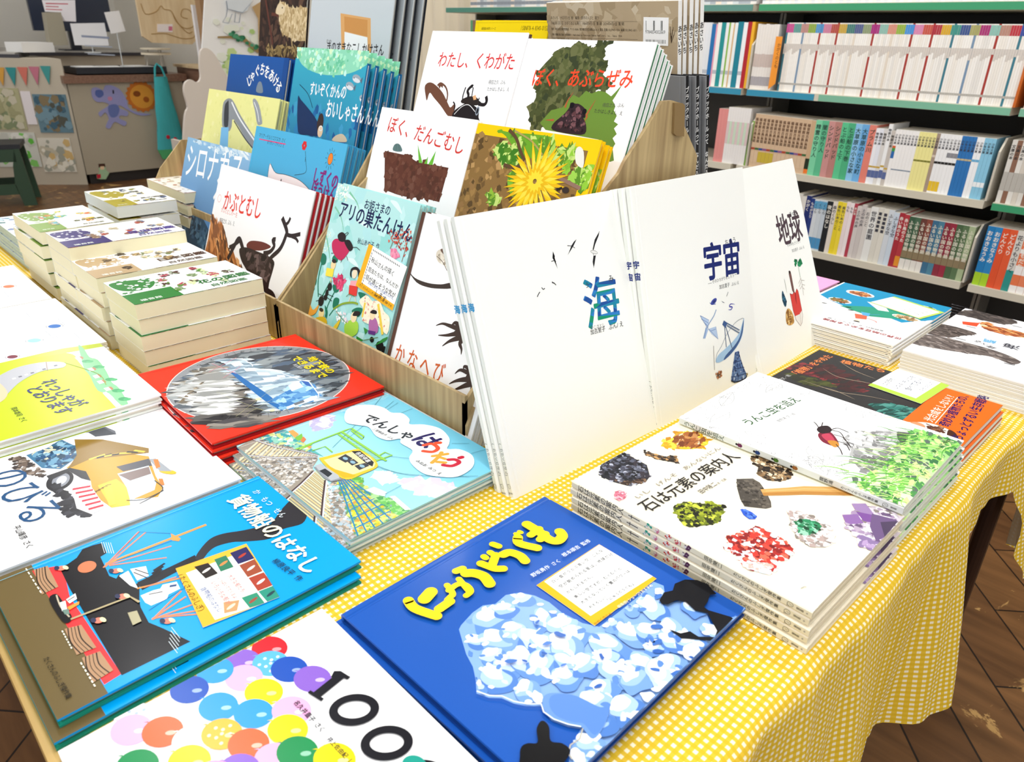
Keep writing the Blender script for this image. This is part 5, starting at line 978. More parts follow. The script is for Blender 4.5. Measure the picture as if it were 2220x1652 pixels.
a.p([(159.2,136.7),(162.3,137.3),(165.6,135.8),(166.1,128.9),(164.7,100),(160.6,99.9),(157.9,104.3),(158.2,131.9)], '#6b4440'); a.p([(159,136.3),(161.9,137.3),(165.4,134),(162.8,131.7),(159.4,133.1)], '#241c1c'); a.l([(162.2,132.5),(162.7,102.6)], 1, '#9a7a74')
a.p([(148,101.6),(155.1,98.3),(161.8,100.6),(167.2,98.7),(174.1,104.1),(177.9,100),(178.3,90.5),(176.7,66.3),(166.8,62.2),(149.7,62.7),(146.8,73.4)], '#d9433c'); a.p([(149.7,62.7),(166.8,62.2),(176.4,65.7),(175.3,56.5),(167,45.5),(161.7,43.1),(154.8,50),(150.1,56.9)], '#f0ece6'); a.l([(148,101.6),(146.8,73.4),(149.8,56.3),(161.1,43.2),(169.6,47.7),(175.9,57.8),(177,70.6),(177.6,99.3),(174.1,104.1),(167.1,98.5),(161.8,100.6),(155.7,98.1),(148,101.6)], .7, '#6a2a2a'); a.p([(164.9,99.2),(167.8,97.2),(163.1,78.2),(162.2,89.8)], '#9a2a2a'); a.l([(168.3,65.4),(162.9,43.6)], .8, '#b9aca4')
a.n([(187.6,150.3),(196.2,149.9),(197.4,145.6),(211.1,147.3),(211.8,139.9),(198.5,137.5),(186.2,142)], 40, ['#1f7a4c', '#2a9460', '#155c38'], 2, 4, 93); a.l([(196.1,137.9),(194.9,119.4)], 1, '#8aa88a')
for q in ([(195.8,119.3),(196.2,108.3),(193.5,88.6)], [(195.5,117.2),(184.5,110.8)], [(195.7,114.2),(207.2,111.1)], [(194.5,111.6),(183.5,105.2)], [(195.6,107),(205.3,103.5)], [(194.3,104.4),(184.6,100.7)], [(195.2,101.3),(200.7,97.2)]): a.l(q, .6, '#8a7260')
a.l([(138.5,128.7),(139.2,120.4),(138.2,104.9)], .9, '#6f7a6a', smooth=True, taper=2)
a.sm([(125.1,111.1),(127.6,106.1),(131.1,92.7),(126.1,85.1),(121.6,86.4),(118.6,96.9),(120.8,106.2)], '#1f4f6a'); a.n([(124.6,108.1),(131.1,92.7),(124.9,85.7),(119.4,96.7)], 24, ['#0f2f44', '#4f8aa8'], 1, 2.4, 94)
a.sm([(120.2,74.1),(126.5,79.4),(134.1,79.3),(141.4,71.8),(143.5,62.8),(140.2,53.6),(125.2,53.1),(116,59.7)], '#d9aa5c'); a.n([(123.6,76.1),(140.1,72.2),(139.9,55.1),(118.2,57.7)], 60, ['#a87430', '#e8c684', '#b98a44', '#8a5c28'], 1, 3.4, 95, 2); a.ring([(129,62.8)][0], 4, 4, .8, '#6a4a24')
big_white('chikyu', a, 'white science book with a red garden trowel and dark title, front copy', 4, .95, 'white earth books', '#5a3f38', '地球', dus=-.3)

# ---- rack, right half
a = A_('ari'); W_, H_ = FR['ari'][5]*10, FR['ari'][6]*10
a.grad([(0, 0), (W_, 0), (W_, H_), (0, H_)], '#8fd4d0', '#bfe9e8', (W_*.8, 0), (W_*.2, H_))
a.n([(0, 0), (W_, 0), (W_, H_), (0, H_)], 120, ['#a8e0dc', '#c4ecec', '#96d8d4', '#b2e4e6'], 6, 16, 101, 1.5)
for q in ([(9.3,256.8),(55.6,250.9),(44.9,258)], [(138.8,264.5),(171.5,251.5),(155.8,265.2)], [(70.9,222.9),(103.3,218.1),(88.7,226.2)], [(67.3,164.7),(100.9,158.9),(85.3,168.6)]): a.sm(q, '#dff5f4')
a.n([(-2.6,270.7),(32.4,269.2),(33.4,247.3),(-1.9,243.8)], 130, ['#ffffff', '#f4fbf4', '#d8ecd4'], .8, 2, 102); a.n([(-4,197.8),(10.6,198.3),(18.5,158.7),(-0.8,159.2)], 60, ['#f4fbf4', '#cfe6cc'], .8, 2, 103)
for q in ([(35.8,260.9),(60.1,249.5),(73.1,236.4)], [(6.4,233.8),(27.7,221.8),(43.8,202.4)], [(0.4,187.2),(18.7,163.3),(31.3,143.1)]): a.l(q, 3.4, '#7fc4a4', smooth=True, taper=1)
a.t('お姫さまの', [(79.5,245.1),(145.1,245.2)], '#16204e', .02, h=1.2); a.t('アリの巣たんけん', [(18.3,222.8),(205.1,219.2)], '#16204e', .035, h=1.2)
a.t('秋山あゆ子 作', [(83.9,193),(139.1,194.9)], '#1d2a4a', .005, h=1.1)
GN = '#17755a'
for q, w_ in (([(4.7,151.1),(5.2,118.5),(15.8,92.9)], 2.6), ([(39.1,124.2),(25.6,95.4),(21.1,80.2)], 2.6), ([(56.4,112.4),(46.2,86.8),(46.4,65.9)], 2.2), ([(68.6,92.7),(56,73.2)], 2)): a.l(q, w_, GN, smooth=True)
for q in ([(-1.3,149.8),(1.1,159.6),(12.7,157.4),(15.1,146.4),(6.2,142.1)], [(29.9,156.6),(34.9,164.5),(45.1,159.9),(43.4,153.8)], [(-8.3,124.7),(1.2,117.6),(0.8,108),(-9.9,112.6)], [(47.3,119.3),(59.7,124.2),(65.7,114.7),(55.4,109.9)], [(57.8,99),(63.9,104),(72.6,102.8),(71.3,91.1),(60.6,87.1)], [(38.5,84.8),(49.6,78.4),(50.2,66.9)], [(-12.3,102.5),(0.6,103.3),(-1.6,98)], [(114.8,124.7),(132.8,127),(146.1,121.7),(130,115.4)], [(109.8,94.5),(119.9,102.8),(134.4,104.5),(128.6,90.8)]): a.sm(q, GN)
a.n([(44.9,130.2),(61.9,138.8),(76.2,133.1),(74,119.1),(53.8,118.6)], 60, ['#d93a6a', '#e85a84', '#b92a58'], 1.5, 3.4, 104, 2); a.n([(165.2,198.6),(180.8,202.9),(188.9,195.3),(173.1,187.8)], 30, ['#ee9ab4', '#e87a9c'], 2, 4, 105)
a.n([(144.6,223.8),(197.8,236),(210.6,220.3),(201.3,193.9),(182.8,206.4),(154.1,208.9)], 90, ['#c94a3a', '#a83a30', '#d96a54'], 1, 2.4, 106)
for q in ([(167,211.5),(164.5,200.6)], [(183,222.9),(176.5,205.1)], [(198.4,217.8),(196.6,188.8)]): a.l(q, 1, '#8a5a34')
a.sm([(20.4,179.7),(29.2,188.3),(49.8,187.9),(67.8,182.7),(67.6,173.7),(53.4,159.4),(30.3,165.8)], '#c42a5a'); a.sm([(30.9,194.3),(40.5,200.6),(51.9,197.3),(51.6,188.3),(38.1,186.7)], '#26181c'); a.sm([(51.6,188.3),(63.7,192.9),(76.9,184.5),(69.9,177.5)], '#26181c')
for q in ([(48.1,192),(57.6,202.8)], [(42.6,195.4),(55.4,203.5)], [(73.3,183.8),(85.8,186.4),(95.3,184)], [(30.3,165.8),(24.5,164.5)], [(56.2,162.3),(54.7,156.3)], [(65.6,168.8),(71.8,163.5)]): a.l(q, .9, '#26181c')
BK = '#1d1a1c'
for c, rx, ry in (([(40.8,115)], 6, 6), ([(36.9,104.1)], 4, 6), ([(35.7,96.8)], 5, 4.5), ([(26.3,88.6)], 7.5, 8), ([(194,65.9)], 9, 7), ([(205.7,63.1)], 6, 6), ([(172.8,69.3)], 5, 4)): a.e(c[0], rx, ry, BK)
for q in ([(37.3,103),(56.1,103.2)], [(37.2,98.4),(54.9,96)], [(33.3,97.4),(16,97.7)], [(34.2,95.3),(12.6,85)], [(41.3,116.7),(42.9,125.2)]): a.l(q, 1, BK)
a.e([(37.2,149)][0], 6.5, 7.5, '#f4d8a4'); a.e([(36.9,154.7)][0], 6, 3, '#2b2320'); a.p([(21.7,140.9),(41.6,143.2),(42.6,130.8),(22.6,128.4)], '#f6e24a'); a.l([(37.3,128.4),(41.8,122.6)], 2, '#f4ec9a')
a.e([(96.1,148.9)][0], 6.2, 7.5, '#f6dfc0'); a.sm([(85.1,145.3),(85.4,154.2),(97,159.1),(108.2,155),(107.3,145),(100.8,154.4),(87.8,151),(90.7,141)], '#231c20'); a.p([(90.6,136.6),(106.5,140.4),(108,131.9),(91.3,130)], '#f4a8b0'); a.p([(89.5,129.6),(110.8,132.6),(113.4,118.8),(93.2,116)], '#e03a30'); a.l([(99.3,115.3),(97.7,104.8)], 1.6, '#f2dcc4'); a.l([(109.2,117.8),(114.9,110.4)], 1.6, '#f2dcc4')
a.l([(63.3,85.5),(82.4,98.6),(106.6,107.1),(121.3,108.7)], 3, '#8aa832', smooth=True); 
a.sm([(-13.2,61.5),(-7.4,79.9),(10,70.1),(22.6,81.8),(19.7,68),(5.6,59.4)], '#f0a53c'); a.l([(-16.2,84.8),(1.8,63.2)], 4, '#f0a53c'); a.e([(34.9,70.9)][0], 7.5, 8, '#f6dc9a'); a.e([(32.7,76.2)][0], 6, 3, '#3a2c20'); a.sm([(22.8,60.6),(45.5,68),(55.1,60.1),(29.3,55.3)], '#e2b92c'); a.sm([(74,59.7),(87.6,76.1),(85,62.8),(79.4,56.6)], '#f2cf3a')
lily = cr([(123.1,113.6),(137,125.9),(153.5,121.5),(169.9,125.7),(184.9,114.7),(201.4,108.6),(203.6,85.9),(179.9,91.9),(159.6,88.4),(140.5,89.6),(138.2,104.4)], n=3); a.p(lily, '#f8f2d8'); a.n(lily, 60, ['#e8b9a4', '#f4d8c0', '#fdf8e8', '#d98a7a'], 1, 2.4, 107); a.l([(168.2,121),(194.1,83.1)], 5, '#f2cf4a'); a.l([(137.6,115.2),(138.9,93.6)], 4, '#f2cf4a')
a.sm([(101.3,72),(114.7,82.5),(131.9,82.8),(135.8,68.4),(119.3,56.8),(106.3,59.8)], '#a8d84a'); a.e([(119,88.1)][0], 7.5, 8, '#f6dfb4'); a.sm([(115.7,89.5),(118.5,96.9),(130.9,99.1),(129.5,93.2)], '#231c20'); a.sm([(157.2,94.2),(169.1,100.8),(179.9,91.9),(180.6,81.4),(163.5,78.6)], '#b06aa4'); a.e([(161.7,103.1)][0], 6.5, 7.5, '#f6dfb4'); a.sm([(154.9,104.5),(159.9,110.2),(168.9,110.4),(168.8,106.1)], '#231c20'); a.p([(159.4,79.6),(178.2,82.8),(176.9,77),(162.1,74.9)], '#5a2a7a')
for q in ([(135.8,63.9),(155.1,63),(139.8,54)], [(181.2,62),(196.5,77.4),(215.9,89.5),(201.1,74.5)], [(147.9,80.7),(159.4,79.6),(155.2,71.8)]): a.p(q, '#2f8a3a')
a.n([(67,86.5),(97.4,91.2),(111.1,77),(82.4,69)], 24, ['#f6e4ea', '#e9b8c8', '#ffffff'], 1.5, 3, 108)
for q in ([(72,84.4),(90.8,78.1),(104,75)], [(89,111.6),(94.5,117.4),(110.3,117)], [(186.1,76.5),(155.1,63)]): a.l(q, 1, '#5a7a3a')
b = build_book(FR['ari'][5], 27, .88, a, '#a4dcdc', '#9fd4d4', m=GLOSS)
place(b, fmat('ari'), 'pale turquoise book with ants and children in a garden, front copy', group='ant nest books')
behind(b, 'ari', 3, .93, 'turquoise ant nest book', 'ant nest books', dv=.15)
f = FR['note_d']; a = Art(f[5], f[6]); W_, H_ = f[5]*10, f[6]*10
a.p([(0, 0), (W_, 0), (W_, H_), (0, H_)], '#f5b321'); a.p([(11, 9), (W_, 9), (W_, H_), (11, H_)], '#fdfdfa')
for i, s_ in enumerate(('秋山さんの描く', '昆虫たちは、なんだか', '話が通じそうな気が', 'します。')): a.t(s_, [(17 if i < 3 else 48, H_-22-i*13), (min(W_-4, 20+len(s_)*8.2 if i < 3 else W_-10), H_-22-i*13)], '#26262b', .02, jit=.08)
a.t('お姫さまのアリの巣たんけん', [(26, 13), (W_-6, 14)], '#3a5aa8', jit=.06); a.t('(たくさんのふしぎ)編集部(山本)おすすめ', [(6, 3), (W_-4, 3)], '#6a4a10')
for i in range(16): a.l([(14+i*4.4, H_-4), (16.4+i*4.4, H_-6)], 1.2, '#2b2b30', same=i > 0)
for i in range(12): a.l([(13, H_-9-i*4.2), (15, H_-11.5-i*4.2)], 1.2, '#2b2b30', same=i > 0)
card('note_d', a, 'orange-edged handwritten card on the front of the turquoise ant book')

a = A_('kana'); H_ = 270
a.p([(0, 0), (7.5, 0), (7.5, H_), (0, H_)], '#5c3d31')
sk_, sk2 = '#b9ab98', '#5a463a'
a.p(cr([(48.4,221.4),(50.5,227.7),(60.7,232.1),(72.1,233.2),(87.2,224),(103.2,205),(120.3,182.8),(137,168.4),(150.9,153.6),(135.9,156.9),(119.3,163.7),(102.1,185.8),(86.1,204.8),(71.9,211.1),(56.1,213.4)], n=4), '#d9cfbe'); a.n([(50.5,219.9),(60.9,231.8),(72.4,232.3),(96.5,214.8),(119,182.5),(110,180.2),(83.4,204.2)], 130, ['#c4b9a6', '#e6dece', '#a89c88', '#efe9dc'], 1.5, 3, 111); a.p(cr([(54.3,229.4),(63.3,233),(70.5,233.4),(75.7,225.4),(63.6,224.7)], n=3), '#6b5244'); a.e([(62.2,228.2)][0], 2.2, 1.8, '#1d1512'); a.l([(50.5,219.9),(64.4,215.2),(76.7,206.5)], .8, '#5a4a3c', smooth=True)
a.p(cr([(0.7,189.5),(18.5,183.1),(46.8,182.9),(72.4,187.2),(89.2,193.1),(94.2,187.7),(74.5,181.9),(49,177.5),(23.6,178.3)], n=4), '#3f342e')
for o_ in (((0, 0)),):
    pass
def claw(fs, w0):
    for q in fs: a.l(q, w0, '#43342d', smooth=True, taper=1)
claw(([(140.6,145),(124.8,142.4),(108,141.4),(93.8,140.3),(82.6,134.6)], [(139.4,140.9),(122.1,134.9),(107.2,128.6),(91.3,124)], [(140.7,137.5),(124.4,128.9),(112.9,121.6),(103.9,113.1)], [(138.9,135),(134,126),(139.2,119.9),(141.2,113.3)], [(132.4,144.5),(117,147.8),(110.6,142.2)]), 9)
a.sm([(118.5,136.7),(127.7,142.2),(139.2,148.4),(146.3,137.2),(132.7,129.4)], '#43342d')
claw(([(178.4,96.5),(159.6,96),(146.3,94.5),(139.2,87.3)], [(179.7,93.2),(158,85.9),(143.8,79.2),(133.8,71.9)], [(178.6,89.1),(163.1,80),(152.1,72.4),(145.3,68.1)], [(176.3,88.3),(174.7,78.3),(177.3,71.6)], [(173,96.6),(163.2,100.9),(152.1,101.1),(152.5,96.5)]), 9)
a.sm([(159.2,90.1),(168.7,100.8),(180.8,97.3),(182.3,86.6),(168,81.7)], '#43342d')
a.t('かなへび', [(12.8,66.6),(123.8,68.5)], '#d2602a', .015, h=1.1, hs=.8)
b = build_book(FR['kana'][5], FR['kana'][6], .88, a, '#fbfbfb', '#f2f2f2', '#4f352b', m=GLOSS); place(b, fmat('kana'), 'white book with a brown lizard and its clawed feet, front copy', group='lizard books')
behind(b, 'kana', 3, .92, 'white lizard book with a brown spine', 'lizard books', dv=.12)

a = A_('dango'); 
a.t('ぼく、だんごむし', [(27.8,215.1),(224.9,199.2)], '#d13a34', .02, h=1.15)
a.p([p for p in [(36.4,182.1),(64.2,182),(94.1,181.9),(129.4,174.7),(163.7,175.9),(201.8,176.3),(200.1,124.4),(163.4,124.4),(119,119.5),(96.8,119.3),(59.6,121.5)]], '#5e3428'); a.n([(38.7,180.1),(94.8,180.2),(200.5,175.5),(200.1,126.1),(118.1,121.6),(61,122.8)], 160, ['#6a3e30', '#543024', '#734a3c', '#653a2c'], 3, 8, 121)
a.p(cr([(58.3,185.1),(57.6,193.6),(65.7,197.1),(75,194.4),(81.3,186.3)], n=4), '#5c7878'); a.l([(62.4,195.9),(66.5,185.6)], .6, '#3a5252'); a.l([(68.9,196.6),(74.7,185.9)], .6, '#3a5252')
for q in ([(130.1,174.8),(116.8,201.3),(139.1,175.3)], [(143.4,175),(148.4,186.8),(150.9,175.3)], [(153.8,175),(163.8,197.1),(163.9,175.5)]): a.p(q, '#6ab83a')
b = build_book(FR['dango'][5], FR['dango'][6], .83, a, '#fbfbfc', '#f4f4f4', m=GLOSS, pages='#b9beb8'); place(b, fmat('dango'), 'white book with a red title, brown soil block and grass, front copy', group='soil bug books')
behind(b, 'dango', 7, .86, 'white soil bug book with a red title', 'soil bug books', dv=-.12)

a = A_('tampopo'); W_, H_ = FR['tampopo'][5]*10, FR['tampopo'][6]*10
a.p([(0, 0), (W_, 0), (W_, H_), (0, H_)], '#f7c90f'); inn = [(10, 10), (W_-17, 10), (W_-17, H_-15), (10, H_-15)]; a.p(inn, '#8a6a3c'); a.n(inn, 420, ['#a07c48', '#6f5430', '#b8915c', '#5c4628', '#947044'], 3, 8, 131)
for q, c in (([(52.1,244.2),(82.1,243.3),(119.3,245.3),(160.8,244.1),(161.9,227.8),(147.8,211.4),(122.6,215.7),(103.2,217.1),(73.5,236.7)], '#6aa32c'), ([(57.4,215.5),(65.5,228.1),(98.5,222.3),(114.4,209),(99.7,197.6),(76.2,200.3)], '#3f7a22'), ([(97.2,189.6),(112.2,193.5),(129.6,190.3),(124.9,174.4),(114.3,159.4),(103.5,173.1)], '#7ab83a'), ([(142.3,229.2),(154.4,234.3),(173.9,229.2),(182,233.8),(187.6,225.5),(178.7,209.9),(169.9,206.9),(167.6,219.4)], '#a8cc5a'), ([(188.5,216.6),(190.3,231.2),(198.7,237.5),(201.6,220.1),(199.5,200.1)], '#8fc43c'), ([(202.5,198.7),(213.5,207.4),(230.1,213.2),(230.7,199.2),(219.3,192.2)], '#9ccc50'), ([(64.6,155.4),(76.3,155.3),(95.4,150.5),(77.2,145.5)], '#8fb83a'), ([(229.1,209.5),(233.8,215.4),(238.2,191.5),(230.7,186.8)], '#8fc43c')):
    a.p(cr(q, n=4), c); a.n(q, 40, [c, '#c4dc7a', '#5a8a2a'], 2, 6, 132, 2)
a.l([(75.3,246.5),(92.9,236.9),(107,221.4),(119.5,209.7)], 5, '#5f4630', smooth=True); a.l([(82.3,199.2),(104.9,198.3),(120.9,206.1)], 5, '#5f4630', smooth=True); a.l([(174.6,207.6),(188.6,196.7),(207.3,192.2),(227.8,188.2)], 5, '#8f7060', smooth=True); a.l([(86.4,246.6),(122.7,236.3),(149.4,220.8)], 2.4, '#a89a5a', smooth=True)
a.p(cr([(202.9,232.7),(207.8,238.5),(217,232.6),(222.8,214),(209.7,217.5)], n=3), '#e6e4da')
c = [(148.6,185.5)][0]
for k_, (r0, cc) in enumerate(((58, '#e8b81a'), (52, '#f6cf22'), (40, '#f9dc4a'), (26, '#e9b91c'), (16, '#f9d93a'))):
    a.L += 1
    for i in range(22-k_*2): t = R(i*360/(22-k_*2)+k_*7); w_ = 6; a.p([(c[0]+4*math.cos(t+1.5), c[1]+4*math.sin(t+1.5)), (c[0]+r0*.6*math.cos(t)+w_*.5*math.cos(t+1.57), c[1]+r0*.6*math.sin(t)+w_*.5*math.sin(t+1.57)), (c[0]+r0*math.cos(t), c[1]+r0*math.sin(t)), (c[0]+r0*.6*math.cos(t)-w_*.5*math.cos(t+1.57), c[1]+r0*.6*math.sin(t)-w_*.5*math.sin(t+1.57))], cc, same=i % 4 > 0)
a.l([(189.8,180.6),(198.1,184.5)], 3, '#2a2422'); a.e([(205,182.5)][0], 6, 4, '#3a302c')
b = build_book(FR['tampopo'][5], FR['tampopo'][6], .88, a, '#f7c90f', '#f2c20c', m=GLOSS, pages='#e4dccb'); place(b, fmat('tampopo'), 'yellow-framed book with a dandelion among leaves, front copy', group='dandelion books')
behind(b, 'tampopo', 2, 1.5, 'yellow-framed dandelion book', 'dandelion books', du=.15, dv=-.2)

a = A_('kuwa')
a.t('わたし、くわがた', [(34.3,194.8),(215.3,197.4)], '#d4383a', .02, h=1.2)
a.t('得田之久 ぶん', [(167.8,173.2),(205.7,175)], '#3a3a3e', .01, h=1.2); a.t('たかはしきよし え', [(168.6,162.8),(217.3,165.5)], '#3a3a3e', .01, h=1.2)
a.p(cr([(15.7,159.8),(22.4,166.6),(37.7,165.7),(64.2,153.8),(84.9,137.4),(93.6,131.5),(100.7,137.5),(105.7,133.5),(102.7,118.9),(92.5,118),(69.3,131.8),(46.4,143.6),(32.5,150.6),(30,137.9),(22.8,146.5)], n=4), '#6b4636'); a.l([(47.7,163.6),(55.2,167.6),(70,162),(79.1,150.4),(80.6,134.9)], 3, '#6b4636', smooth=True); a.p([(46.6,163.5),(51.6,167.6),(61.9,167.1),(62.5,160),(57.1,162.8),(55.1,158.6),(50.4,163.1)], '#6b4636')
a.p(cr([(102.7,118.9),(106.1,128),(119.9,136.8),(131.4,142),(145.6,139.9),(161.6,132.6),(165.6,122.2),(170.4,109.8),(108.6,103.9)], n=4), '#211d20'); a.sm([(115.4,144.1),(123.6,149.1),(137.5,152.2),(154,148),(163.9,143.4),(152.4,139.3),(132.3,139.9),(118.5,140.4)], '#2b2422')
for q, w_ in (([(129.4,147.3),(129.5,153.8),(125.1,160),(131.6,167.3),(135.1,167.1)], 5), ([(118.3,145.4),(117,152.9),(118.5,165)], 2.4), ([(158,141.9),(171,141.8),(174.6,147.4),(170.6,154.5)], 5.5), ([(138.3,150.1),(136.7,162.9),(136.1,166)], 2), ([(104.5,127.9),(102.8,136.6),(97.1,140.6)], 2.4), ([(148,150.8),(155.6,148.1),(156,151.3)], 2)): a.l(q, w_, '#211d20', smooth=True)
a.e([(159.5,131.3)][0], 4, 7, '#8a93a0'); a.e([(159.5,131.3)][0], 2.4, 4.6, '#16161a'); a.p([(140.1,152.4),(146.4,154.9),(150.6,148.4),(144.6,146.7)], '#d9a87a'); a.l([(107,121.5),(120.8,134.7),(136.1,138.7),(154.5,129.8)], 1, '#f0f0f0', smooth=True)
b = build_book(FR['kuwa'][5], FR['kuwa'][6], .83, a, '#fbfbfc', '#5a4034', m=GLOSS, pages='#b6bbc0'); place(b, fmat('kuwa'), 'white book with a red title and a dark stag beetle, front copy', group='stag beetle books')
behind(b, 'kuwa', 7, .87, 'white stag beetle book with a red title', 'stag beetle books', dv=-.36)

a = A_('abura')
leaf = [(170.1,251.2),(163.6,242.9),(160.2,239.2),(165.9,230.3),(163,226.5),(175.3,217.9),(172,214.1),(169.5,201.2),(188.7,194.9),(182.6,185.4),(170.1,186.5),(159.5,182.1),(145.9,184.9),(140.1,173.3),(123.6,175.9),(129.2,161),(109.4,157.6),(105.4,139.7),(91,134.5),(83.9,123.9),(67.6,122.3),(52.4,147),(58.9,167.5),(54.2,187.1),(56.8,195.2),(48.3,202.6),(59.7,216.9),(71.6,229),(74.8,234.9),(84.7,237.1),(91.5,240.1),(99.7,239.4),(105.3,245.2),(114,242.6),(120.2,246.5),(129.5,242.1),(140.4,239.6),(147.8,246.2)]
a.p(leaf, '#4a5230'); a.n(leaf, 320, ['#3f4628', '#585f38', '#4a5230', '#666a44', '#37402a'], 3, 9, 141)
a.p([(207.4,195.1),(205.1,188.7),(201.6,179.4),(198.9,173.8),(206.2,167),(205.8,161.5),(213,154.9),(211.1,147.4),(219.2,144.5),(214.4,138.6),(221.5,132),(216.7,126),(223.8,119.5),(221.3,113.7),(229.4,98.1),(223.3,95.5),(194.3,121.8),(94.6,124.9),(80.3,133.5),(95.1,152.5),(114.6,158),(125,172.2),(128.7,176.3),(140.1,173.3),(149,183.3),(160.1,180.3),(170.8,184.7),(183.3,183.6),(194.6,178.9),(199.6,184.7)], '#6a8c3a'); 
a.t('ぼく、あぶらぜみ', [(42.1,185.4),(223.8,193.1)], '#ea4a2c', .03, h=1.2)
a.t('得田之久 ぶん', [(184.5,164.4),(220.6,166.9)], '#4a4a44', .01, h=1.1); a.t('たかはしきよし え', [(172.9,156.1),(221.7,156.5)], '#3a3a36', .01, h=1.1)
a.p(cr([(127.4,159),(127.5,165.7),(136.8,165),(143.2,165),(155.1,160.2),(158.7,153.9),(155.2,149.9),(165.4,139.5),(167.8,126.5),(143.2,124),(107.8,126.2),(106.8,135.9),(120.7,148.8)], n=3), '#33262c'); a.n([(120.7,148.8),(144.2,162.2),(158.9,150.2),(164,129.9),(114.2,130.8)], 70, ['#5a3a40', '#241a20', '#77535a', '#3f2c34'], 2, 5, 142); a.e([(131.4,162.2)][0], 4, 4, '#15121a'); a.e([(156.4,155.6)][0], 4, 4, '#15121a')
for q in ([(119.7,158.4),(121.3,168.1),(127.3,180)], [(161.3,150.4),(165.2,160.1),(170.4,172.6)], [(105.4,139.7),(89.5,138.3)], [(163.8,150.6),(161.6,142.9)]): a.l(q, 3.4, '#b05a3a', smooth=True, taper=1)
b = build_book(FR['abura'][5], FR['abura'][6], .83, a, '#fbfbfc', '#f2f4f2', m=GLOSS, pages='#c4c9c8', inner='#1f7a48'); place(b, fmat('abura'), 'white book with dark green serrated leaves and a cicada, front copy', group='cicada books')
behind(b, 'abura', 5, .97, 'white cicada book with green endpapers', 'cicada books', dv=-.32)

# ---- rack, left half
a = A_('kabuto'); W_ = FR['kabuto'][5]*10
a.t('かぶとむし', [(40,165.6),(192.8,172.3)], '#e23a2c', .035, h=1.35); a.t('かぶとむしの一生', [(37.2,157.5),(106.2,158.4)], '#e26a5c', 0, h=1.2); a.t('得田之久 ぶん え', [(38.6,137),(102.3,141.2)], '#55555a', 0, h=1.3); a.ring([(21.3,180.4)][0], 7, 7, .6, '#e26a5c')
a.p(cr([(4.9,146.7),(23,135.5),(40.3,133),(59.2,133.7),(80.5,106.7),(109.4,90.2),(151.2,77.1),(179,67),(236.9,37.7),(153.8,16.6),(15.2,40.8),(6.7,97.7)], n=3), '#b5713a'); a.n([(7.3,141.3),(60.3,131),(85.6,102.1),(152.3,74.6),(179,67),(153.6,44.4),(16.9,82.3)], 160, ['#8a5226', '#d08a4c', '#5e3618', '#a8642e', '#e0a468'], 3, 8, 151, 3, 125)
DB = '#2b1d1e'
a.p(cr([(162.7,117.9),(175.8,127.3),(212.3,133.3),(239.2,133.5),(248.5,130.2),(223.5,119.7),(193.1,113.4),(171.2,111.5)], n=4), '#6a2f28'); a.p(cr([(139.2,104.8),(164.9,112.9),(209.5,114.1),(247.4,114.3),(270.7,109),(272,93.7),(269.8,61.9),(294.8,52.4),(283.7,41.8),(229.6,54.7),(174.7,76.9),(152.2,88.3)], n=3), DB); a.n([(157.5,103.2),(227.7,110.1),(263.2,102.1),(254,73.8),(195.6,81.6)], 60, ['#1a1214', '#4a3a3a', '#3a2a2a', '#6a5654'], 3, 8, 152, 2)
for q, w_ in (([(247.9,88.2),(254.3,110.6),(280.6,134.3),(290.3,159.1),(288.6,168.9),(266.2,186.2)], 9), ([(291.6,161.9),(308.6,162.7),(334.3,170.7)], 7), ([(276.4,174.2),(288.3,181.4),(292.7,191)], 6), ([(309.1,161.5),(324,160.8),(333.1,156.4)], 5), ([(228.1,115.4),(249.2,122.5),(259.6,135.1),(250.7,143.6),(259.8,146.7)], 8), ([(168.2,91.8),(139.1,118.5),(126.5,120.1),(116.1,102.8),(102.6,77.5)], 10), ([(99.3,99.3),(114.4,106.6),(133.1,118.7)], 8), ([(212.2,69.3),(250.4,57.1),(283.4,54.8),(296.8,47.8)], 12)): a.l(q, w_, DB, smooth=True)
b = build_book(FR['kabuto'][5], 24.5, .85, a, '#fcfcfd', '#b8242c', '#b8242c', m=GLOSS, pages='#c9b4ae', inner='#a8262c'); place(b, fmat('kabuto'), 'white book with a red title and a horned rhinoceros beetle, front copy', group='rhinoceros beetle books')
for i in range(1, 4): copy_tree(b, fmat('kabuto', .05*i, -.05*i, -1.0*i), 'white rhinoceros beetle book, %s copy counted from the front' % ORD[i-1], 'rhinoceros beetle books')

a = A_('shizuku'); W_ = FR['shizuku'][5]*10
a.t('マリア・テルリコフスカ さく', [(19,200.4),(124.2,199.9)], '#26344a', 0, h=1.2); a.l([(22.2,196.2),(126.1,197.5)], 2, '#e8407a'); a.t('ボフダン・ブテンコ え', [(55.5,190.8),(122,191)], '#26344a', 0, h=1.2)
a.p(cr([(81.4,155.2),(92.2,149.7),(109.3,142.3),(147.8,143.6),(196.8,141.1),(237,130),(260.1,115.5),(271.4,99.2),(280.3,69.7),(121,39.9),(96.2,80.6),(85.5,118.2)], n=4), '#f8f3f2'); a.l(cr([(121,39.9),(96.2,80.6),(85.5,118.2),(81.4,155.2),(109.3,142.3),(147.8,143.6),(196.8,141.1),(237,130),(260.1,115.5),(271.4,99.2)], False, 4), 1, '#20242c')
for c in ([(134.9,130.1)], [(112.9,115.8)]): a.e(c[0], 2, 4, '#20242c')
a.l([(122.3,123.6),(140.6,112.6),(167.9,106),(190.1,101.5)], .9, '#20242c', smooth=True); a.l([(204.1,115.7),(213.9,108),(214,99.5)], .8, '#20242c', smooth=True); a.l([(178.6,147.3),(214,156.7),(210.2,173.1),(203.9,182.7)], .9, '#20242c', smooth=True)
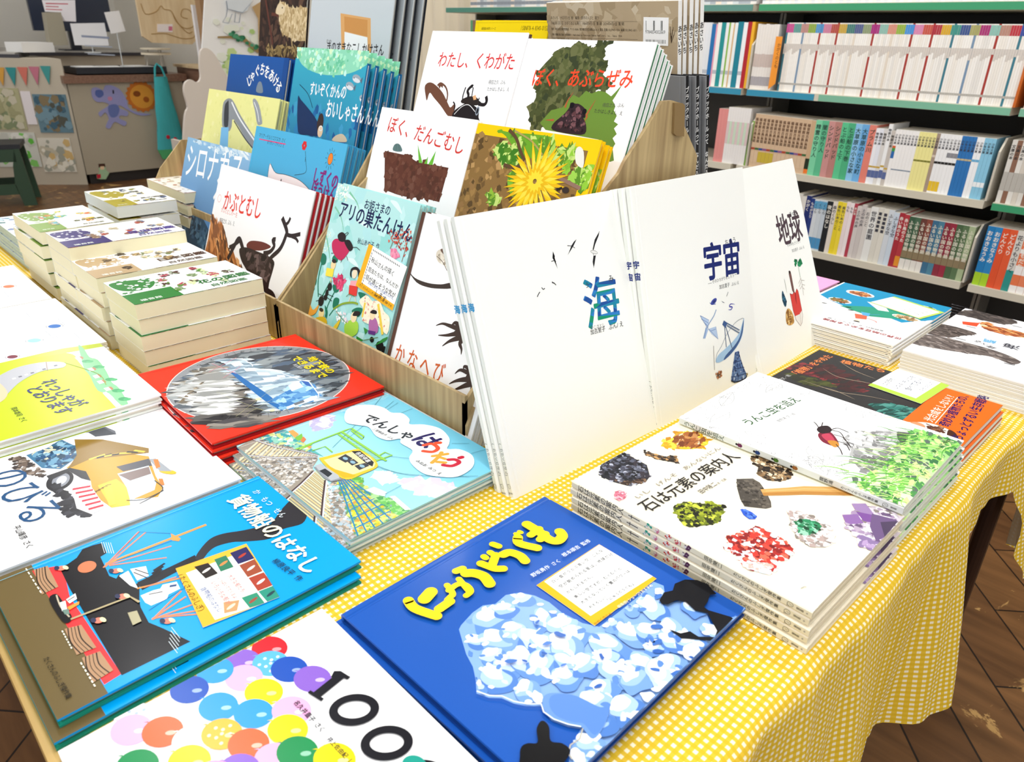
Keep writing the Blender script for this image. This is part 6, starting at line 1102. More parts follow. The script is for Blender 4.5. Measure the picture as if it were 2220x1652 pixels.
for t_ in range(6): x, y = [(192.7,202.4)][0]; a.e((x+5*math.cos(t_*1.05), y+5*math.sin(t_*1.05)), 3.6, 3.6, '#d8282c', same=t_ > 0)
a.l([(199.6,193.1),(205,183.3),(205.4,174.9)], .9, '#20242c'); c = [(285.5,190.1)][0]; a.e(c, 7.5, 10, '#f4862c'); a.ring(c, 7.5, 10, .7, '#20242c')
for i in range(12): t = R(i*30); a.l([(c[0]+11*math.cos(t), c[1]+13*math.sin(t)), (c[0]+16*math.cos(t), c[1]+19*math.sin(t))], .6, '#20242c')
a.t('しずくの', [(241,146.2),(324.3,143.8)], '#8a1f78', .07, h=1.4); a.t('ぼうけん', [(244.1,124.7),(322.7,120.8)], '#8a1f78', .07, h=1.4)
b = build_book(FR['shizuku'][5], 22, .88, a, '#4fb2de', '#3f9ccc', m=GLOSS, pages='#8fb4c8', inner='#3f8fb8'); place(b, fmat('shizuku'), 'light blue book with a smiling white water drop, front copy', group='water drop books')
behind(b, 'shizuku', 4, .95, 'light blue water drop book', 'water drop books', du=.05)

a = A_('shiro'); W_, H_ = FR['shiro'][5]*10, 240
a.grad([(0, 0), (W_, 0), (W_, H_), (0, H_)], '#1f5da0', '#8fbfe4', (0, 80), (W_*.1, H_)); a.n([(9.8,234.9),(137.4,238.6),(334.5,242.1),(335,228.4),(183.4,224.1)], 90, ['#cfe4f2', '#e8f4fa', '#a8cce8'], 2, 5, 161, 3, -10)
a.p([(30.5,111.8),(91.8,98.7),(145.8,78.9),(210.4,46.6),(322.6,8.2),(48.9,-53.5),(9.9,41)], '#2f4a64'); a.n([(33.1,105.6),(203.7,45.2),(202.2,13.1),(25.5,43.9)], 90, ['#3f5f7c', '#24384c', '#54768f'], 3, 8, 162, 2)
a.t('シロナガス', [(11.7,158.8),(287.8,170.1)], '#ffffff', .015, h=1.5); a.t('クジラ', [(173.3,93.4),(360.8,105.7)], '#ffffff', .015, h=1.5)
b = build_book(FR['shiro'][5], 24, .88, a, '#3f7fc0', '#1f4f86', m=GLOSS, pages='#4a6a94', inner='#1f4a84'); place(b, fmat('shiro'), 'deep blue book with a whale below white letters, front copy', group='whale books')
behind(b, 'shiro', 3, 1.0, 'deep blue whale book', 'whale books', du=.3)

a = A_('faucet')
a.n([(5, 5), (300, 5), (300, 245), (5, 245)], 200, ['#e9e99a', '#f2f0ae', '#e4e490'], 3, 8, 171)
a.p(cr([(99.9,172.6),(86.6,217.4),(96.7,231.2),(119.1,235.4),(142.7,226.8),(183.3,202.1),(276.9,156.2),(337.2,133.7),(320,124.3),(249.2,143.2),(152.5,191.8),(146.6,175.8),(136,164.4)], n=3), '#8f959a'); a.p(cr([(108.2,174.7),(96.4,215.6),(104.4,226.6),(113.1,227.2),(128.6,176.6)], n=3), '#3a3e44'); a.l([(127.6,228.3),(186.9,192.3),(304.1,139.5)], 4, '#f2f4f6', smooth=True); a.l([(153.4,189.3),(222.7,155.3),(297.4,128.9)], 3, '#4a4e54', smooth=True)
a.p([(96,169.6),(132.8,173.1),(149.5,111),(105.8,105.7)], '#7cc0ea'); a.p(cr([(225.8,237.9),(234.8,243),(258,230.5),(281.9,200.8),(281.9,193.5),(264,191.8),(244.1,217.2)], n=3), '#9aa0a6'); a.l([(233,236),(254.6,218),(270,197.3)], 2.4, '#e8ebee', smooth=True)
b = build_book(FR['faucet'][5], 25, .88, a, '#eceb9c', '#dfe0a0', m=GLOSS, pages='#b9bea8'); place(b, fmat('faucet'), 'pale yellow book with a big chrome tap, front copy', group='tap books')
behind(b, 'faucet', 5, 1.0, 'pale yellow tap book', 'tap books', du=.3)

a = A_('jag'); a.grad([(0, 0), (260, 0), (260, 250), (0, 250)], '#133c7c', '#1d56a4', (0, 0), (0, 250))
xy = [(118,194.5),(130.9,205.4),(147.2,215.9),(166.2,219.8),(187.8,215.8),(209.7,209.4),(229.9,200.6),(245.1,190.3),(254.9,178.6),(271.5,166.2)]
for i, ch in enumerate('じゃぐちをあける'):
    p0, p1 = Vector(xy[i]), Vector(xy[i+1]); d = (p1-p0).normalized()*24; a.t(ch, [p0-d*.5+Vector((0, -8)), p0+d*.5+Vector((0, -8))], '#ffffff', .04, h=1.2)
a.sm([(152.8,173.3),(156,191.4),(166,195.8),(176,190),(183.9,172.8)], '#7c8a9c')
b = build_book(28, 25, .88, a, '#174a92', '#174a92', m=GLOSS); place(b, fmat('jag'), 'navy blue book with white curved lettering, front copy', group='navy tap water books')
behind(b, 'jag', 3, 1.3, 'navy book with white curved lettering', 'navy tap water books', du=.4)

a = A_('suizoku'); W_, H_ = FR['suizoku'][5]*10, 310
a.grad([(0, 0), (W_, 0), (W_, H_), (0, H_)], '#15508a', '#38a8c4', (W_*.3, 0), (W_*.5, H_*.85)); a.n([(0, 0), (W_, 0), (W_, 220), (0, 220)], 160, ['#1f6aa4', '#2a86b8', '#1a5a94', '#3f9cc4'], 4, 10, 181, 2, 95)
top = cr([(-0.3,331.5),(16.8,304.6),(52.2,290.8),(105.9,283.7),(166.6,285.6),(214.4,294),(253.7,310.6),(258.8,329.3),(150.7,338.3),(24.3,339.6)], n=3); a.p(top, '#8fd8b8'); a.n(top, 160, ['#a8e8c8', '#6ac49c', '#c4f2e4', '#7fd0a4', '#d8f4c8'], 3, 8, 182)
for c in ([(223.7,282)], [(206.2,268.3)], [(256,249.3)]): x, y = c[0]; a.e((x, y), 14, 7, '#9aa8b4', -10); a.e((x, y-2.5), 12, 3.6, '#d8dee4', -10); a.p([(x+12, y-2), (x+19, y+4), (x+18, y-8)], '#5a6a7c'); a.e((x-8, y+1), 1.2, 1.2, '#22262c')
a.t('すいぞくかんの', [(69.9,246.1),(198.8,246.8)], '#ffffff', .04, h=1.5); a.t('おいしゃさん', [(138.2,211.2),(266.1,209.9)], '#ffffff', .04, h=1.7)
a.p(cr([(30.1,236.8),(42.5,233.2),(73.3,220.1),(103.9,205.1),(131.1,185.8),(130.7,172.7),(83.7,170.2),(49,173.4)], n=3), '#12305c'); a.e([(125.9,196.2)][0], 11, 18, '#3a2a28'); a.e([(130.3,181.4)][0], 9, 11, '#f2cfa8'); a.ring([(130.8,186.9)][0], 6, 4, 1.6, '#f4f4f4'); a.l([(29.7,261.2),(65.6,245.8),(90.4,221.4)], 1.2, '#0f2444', smooth=True); a.sm([(177.6,169),(186.6,179.5),(209.2,183.9),(224.5,172)], '#d8c4a4')
b = build_book(FR['suizoku'][5], 31, .86, a, '#1d6aa4', '#1d6aa4', m=GLOSS, pages='#f0f2f0'); place(b, fmat('suizoku'), 'tall sea blue book with fish and white lettering, front copy', group='aquarium books')
behind(b, 'suizoku', 5, 1.55, 'tall sea blue aquarium book', 'aquarium books', du=.2)

# ---- tall books standing behind the rack
a = A_('chair'); 
a.p([(121.5,223.1),(233.2,213.7),(248.7,143.6),(237.2,143.2),(229.3,178.4),(143.5,187.8),(151.7,140.4),(141.9,140)], '#d8a468'); a.p([(137,216.9),(222.8,210.4),(228.2,179.7),(143.3,188.9)], '#c98f50'); a.p([(143.6,187.3),(228.4,178.4),(237.2,143.2),(151.7,140.4)], '#e9edf0')
a.t('きのすきなこしかけさん', [(78.8,149.2),(290.9,147.5)], '#24242a', .04, h=1.2); a.t('なか', [(76,164.1),(97.2,163.7)], '#444')
b = build_book(FR['chair'][5], 28, .96, a, '#c4ccd2', '#20242c', '#20242c', pages='#a4a4a0', inner='#20242c'); place(b, fmat('chair'), 'grey book with the back of a wooden chair on the cover, front copy', group='wooden chair books')
behind(b, 'chair', 4, 2.0, 'grey wooden chair book', 'wooden chair books', du=.3)
a = A_('sheep'); W_ = 210
a.p([(0, 0), (W_, 0), (W_, 280), (0, 280)], '#32241f'); a.n([(0, 0), (W_, 0), (W_, 280), (0, 280)], 260, ['#271b18', '#4a342a', '#3a2a24', '#5c4436'], 3, 9, 191, 2)
for q in ([(25.6,243.1),(68.7,147.2)], [(56.9,212.8),(237.9,203.2)], [(78.7,220.2),(236.6,214.9)]): a.l(q, 7, '#5e342a')
sh = cr([(78.7,220.2),(88.4,235),(109.9,238.4),(132.3,229.7),(154,224.7),(195.1,226.8),(231.1,219.6),(244,193.8),(249.3,170.3),(228.2,159.3),(171.7,158.2),(138.9,166.2),(108.2,173.1),(97.5,197.9),(90.7,211.5)], n=4); a.p(sh, '#c4ad82'); a.n(sh, 260, ['#d4be94', '#b49a6c', '#e0cca4', '#a88e62'], 2, 5, 192, 1.6, 95); a.sm([(78.1,215.3),(83.3,230.1),(99.4,234.8),(119.1,227.4),(114.9,215.2),(96.2,211.5)], '#dccaa8'); a.e([(106.8,226)][0], 2, 2, '#2a1d18'); a.l([(155.4,161.5),(163.6,134.6)], 5, '#b49a6c'); a.l([(217.8,161.5),(225.8,136.4)], 5, '#b49a6c'); a.n([(40.4,141.4),(244.1,151.3),(246.9,127.4),(42.2,120.7)], 90, ['#8a7448', '#6a5634', '#a88e5c'], 2, 5, 193, 3)
b = build_book(21, 28, .96, a, '#32241f', '#32241f', m=PRINT); place(b, fmat('sheep'), 'brown photo book with a woolly sheep in a barn')
a = A_('yellow'); a.t('福音館の科学シリーズ', [(19.5,254.4),(57.8,254.8)], '#3a3208', .02, h=1.3); a.t('ISBN978-4-8340-0153-2 C8740', [(122.3,254.8),(214.9,255.2)], '#3a3208', 0, h=1.6); a.l([(2.5,266),(180.1,267.4)], .5, '#c9a80a')
b = build_book(FR['yellow'][5], 27, 1.1, a, '#f5d60a', '#f5d60a', m=GLOSS); place(b, fmat('yellow'), 'bright yellow back cover standing left of the beige barcode book', group='yellow books'); copy_tree(b, fmat('yellow', .2, .3, -1.3), 'bright yellow book standing behind its twin left of the barcode book', 'yellow books')
a = A_('asaichi'); W_ = FR['asaichi'][5]*10; H_ = 300
a.n([(0, 0), (W_, 0), (W_, H_), (0, H_)], 420, ['#b8a486', '#c4b294', '#ab9778', '#cfc0a6'], 5, 14, 195, 1.5)
for i, (s_, x1) in enumerate((('あさいち　大石可久也 絵　輪島・朝市の人びと 語り', .42), ('1980年1月1日 かがくのとも発行 1984年9月1日 第1刷 2024年4月1日 第7刷', .62), ('発行 株式会社福音館書店 〒113-8686 東京都文京区本駒込6-6-3 電話 営業(03)3942-1226 編集(03)3942-6011', .72), ('印刷 図書印刷 製本 多田製本 / Published by Fukuinkan Shoten Publishers, Inc., Tokyo, 2024', .6), ('MORNING MARKET Text & Illustrations Printed in Japan', .5), ('ISBN978-4-8340-0266-9 乱丁落丁本は小社宛ご送付ください', .55), ('この本の一部または全部を無断で複写することは禁じます', .66))):
    a.t(s_, [(W_*.035, H_-24-i*8.2), (W_*(.035+x1*.95), H_-24-i*8.2)], '#4a4030', .02, h=1.25)
    if i in (0, 3, 4): a.l([(W_*.035, H_-27-i*8.2), (W_*.72, H_-27-i*8.2)], .4, '#6a5c48')
q = [(198.5,279.3),(243.3,278.6),(242.7,240.7),(197,241.9)]; a.p(q, '#fdfdfd'); rnd = random.Random(9); q0, q1 = [(202.4,261.2),(238.5,261.3)]; hgt = [(202.5,274.4)][0][1]-q0[1]; x = q0[0]
while x < q1[0]: w1 = rnd.choice((.45, .8, 1.2)); a.p([(x, q0[1]), (x+w1, q0[1]), (x+w1, q0[1]+hgt), (x, q0[1]+hgt)], '#1a1a1c', same=True); x += w1+rnd.choice((.5, .8, 1.1))
a.t('9784834002669', [(201.6,257),(237.6,257)], '#1a1a1c', .01, h=1.3); x, y1, y0 = [(202.2,245.5)][0][0], [(202.3,248.8)][0][1], [(202.2,243.6)][0][1]
while x < q1[0]: w1 = rnd.choice((.45, .8)); a.p([(x, y0), (x+w1, y0), (x+w1, y1), (x, y1)], '#1a1a1c', same=True); x += w1+rnd.choice((.5, .8, 1.4))
for i in range(7): a.l([(248,244.6),(249.2,253)][0:1]+[([(249.2,253)][0][0]+i*1.6-4, [(249.2,253)][0][1]+rnd.uniform(0, 14))], .6, '#4a3a2a')
b = build_book(FR['asaichi'][5], 30, .86, a, '#baa688', '#fafafa', '#f4f4f2', pages='#efeae0')
# its spine is on the right edge, so the lettering sits on a thin strip there
s = Art(.86, 30); s.tv('あさいち', [(4.3, 268), (4.3, 228)], '#1a1a1c', .05, 1.0); s.tv('大石可久也', [(4.3, 80), (4.3, 50)], '#1a1a1c', 0, .8)
mb = MB(); Wd = FR['asaichi'][5]; mb.box(Wd+.001, Wd+.05, 0, 30, 0, .86, '#f6f6f4'); s.emit(mb, lambda x, y, z: (Wd+.05+z, y, .86-x)); mb.build('spine', PRINT, b)
place(b, fmat('asaichi'), 'beige book showing its back cover with a barcode, front copy', group='morning market books')
behind(b, 'asaichi', 5, 1.15, 'white-spined book behind the barcode book', 'morning market books', du=.15, dv=-.05)
# black books with white lettering on the spine
T = 1.0; s = Art(T, 26); s.tv('ブラックホールって なんだろう?', [(5, 245), (5, 90)], '#ececec', .04, .95); s.tv('福音館', [(5, 30), (5, 12)], '#ececec', .02, .8)
b = build_book(21, 26, T, None, '#17181c', '#8a8c90', '#111216', sart=s, m=PRINT, pages='#b9b9b6')
for i in range(3):
    M = Matrix.Translation((-.655+.004*i, 1.035+.021*i, .165)) @ Matrix.Rotation(R(0), 4, 'Z') @ Matrix.Rotation(R(102), 4, 'X') @ Matrix.Rotation(math.pi, 4, 'Y') 
    lab = 'black-spined book with white lettering at the back of the rack, %s' % ('nearest the barcode book', 'middle one of three', 'nearest the bookshelves')[i]
    if i == 0: place(b, M, lab, group='black hole books')
    else: copy_tree(b, M, lab, 'black hole books')

# ================================================================== stacks of thick nature guides at the left
T = 2.32
def guide(cover_fn, base, label, x0, y0, zt, n, group, rz=0, what='', W=13.0, H=19.0, T=T, jit=.25, edge='#ece3c0', seed=1):
    """fore-edge faces +x; top edge faces the rack"""
    a = Art(W, H); cover_fn(a, W*10, H*10); random.seed(seed)
    b = build_book(W, H, T, a, base, '#f2f0e6', '#dfe4e2', hard=False, m=GLOSS, pages=edge)
    # coloured slivers of the cover fold seen between the books
    sl = MB(); rnd = random.Random(seed)
    y = .2
    while y < H-.4:
        L_ = rnd.uniform(.6, 3.5); sl.box(W-.02, W+.02, y, min(y+L_, H-.1), T-.06, T, rnd.choice((base, '#2a1d14', '#f4f0e4', '#1f4a24', '#8a3a30'))) ; y += L_+rnd.uniform(0, 1)
    sl.build('cover_fold', PRINT, b)
    step = (zt-.1)/n
    def M(i): 
        o = Matrix.Translation(((x0+(0 if i == 0 else random.uniform(-jit, jit)))*.01, (y0+(0 if i == 0 else random.uniform(-jit, jit)))*.01, (zt-T-step*i)*.01))
        return o @ Matrix.Rotation(R(rz), 4, 'Z')
    place(b, M(0), label, group=group)
    for i in range(1, n): copy_tree(b, M(i), '%s, %s from the top' % (what, ORD[i-1]), group)
def cov(c1, c2, cols, seed, txt):
    def f(a, W, H):
        rnd = random.Random(seed)
        a.p([(0, 0), (W, 0), (W, H), (0, H)], '#fbfbf8'); a.p([(W*.62, 0), (W, 0), (W, H*.36), (W*.62, H*.36)], c1); a.sm([(W*.1, 4), (W*.45, 8), (W*.55, 40), (W*.3, 60), (W*.12, 40)], c1)
        a.n([(W*.05, 6), (W*.6, 6), (W*.6, 60), (W*.05, 60)], 50, ['#ffffff', c1], 2, 5, seed)
        for i in range(16):
            x = rnd.uniform(.1, .85)*W; y = rnd.uniform(.2, .92)*H; a.n([(x-8, y-5), (x+8, y-6), (x+7, y+5), (x-7, y+6)], 14, [rnd.choice(cols), rnd.choice(cols)], 1.5, 4, seed+i, 1.5)
        a.t(txt, [(W*.75, H*.55), (W*.75, H*.98)], c2, .05); a.t('自然図鑑', [(W*.93, H*.6), (W*.93, H*.9)], c2, .03)
        for i in range(5): a.l([(W*.3+i*4, H*.45), (W*.3+i*4, H*.7)], .7, '#c9c4b0', same=i > 0)
        a.t('福音館', [(W*.95, H*.06), (W*.95, H*.22)], '#eef4ea', .02)
    return f
guide(cov('#2c7a34', '#1f6a2c', ['#4a2a24', '#5a8a3a', '#b04a5a', '#8a9a7a', '#cfe0a8'], 201, '花の図鑑'), '#2c7a34', 'thick nature guide with dark green corner panels, topmost of the nearest stack', -118.7, 30.1, 11.9, 5, 'green nature guides', what='green nature guide in the nearest thick stack', seed=1)
guide(cov('#b59a74', '#4a2c1c', ['#7a5a40', '#3a2a1c', '#d8c8a4', '#a88a5c', '#5a6a3a'], 202, '日本図鑑'), '#8a7050', 'thick brown and cream animal guide, topmost, behind the green guides', -134.6, 30.0, 11.9, 5, 'brown animal guides', what='brown animal guide in the second thick stack', seed=2)
guide(cov('#32246a', '#4a3a8a', ['#8a6a50', '#b0483a', '#c9b894', '#6a7a9a'], 203, '昆虫図鑑'), '#32246a', 'thick guide with violet lettering, topmost, left of the brown guides', -146.9, 30.0, 14.1, 6, 'violet insect guides', what='violet-lettered guide in the third thick stack', seed=3)
guide(cov('#7a9a3a', '#5a5a20', ['#e8c03a', '#e0703a', '#7ab04a', '#c9b07a', '#6ab0c0'], 204, '食の図鑑'), '#5a8a3a', 'thick guide with green and orange cover, topmost of the farthest left guide stack', -171.2, 30.2, 13.2, 5, 'green and orange guides', what='green and orange guide in the far left stack', W=19.2, H=12.6, seed=4, jit=.5)
guide(cov('#a89a2c', '#4a4020', ['#b8a83a', '#8a8a4a', '#5a6a8a', '#f4f0e0', '#2a2a2c'], 205, '鳥の図鑑'), '#c9b83a', 'thick bird guide with an olive yellow cover behind the violet guides', -181.5, 46.3, 14.0, 5, 'olive bird guides', what='olive bird guide behind the violet guides', W=20, H=12.0, seed=5, jit=.2, edge='#e2e6e2')
def redcov(a, W, H): a.p([(0, 0), (W, 0), (W, H), (0, H)], '#f4f0e8'); a.p([(0, H*.6), (W, H*.6), (W, H), (0, H)], '#c8283c'); a.n([(0, 0), (W, 0), (W, H*.55), (0, H*.55)], 60, ['#c9b89a', '#8a7a5a', '#e8e0d0', '#b05a4a'], 3, 7, 206)
guide(redcov, '#c8283c', 'thick guide with a red strip on its cover, at the back beside the whale books', -190, 62.5, 13.8, 5, 'red striped guides', what='red striped guide farthest back', W=22, H=13, seed=6, jit=.2)
# thin blue-and-white magazines at the far left edge
def bluecov(a, W, H):
    a.n([(5, 5), (W-5, 5), (W-5, H-5), (5, H-5)], 120, ['#8ab8cc', '#4a8a9c', '#d8e8f0', '#6a7aa8', '#b8d4dc', '#2f6a6a'], 3, 9, 210, 1.6)
a = Art(26, 18); bluecov(a, 260, 180); b = build_book(26, 18, .62, a, '#e4eff2', '#cfe0e2', hard=False, m=GLOSS, pages='#b8ccc8')
place(b, Matrix.Translation((-2.03, .315, .058)), 'thin pale blue picture book, topmost of its pile at the left edge', group='pale blue picture books')
for i in range(1, 8): copy_tree(b, Matrix.Translation((-2.03+random.uniform(-.003, .003), .315+random.uniform(-.003, .003), .058-.0078*i)), 'thin pale blue picture book at the left edge, %s from the top' % ORD[i-1], 'pale blue picture books')

# ================================================================== bookshelves along the far wall
YS = 260.0
SH = [58.3, 30.9, 4.2, -21.4]
X0, X1 = -318.0, 60.0
MT = mat('putty_steel', rough=.45, attr=True)
def unit(xa, xb, label, strips):
    t = empty('bookshelf', Matrix.Translation((xa*.01, YS*.01, -.7))); tag(t, label, 'bookshelf', 'steel bookshelves along the far wall')
    w_ = xb-xa
    for nm, x in (('upright', .0), ('upright', w_-.9)):
        mb = MB(); mb.box(x, x+.9, 20, 34.4, 0, 196, '#8a857a'); mb.build('upright', MT, t)
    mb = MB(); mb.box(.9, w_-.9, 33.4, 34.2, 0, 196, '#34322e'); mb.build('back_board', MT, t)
    mb = MB(); mb.box(.9, w_-.9, 1.2, 33.3, 0, 18, '#4c4a44'); mb.build('plinth', MT, t)
    for k, z in enumerate(SH+[85, 112]):
        mb = MB(); mb.box(.95, w_-.95, -.1, 33.2, z+70-2.3, z+70, '#d3ccba'); s_ = mb.build('shelf_board', MT, t)
        if k < len(strips) and strips[k]:
            mb = MB()
            for (p, q, c) in strips[k]: mb.box(.95+p*(w_-1.9), .95+q*(w_-1.9), -.35, -.12, z+70-2.2, z+70-.2, c)
            mb.build('label_strip', MT, s_)
G_ = '#3a9a6c'; G2 = '#7cb89c'; BL_ = '#2f8fb0'
unit(-318, -235, 'steel bookshelf at its left end, behind the yellow back cover', [[(0, 1, '#4f8a78')], [(0, 1, BL_)], [(0, 1, G2)], None])
unit(-234.5, -148, 'steel bookshelf with a green and a blue label strip, mostly behind the barcode book', [[(0, 1, '#5a8f84')], [(0, 1, BL_)], None, None])
unit(-147.5, -61.2, 'steel bookshelf with rows of thin white magazines, right of the rack', [[(0, 1, G_)], [(0, .3, BL_), (.32, 1, G2)], None, None])
unit(-60.8, 28, 'steel bookshelf at the right edge of the photo', [[(0, 1, G_)], [(0, 1, G2)], [(0, 1, G_)], None])
SPINE_M = mat('spine_print', rough=.5, attr=True, spec=.4)
PROT = {}
def spine_book(x, zf, w_, h, d, col, bands=(), lab='', grp=None, y=1.0, lean=0, name='shelved_book', txt=None, tcol='#333333', top='#e4dfd2'):
    """one upright book on the shelf, spine towards the table"""
    key = (round(w_, 2), round(h, 1), d, col, tuple(bands), txt)
    if key not in PROT:
        mb = MB(); mb.box(.0, w_, 0, d, 0, h, cols=(col, col, col, '#e9e3d4', col, top))
        for j, (a0, a1, c) in enumerate(bands): mb.box(.02, w_-.02, -.025-.004*j, 0.01, h*a0, h*a1, c)
        if txt:
            s = Art(w_, h); s.tv(txt, [(w_*5, h*9.3), (w_*5, h*9.3-len(txt)*min(w_*8.2, h*8/len(txt)))], tcol, .04, .95); s.emit(mb, lambda u, v, z: (u, -.04-z, v))
        o = mb.build(name, SPINE_M); PROT[key] = o
    else:
        o = PROT[key].copy(); C.objects.link(o)
    M = Matrix.Translation((x*.01, (YS+y)*.01, (zf+.02)*.01)) @ Matrix.Rotation(R(lean), 4, 'Y')
    o.matrix_world = M
    tag(o, lab, 'book', grp)
    return w_*math.cos(R(lean))+.03
rs = random.Random(77)
# shelf rows, left to right; positions follow the photo
def divider(x, zf, col, lab, w_=.6, h=20, lean=0):
    mb = MB(); mb.prism([(0, 0), (19, 0), (19, h), (4, h), (0, h*.8)], 0, w_, 'x', col); o = mb.build('shelf_divider', MT); o.matrix_world = Matrix.Translation((x*.01, (YS+.3)*.01, (zf+.02)*.01)) @ Matrix.Rotation(R(lean), 4, 'Y'); tag(o, lab, 'divider')
# second shelf
x = -172.6; zf = SH[1]
first = [('#8a8a7c', 2.2, 20.5, 'grey green'), ('#b8a89c', 1.6, 21, 'dusty beige'), ('#e8e8ea', 1.2, 21.5, 'white'), ('#e4e6ea', 1.2, 21.5, 'white'), ('#dfe3e8', 1.2, 21.5, 'white'), ('#1f6fae', 1.7, 21, 'strong blue'), ('#e8a0b4', .6, 21, 'pink'), ('#f2f0ec', 1.6, 21.5, 'white'), ('#1d8f92', 1.8, 21.5, 'teal'), ('#eceef0', 1.2, 21.5, 'white'), ('#86b83c', .6, 21.5, 'lime green'), ('#f0efe8', 1.2, 21.5, 'white'), ('#d8b07a', .5, 21, 'tan'), ('#e9efee', 1.2, 21.5, 'white'), ('#147f94', 2.2, 21.8, 'petrol blue'), ('#eef0f2', 1.6, 21.6, 'white'), ('#b0202c', 1.6, 21.8, 'dark red'), ('#f0b42c', 1.1, 21.8, 'golden yellow')]
seen = {}
for c, w_, h, nm in first:
    seen[nm] = seen.get(nm, 0)+1
    x += spine_book(x, zf, w_, h, 16, c, ((.2, .26, '#b8bcc4'),) if nm == 'white' else (), '%s book spine on the second shelf, left of the grey divider%s' % (nm, '' if nm != 'white' else ''), 'mixed spines left of the grey divider', lean=0)
divider(x+.2, zf, '#c9c2b2', 'pale grey steel divider on the second shelf, left of the orange tag', h=18); x += 1.2
for i in range(8): x += spine_book(x, zf, 1.0, 21+rs.uniform(-.2, .3), 16, '#e8e2dc', ((.35, .55, '#c9b8b0'), (.06, .2, '#a9a4a8')), 'white magazine between the grey divider and the orange tag on the second shelf', 'magazines beside the orange tag')
mb = MB(); mb.prism([(0, 0), (2.4, 2), (2.4, 17), (0, 17)], 0, .12, 'y', '#f2982c'); art_ = Art(3, 17); art_.tv('かがくのとも', [(16, 150), (16, 70)], '#7a3a10', .03); art_.emit(mb, lambda u, v, z: (u, -.02-z, v))
o = mb.build('shelf_tag', MT); o.matrix_world = Matrix.Translation((x*.01, (YS-.6)*.01, (zf+.3)*.01)); tag(o, 'orange index tag standing out from the second shelf', 'index tag')
x += 2.6
bandc = [('magenta pink', '#c84a90'), ('teal', '#5a9a94'), ('dusty rose', '#c08c84'), ('olive green', '#8aa83c'), ('sky blue', '#4a94cc'), ('pink', '#cc7a9c'), ('brick red', '#b4483c'), ('mustard', '#c8a43c'), ('dark teal', '#3c7a74'), ('slate blue', '#4c5a8c'), ('grey green', '#8c9a74'), ('deep magenta', '#a8207c'), ('pale teal', '#8cbcb0'), ('salmon', '#d8907c'), ('bright olive', '#94b43c'), ('bright blue', '#3c90d8'), ('light pink', '#d884b0'), ('coral red', '#c85040'), ('crimson', '#b02838'), ('gold', '#d8a820'), ('sea green', '#3c9488'), ('navy', '#34508c'), ('khaki', '#a8a464'), ('purple red', '#a82470'), ('mint', '#8cc0b4'), ('tan rose', '#b88878'), ('cherry red', '#bc2c3c'), ('royal blue', '#3a4ca0'), ('mauve', '#b05c94'), ('dark yellow', '#c8b020')]
run = 0; k = 0
while x < -62.6:
    nm, bc = bandc[(k//4) % len(bandc)]
    body = rs.choice(('#efe9e0', '#f2eee8', '#e8e4de', '#f4f0ea')) if k % 9 else rs.choice(('#a8382f', '#3a7a8c', '#7a94b0', '#e4d8c8'))
    x += spine_book(x, zf, .62, 21.6, 16, body, ((.86, .985, bc), (.1, .13, '#b9b4ac'), (.55+.02*(k % 5), .7, '#d4ccc4')), 'thin white magazine with a %s top band on the second shelf' % nm, 'white magazines with coloured top bands', name='magazine'); k += 1
divider(x+.1, zf, '#c8641c', 'burnt orange divider leaning at the right end of the magazine row', w_=.7, h=21, lean=0); x = -59.5
for i in range(9): x += spine_book(x, zf, .9, 21.2, 16, ('#e0b8a4', '#d8c8b4', '#c98a6a')[i % 3], ((.3, .5, '#b88a70'),), 'reddish white magazine right of the burnt orange divider', 'reddish magazines at the right edge', name='magazine')
# left part of the second shelf, behind the racks
x = -300; 
names = ['blue', 'white', 'pale red', 'white', 'red', 'cream', 'green', 'brown']
colr = ['#4a78a8', '#e8e8ec', '#d88c88', '#f0ece4', '#b84048', '#e8dcc0', '#5a9a6c', '#8a6a54']
k = 0
while x < -174.5:
    i = rs.randrange(8); w_ = rs.choice((1.1, 1.6, 2.2)); x += spine_book(x, zf, w_, 21+rs.choice((0, .8)), 16, colr[i], ((.3, .55, '#d8d4cc'),), '%s book spine on the second shelf behind the yellow and barcode books' % names[i], 'spines behind the yellow and barcode books'); k += 1
# top shelf: only the feet of the magazines show
x = -300
while x < -149.5: x += spine_book(x, SH[0], 2.3, 22, 16, rs.choice(('#e4e0dc', '#c9d0d4', '#a8b0b8', '#e8d8c8')), ((.04, .1, '#8a9098'),), 'pale spine on the top shelf left of the orange tab, only its foot in view', 'top shelf spines at the left', name='magazine')
x = -146.3
while x < -66: x += spine_book(x, SH[0], 1.15, 21.5, 16, ('#efece6', '#e2e4e8', '#f4f2ee')[int(x) % 3], ((.05, .08, ('#8a9ab0', '#b0a8a0')[int(x) % 2]),), 'white magazine on the top shelf above the coloured bands, only its foot in view', 'top shelf white magazines', name='magazine')
divider(-65.4, SH[0], '#e88a2c', 'orange divider at the right end of the top shelf', w_=1.4, h=20)
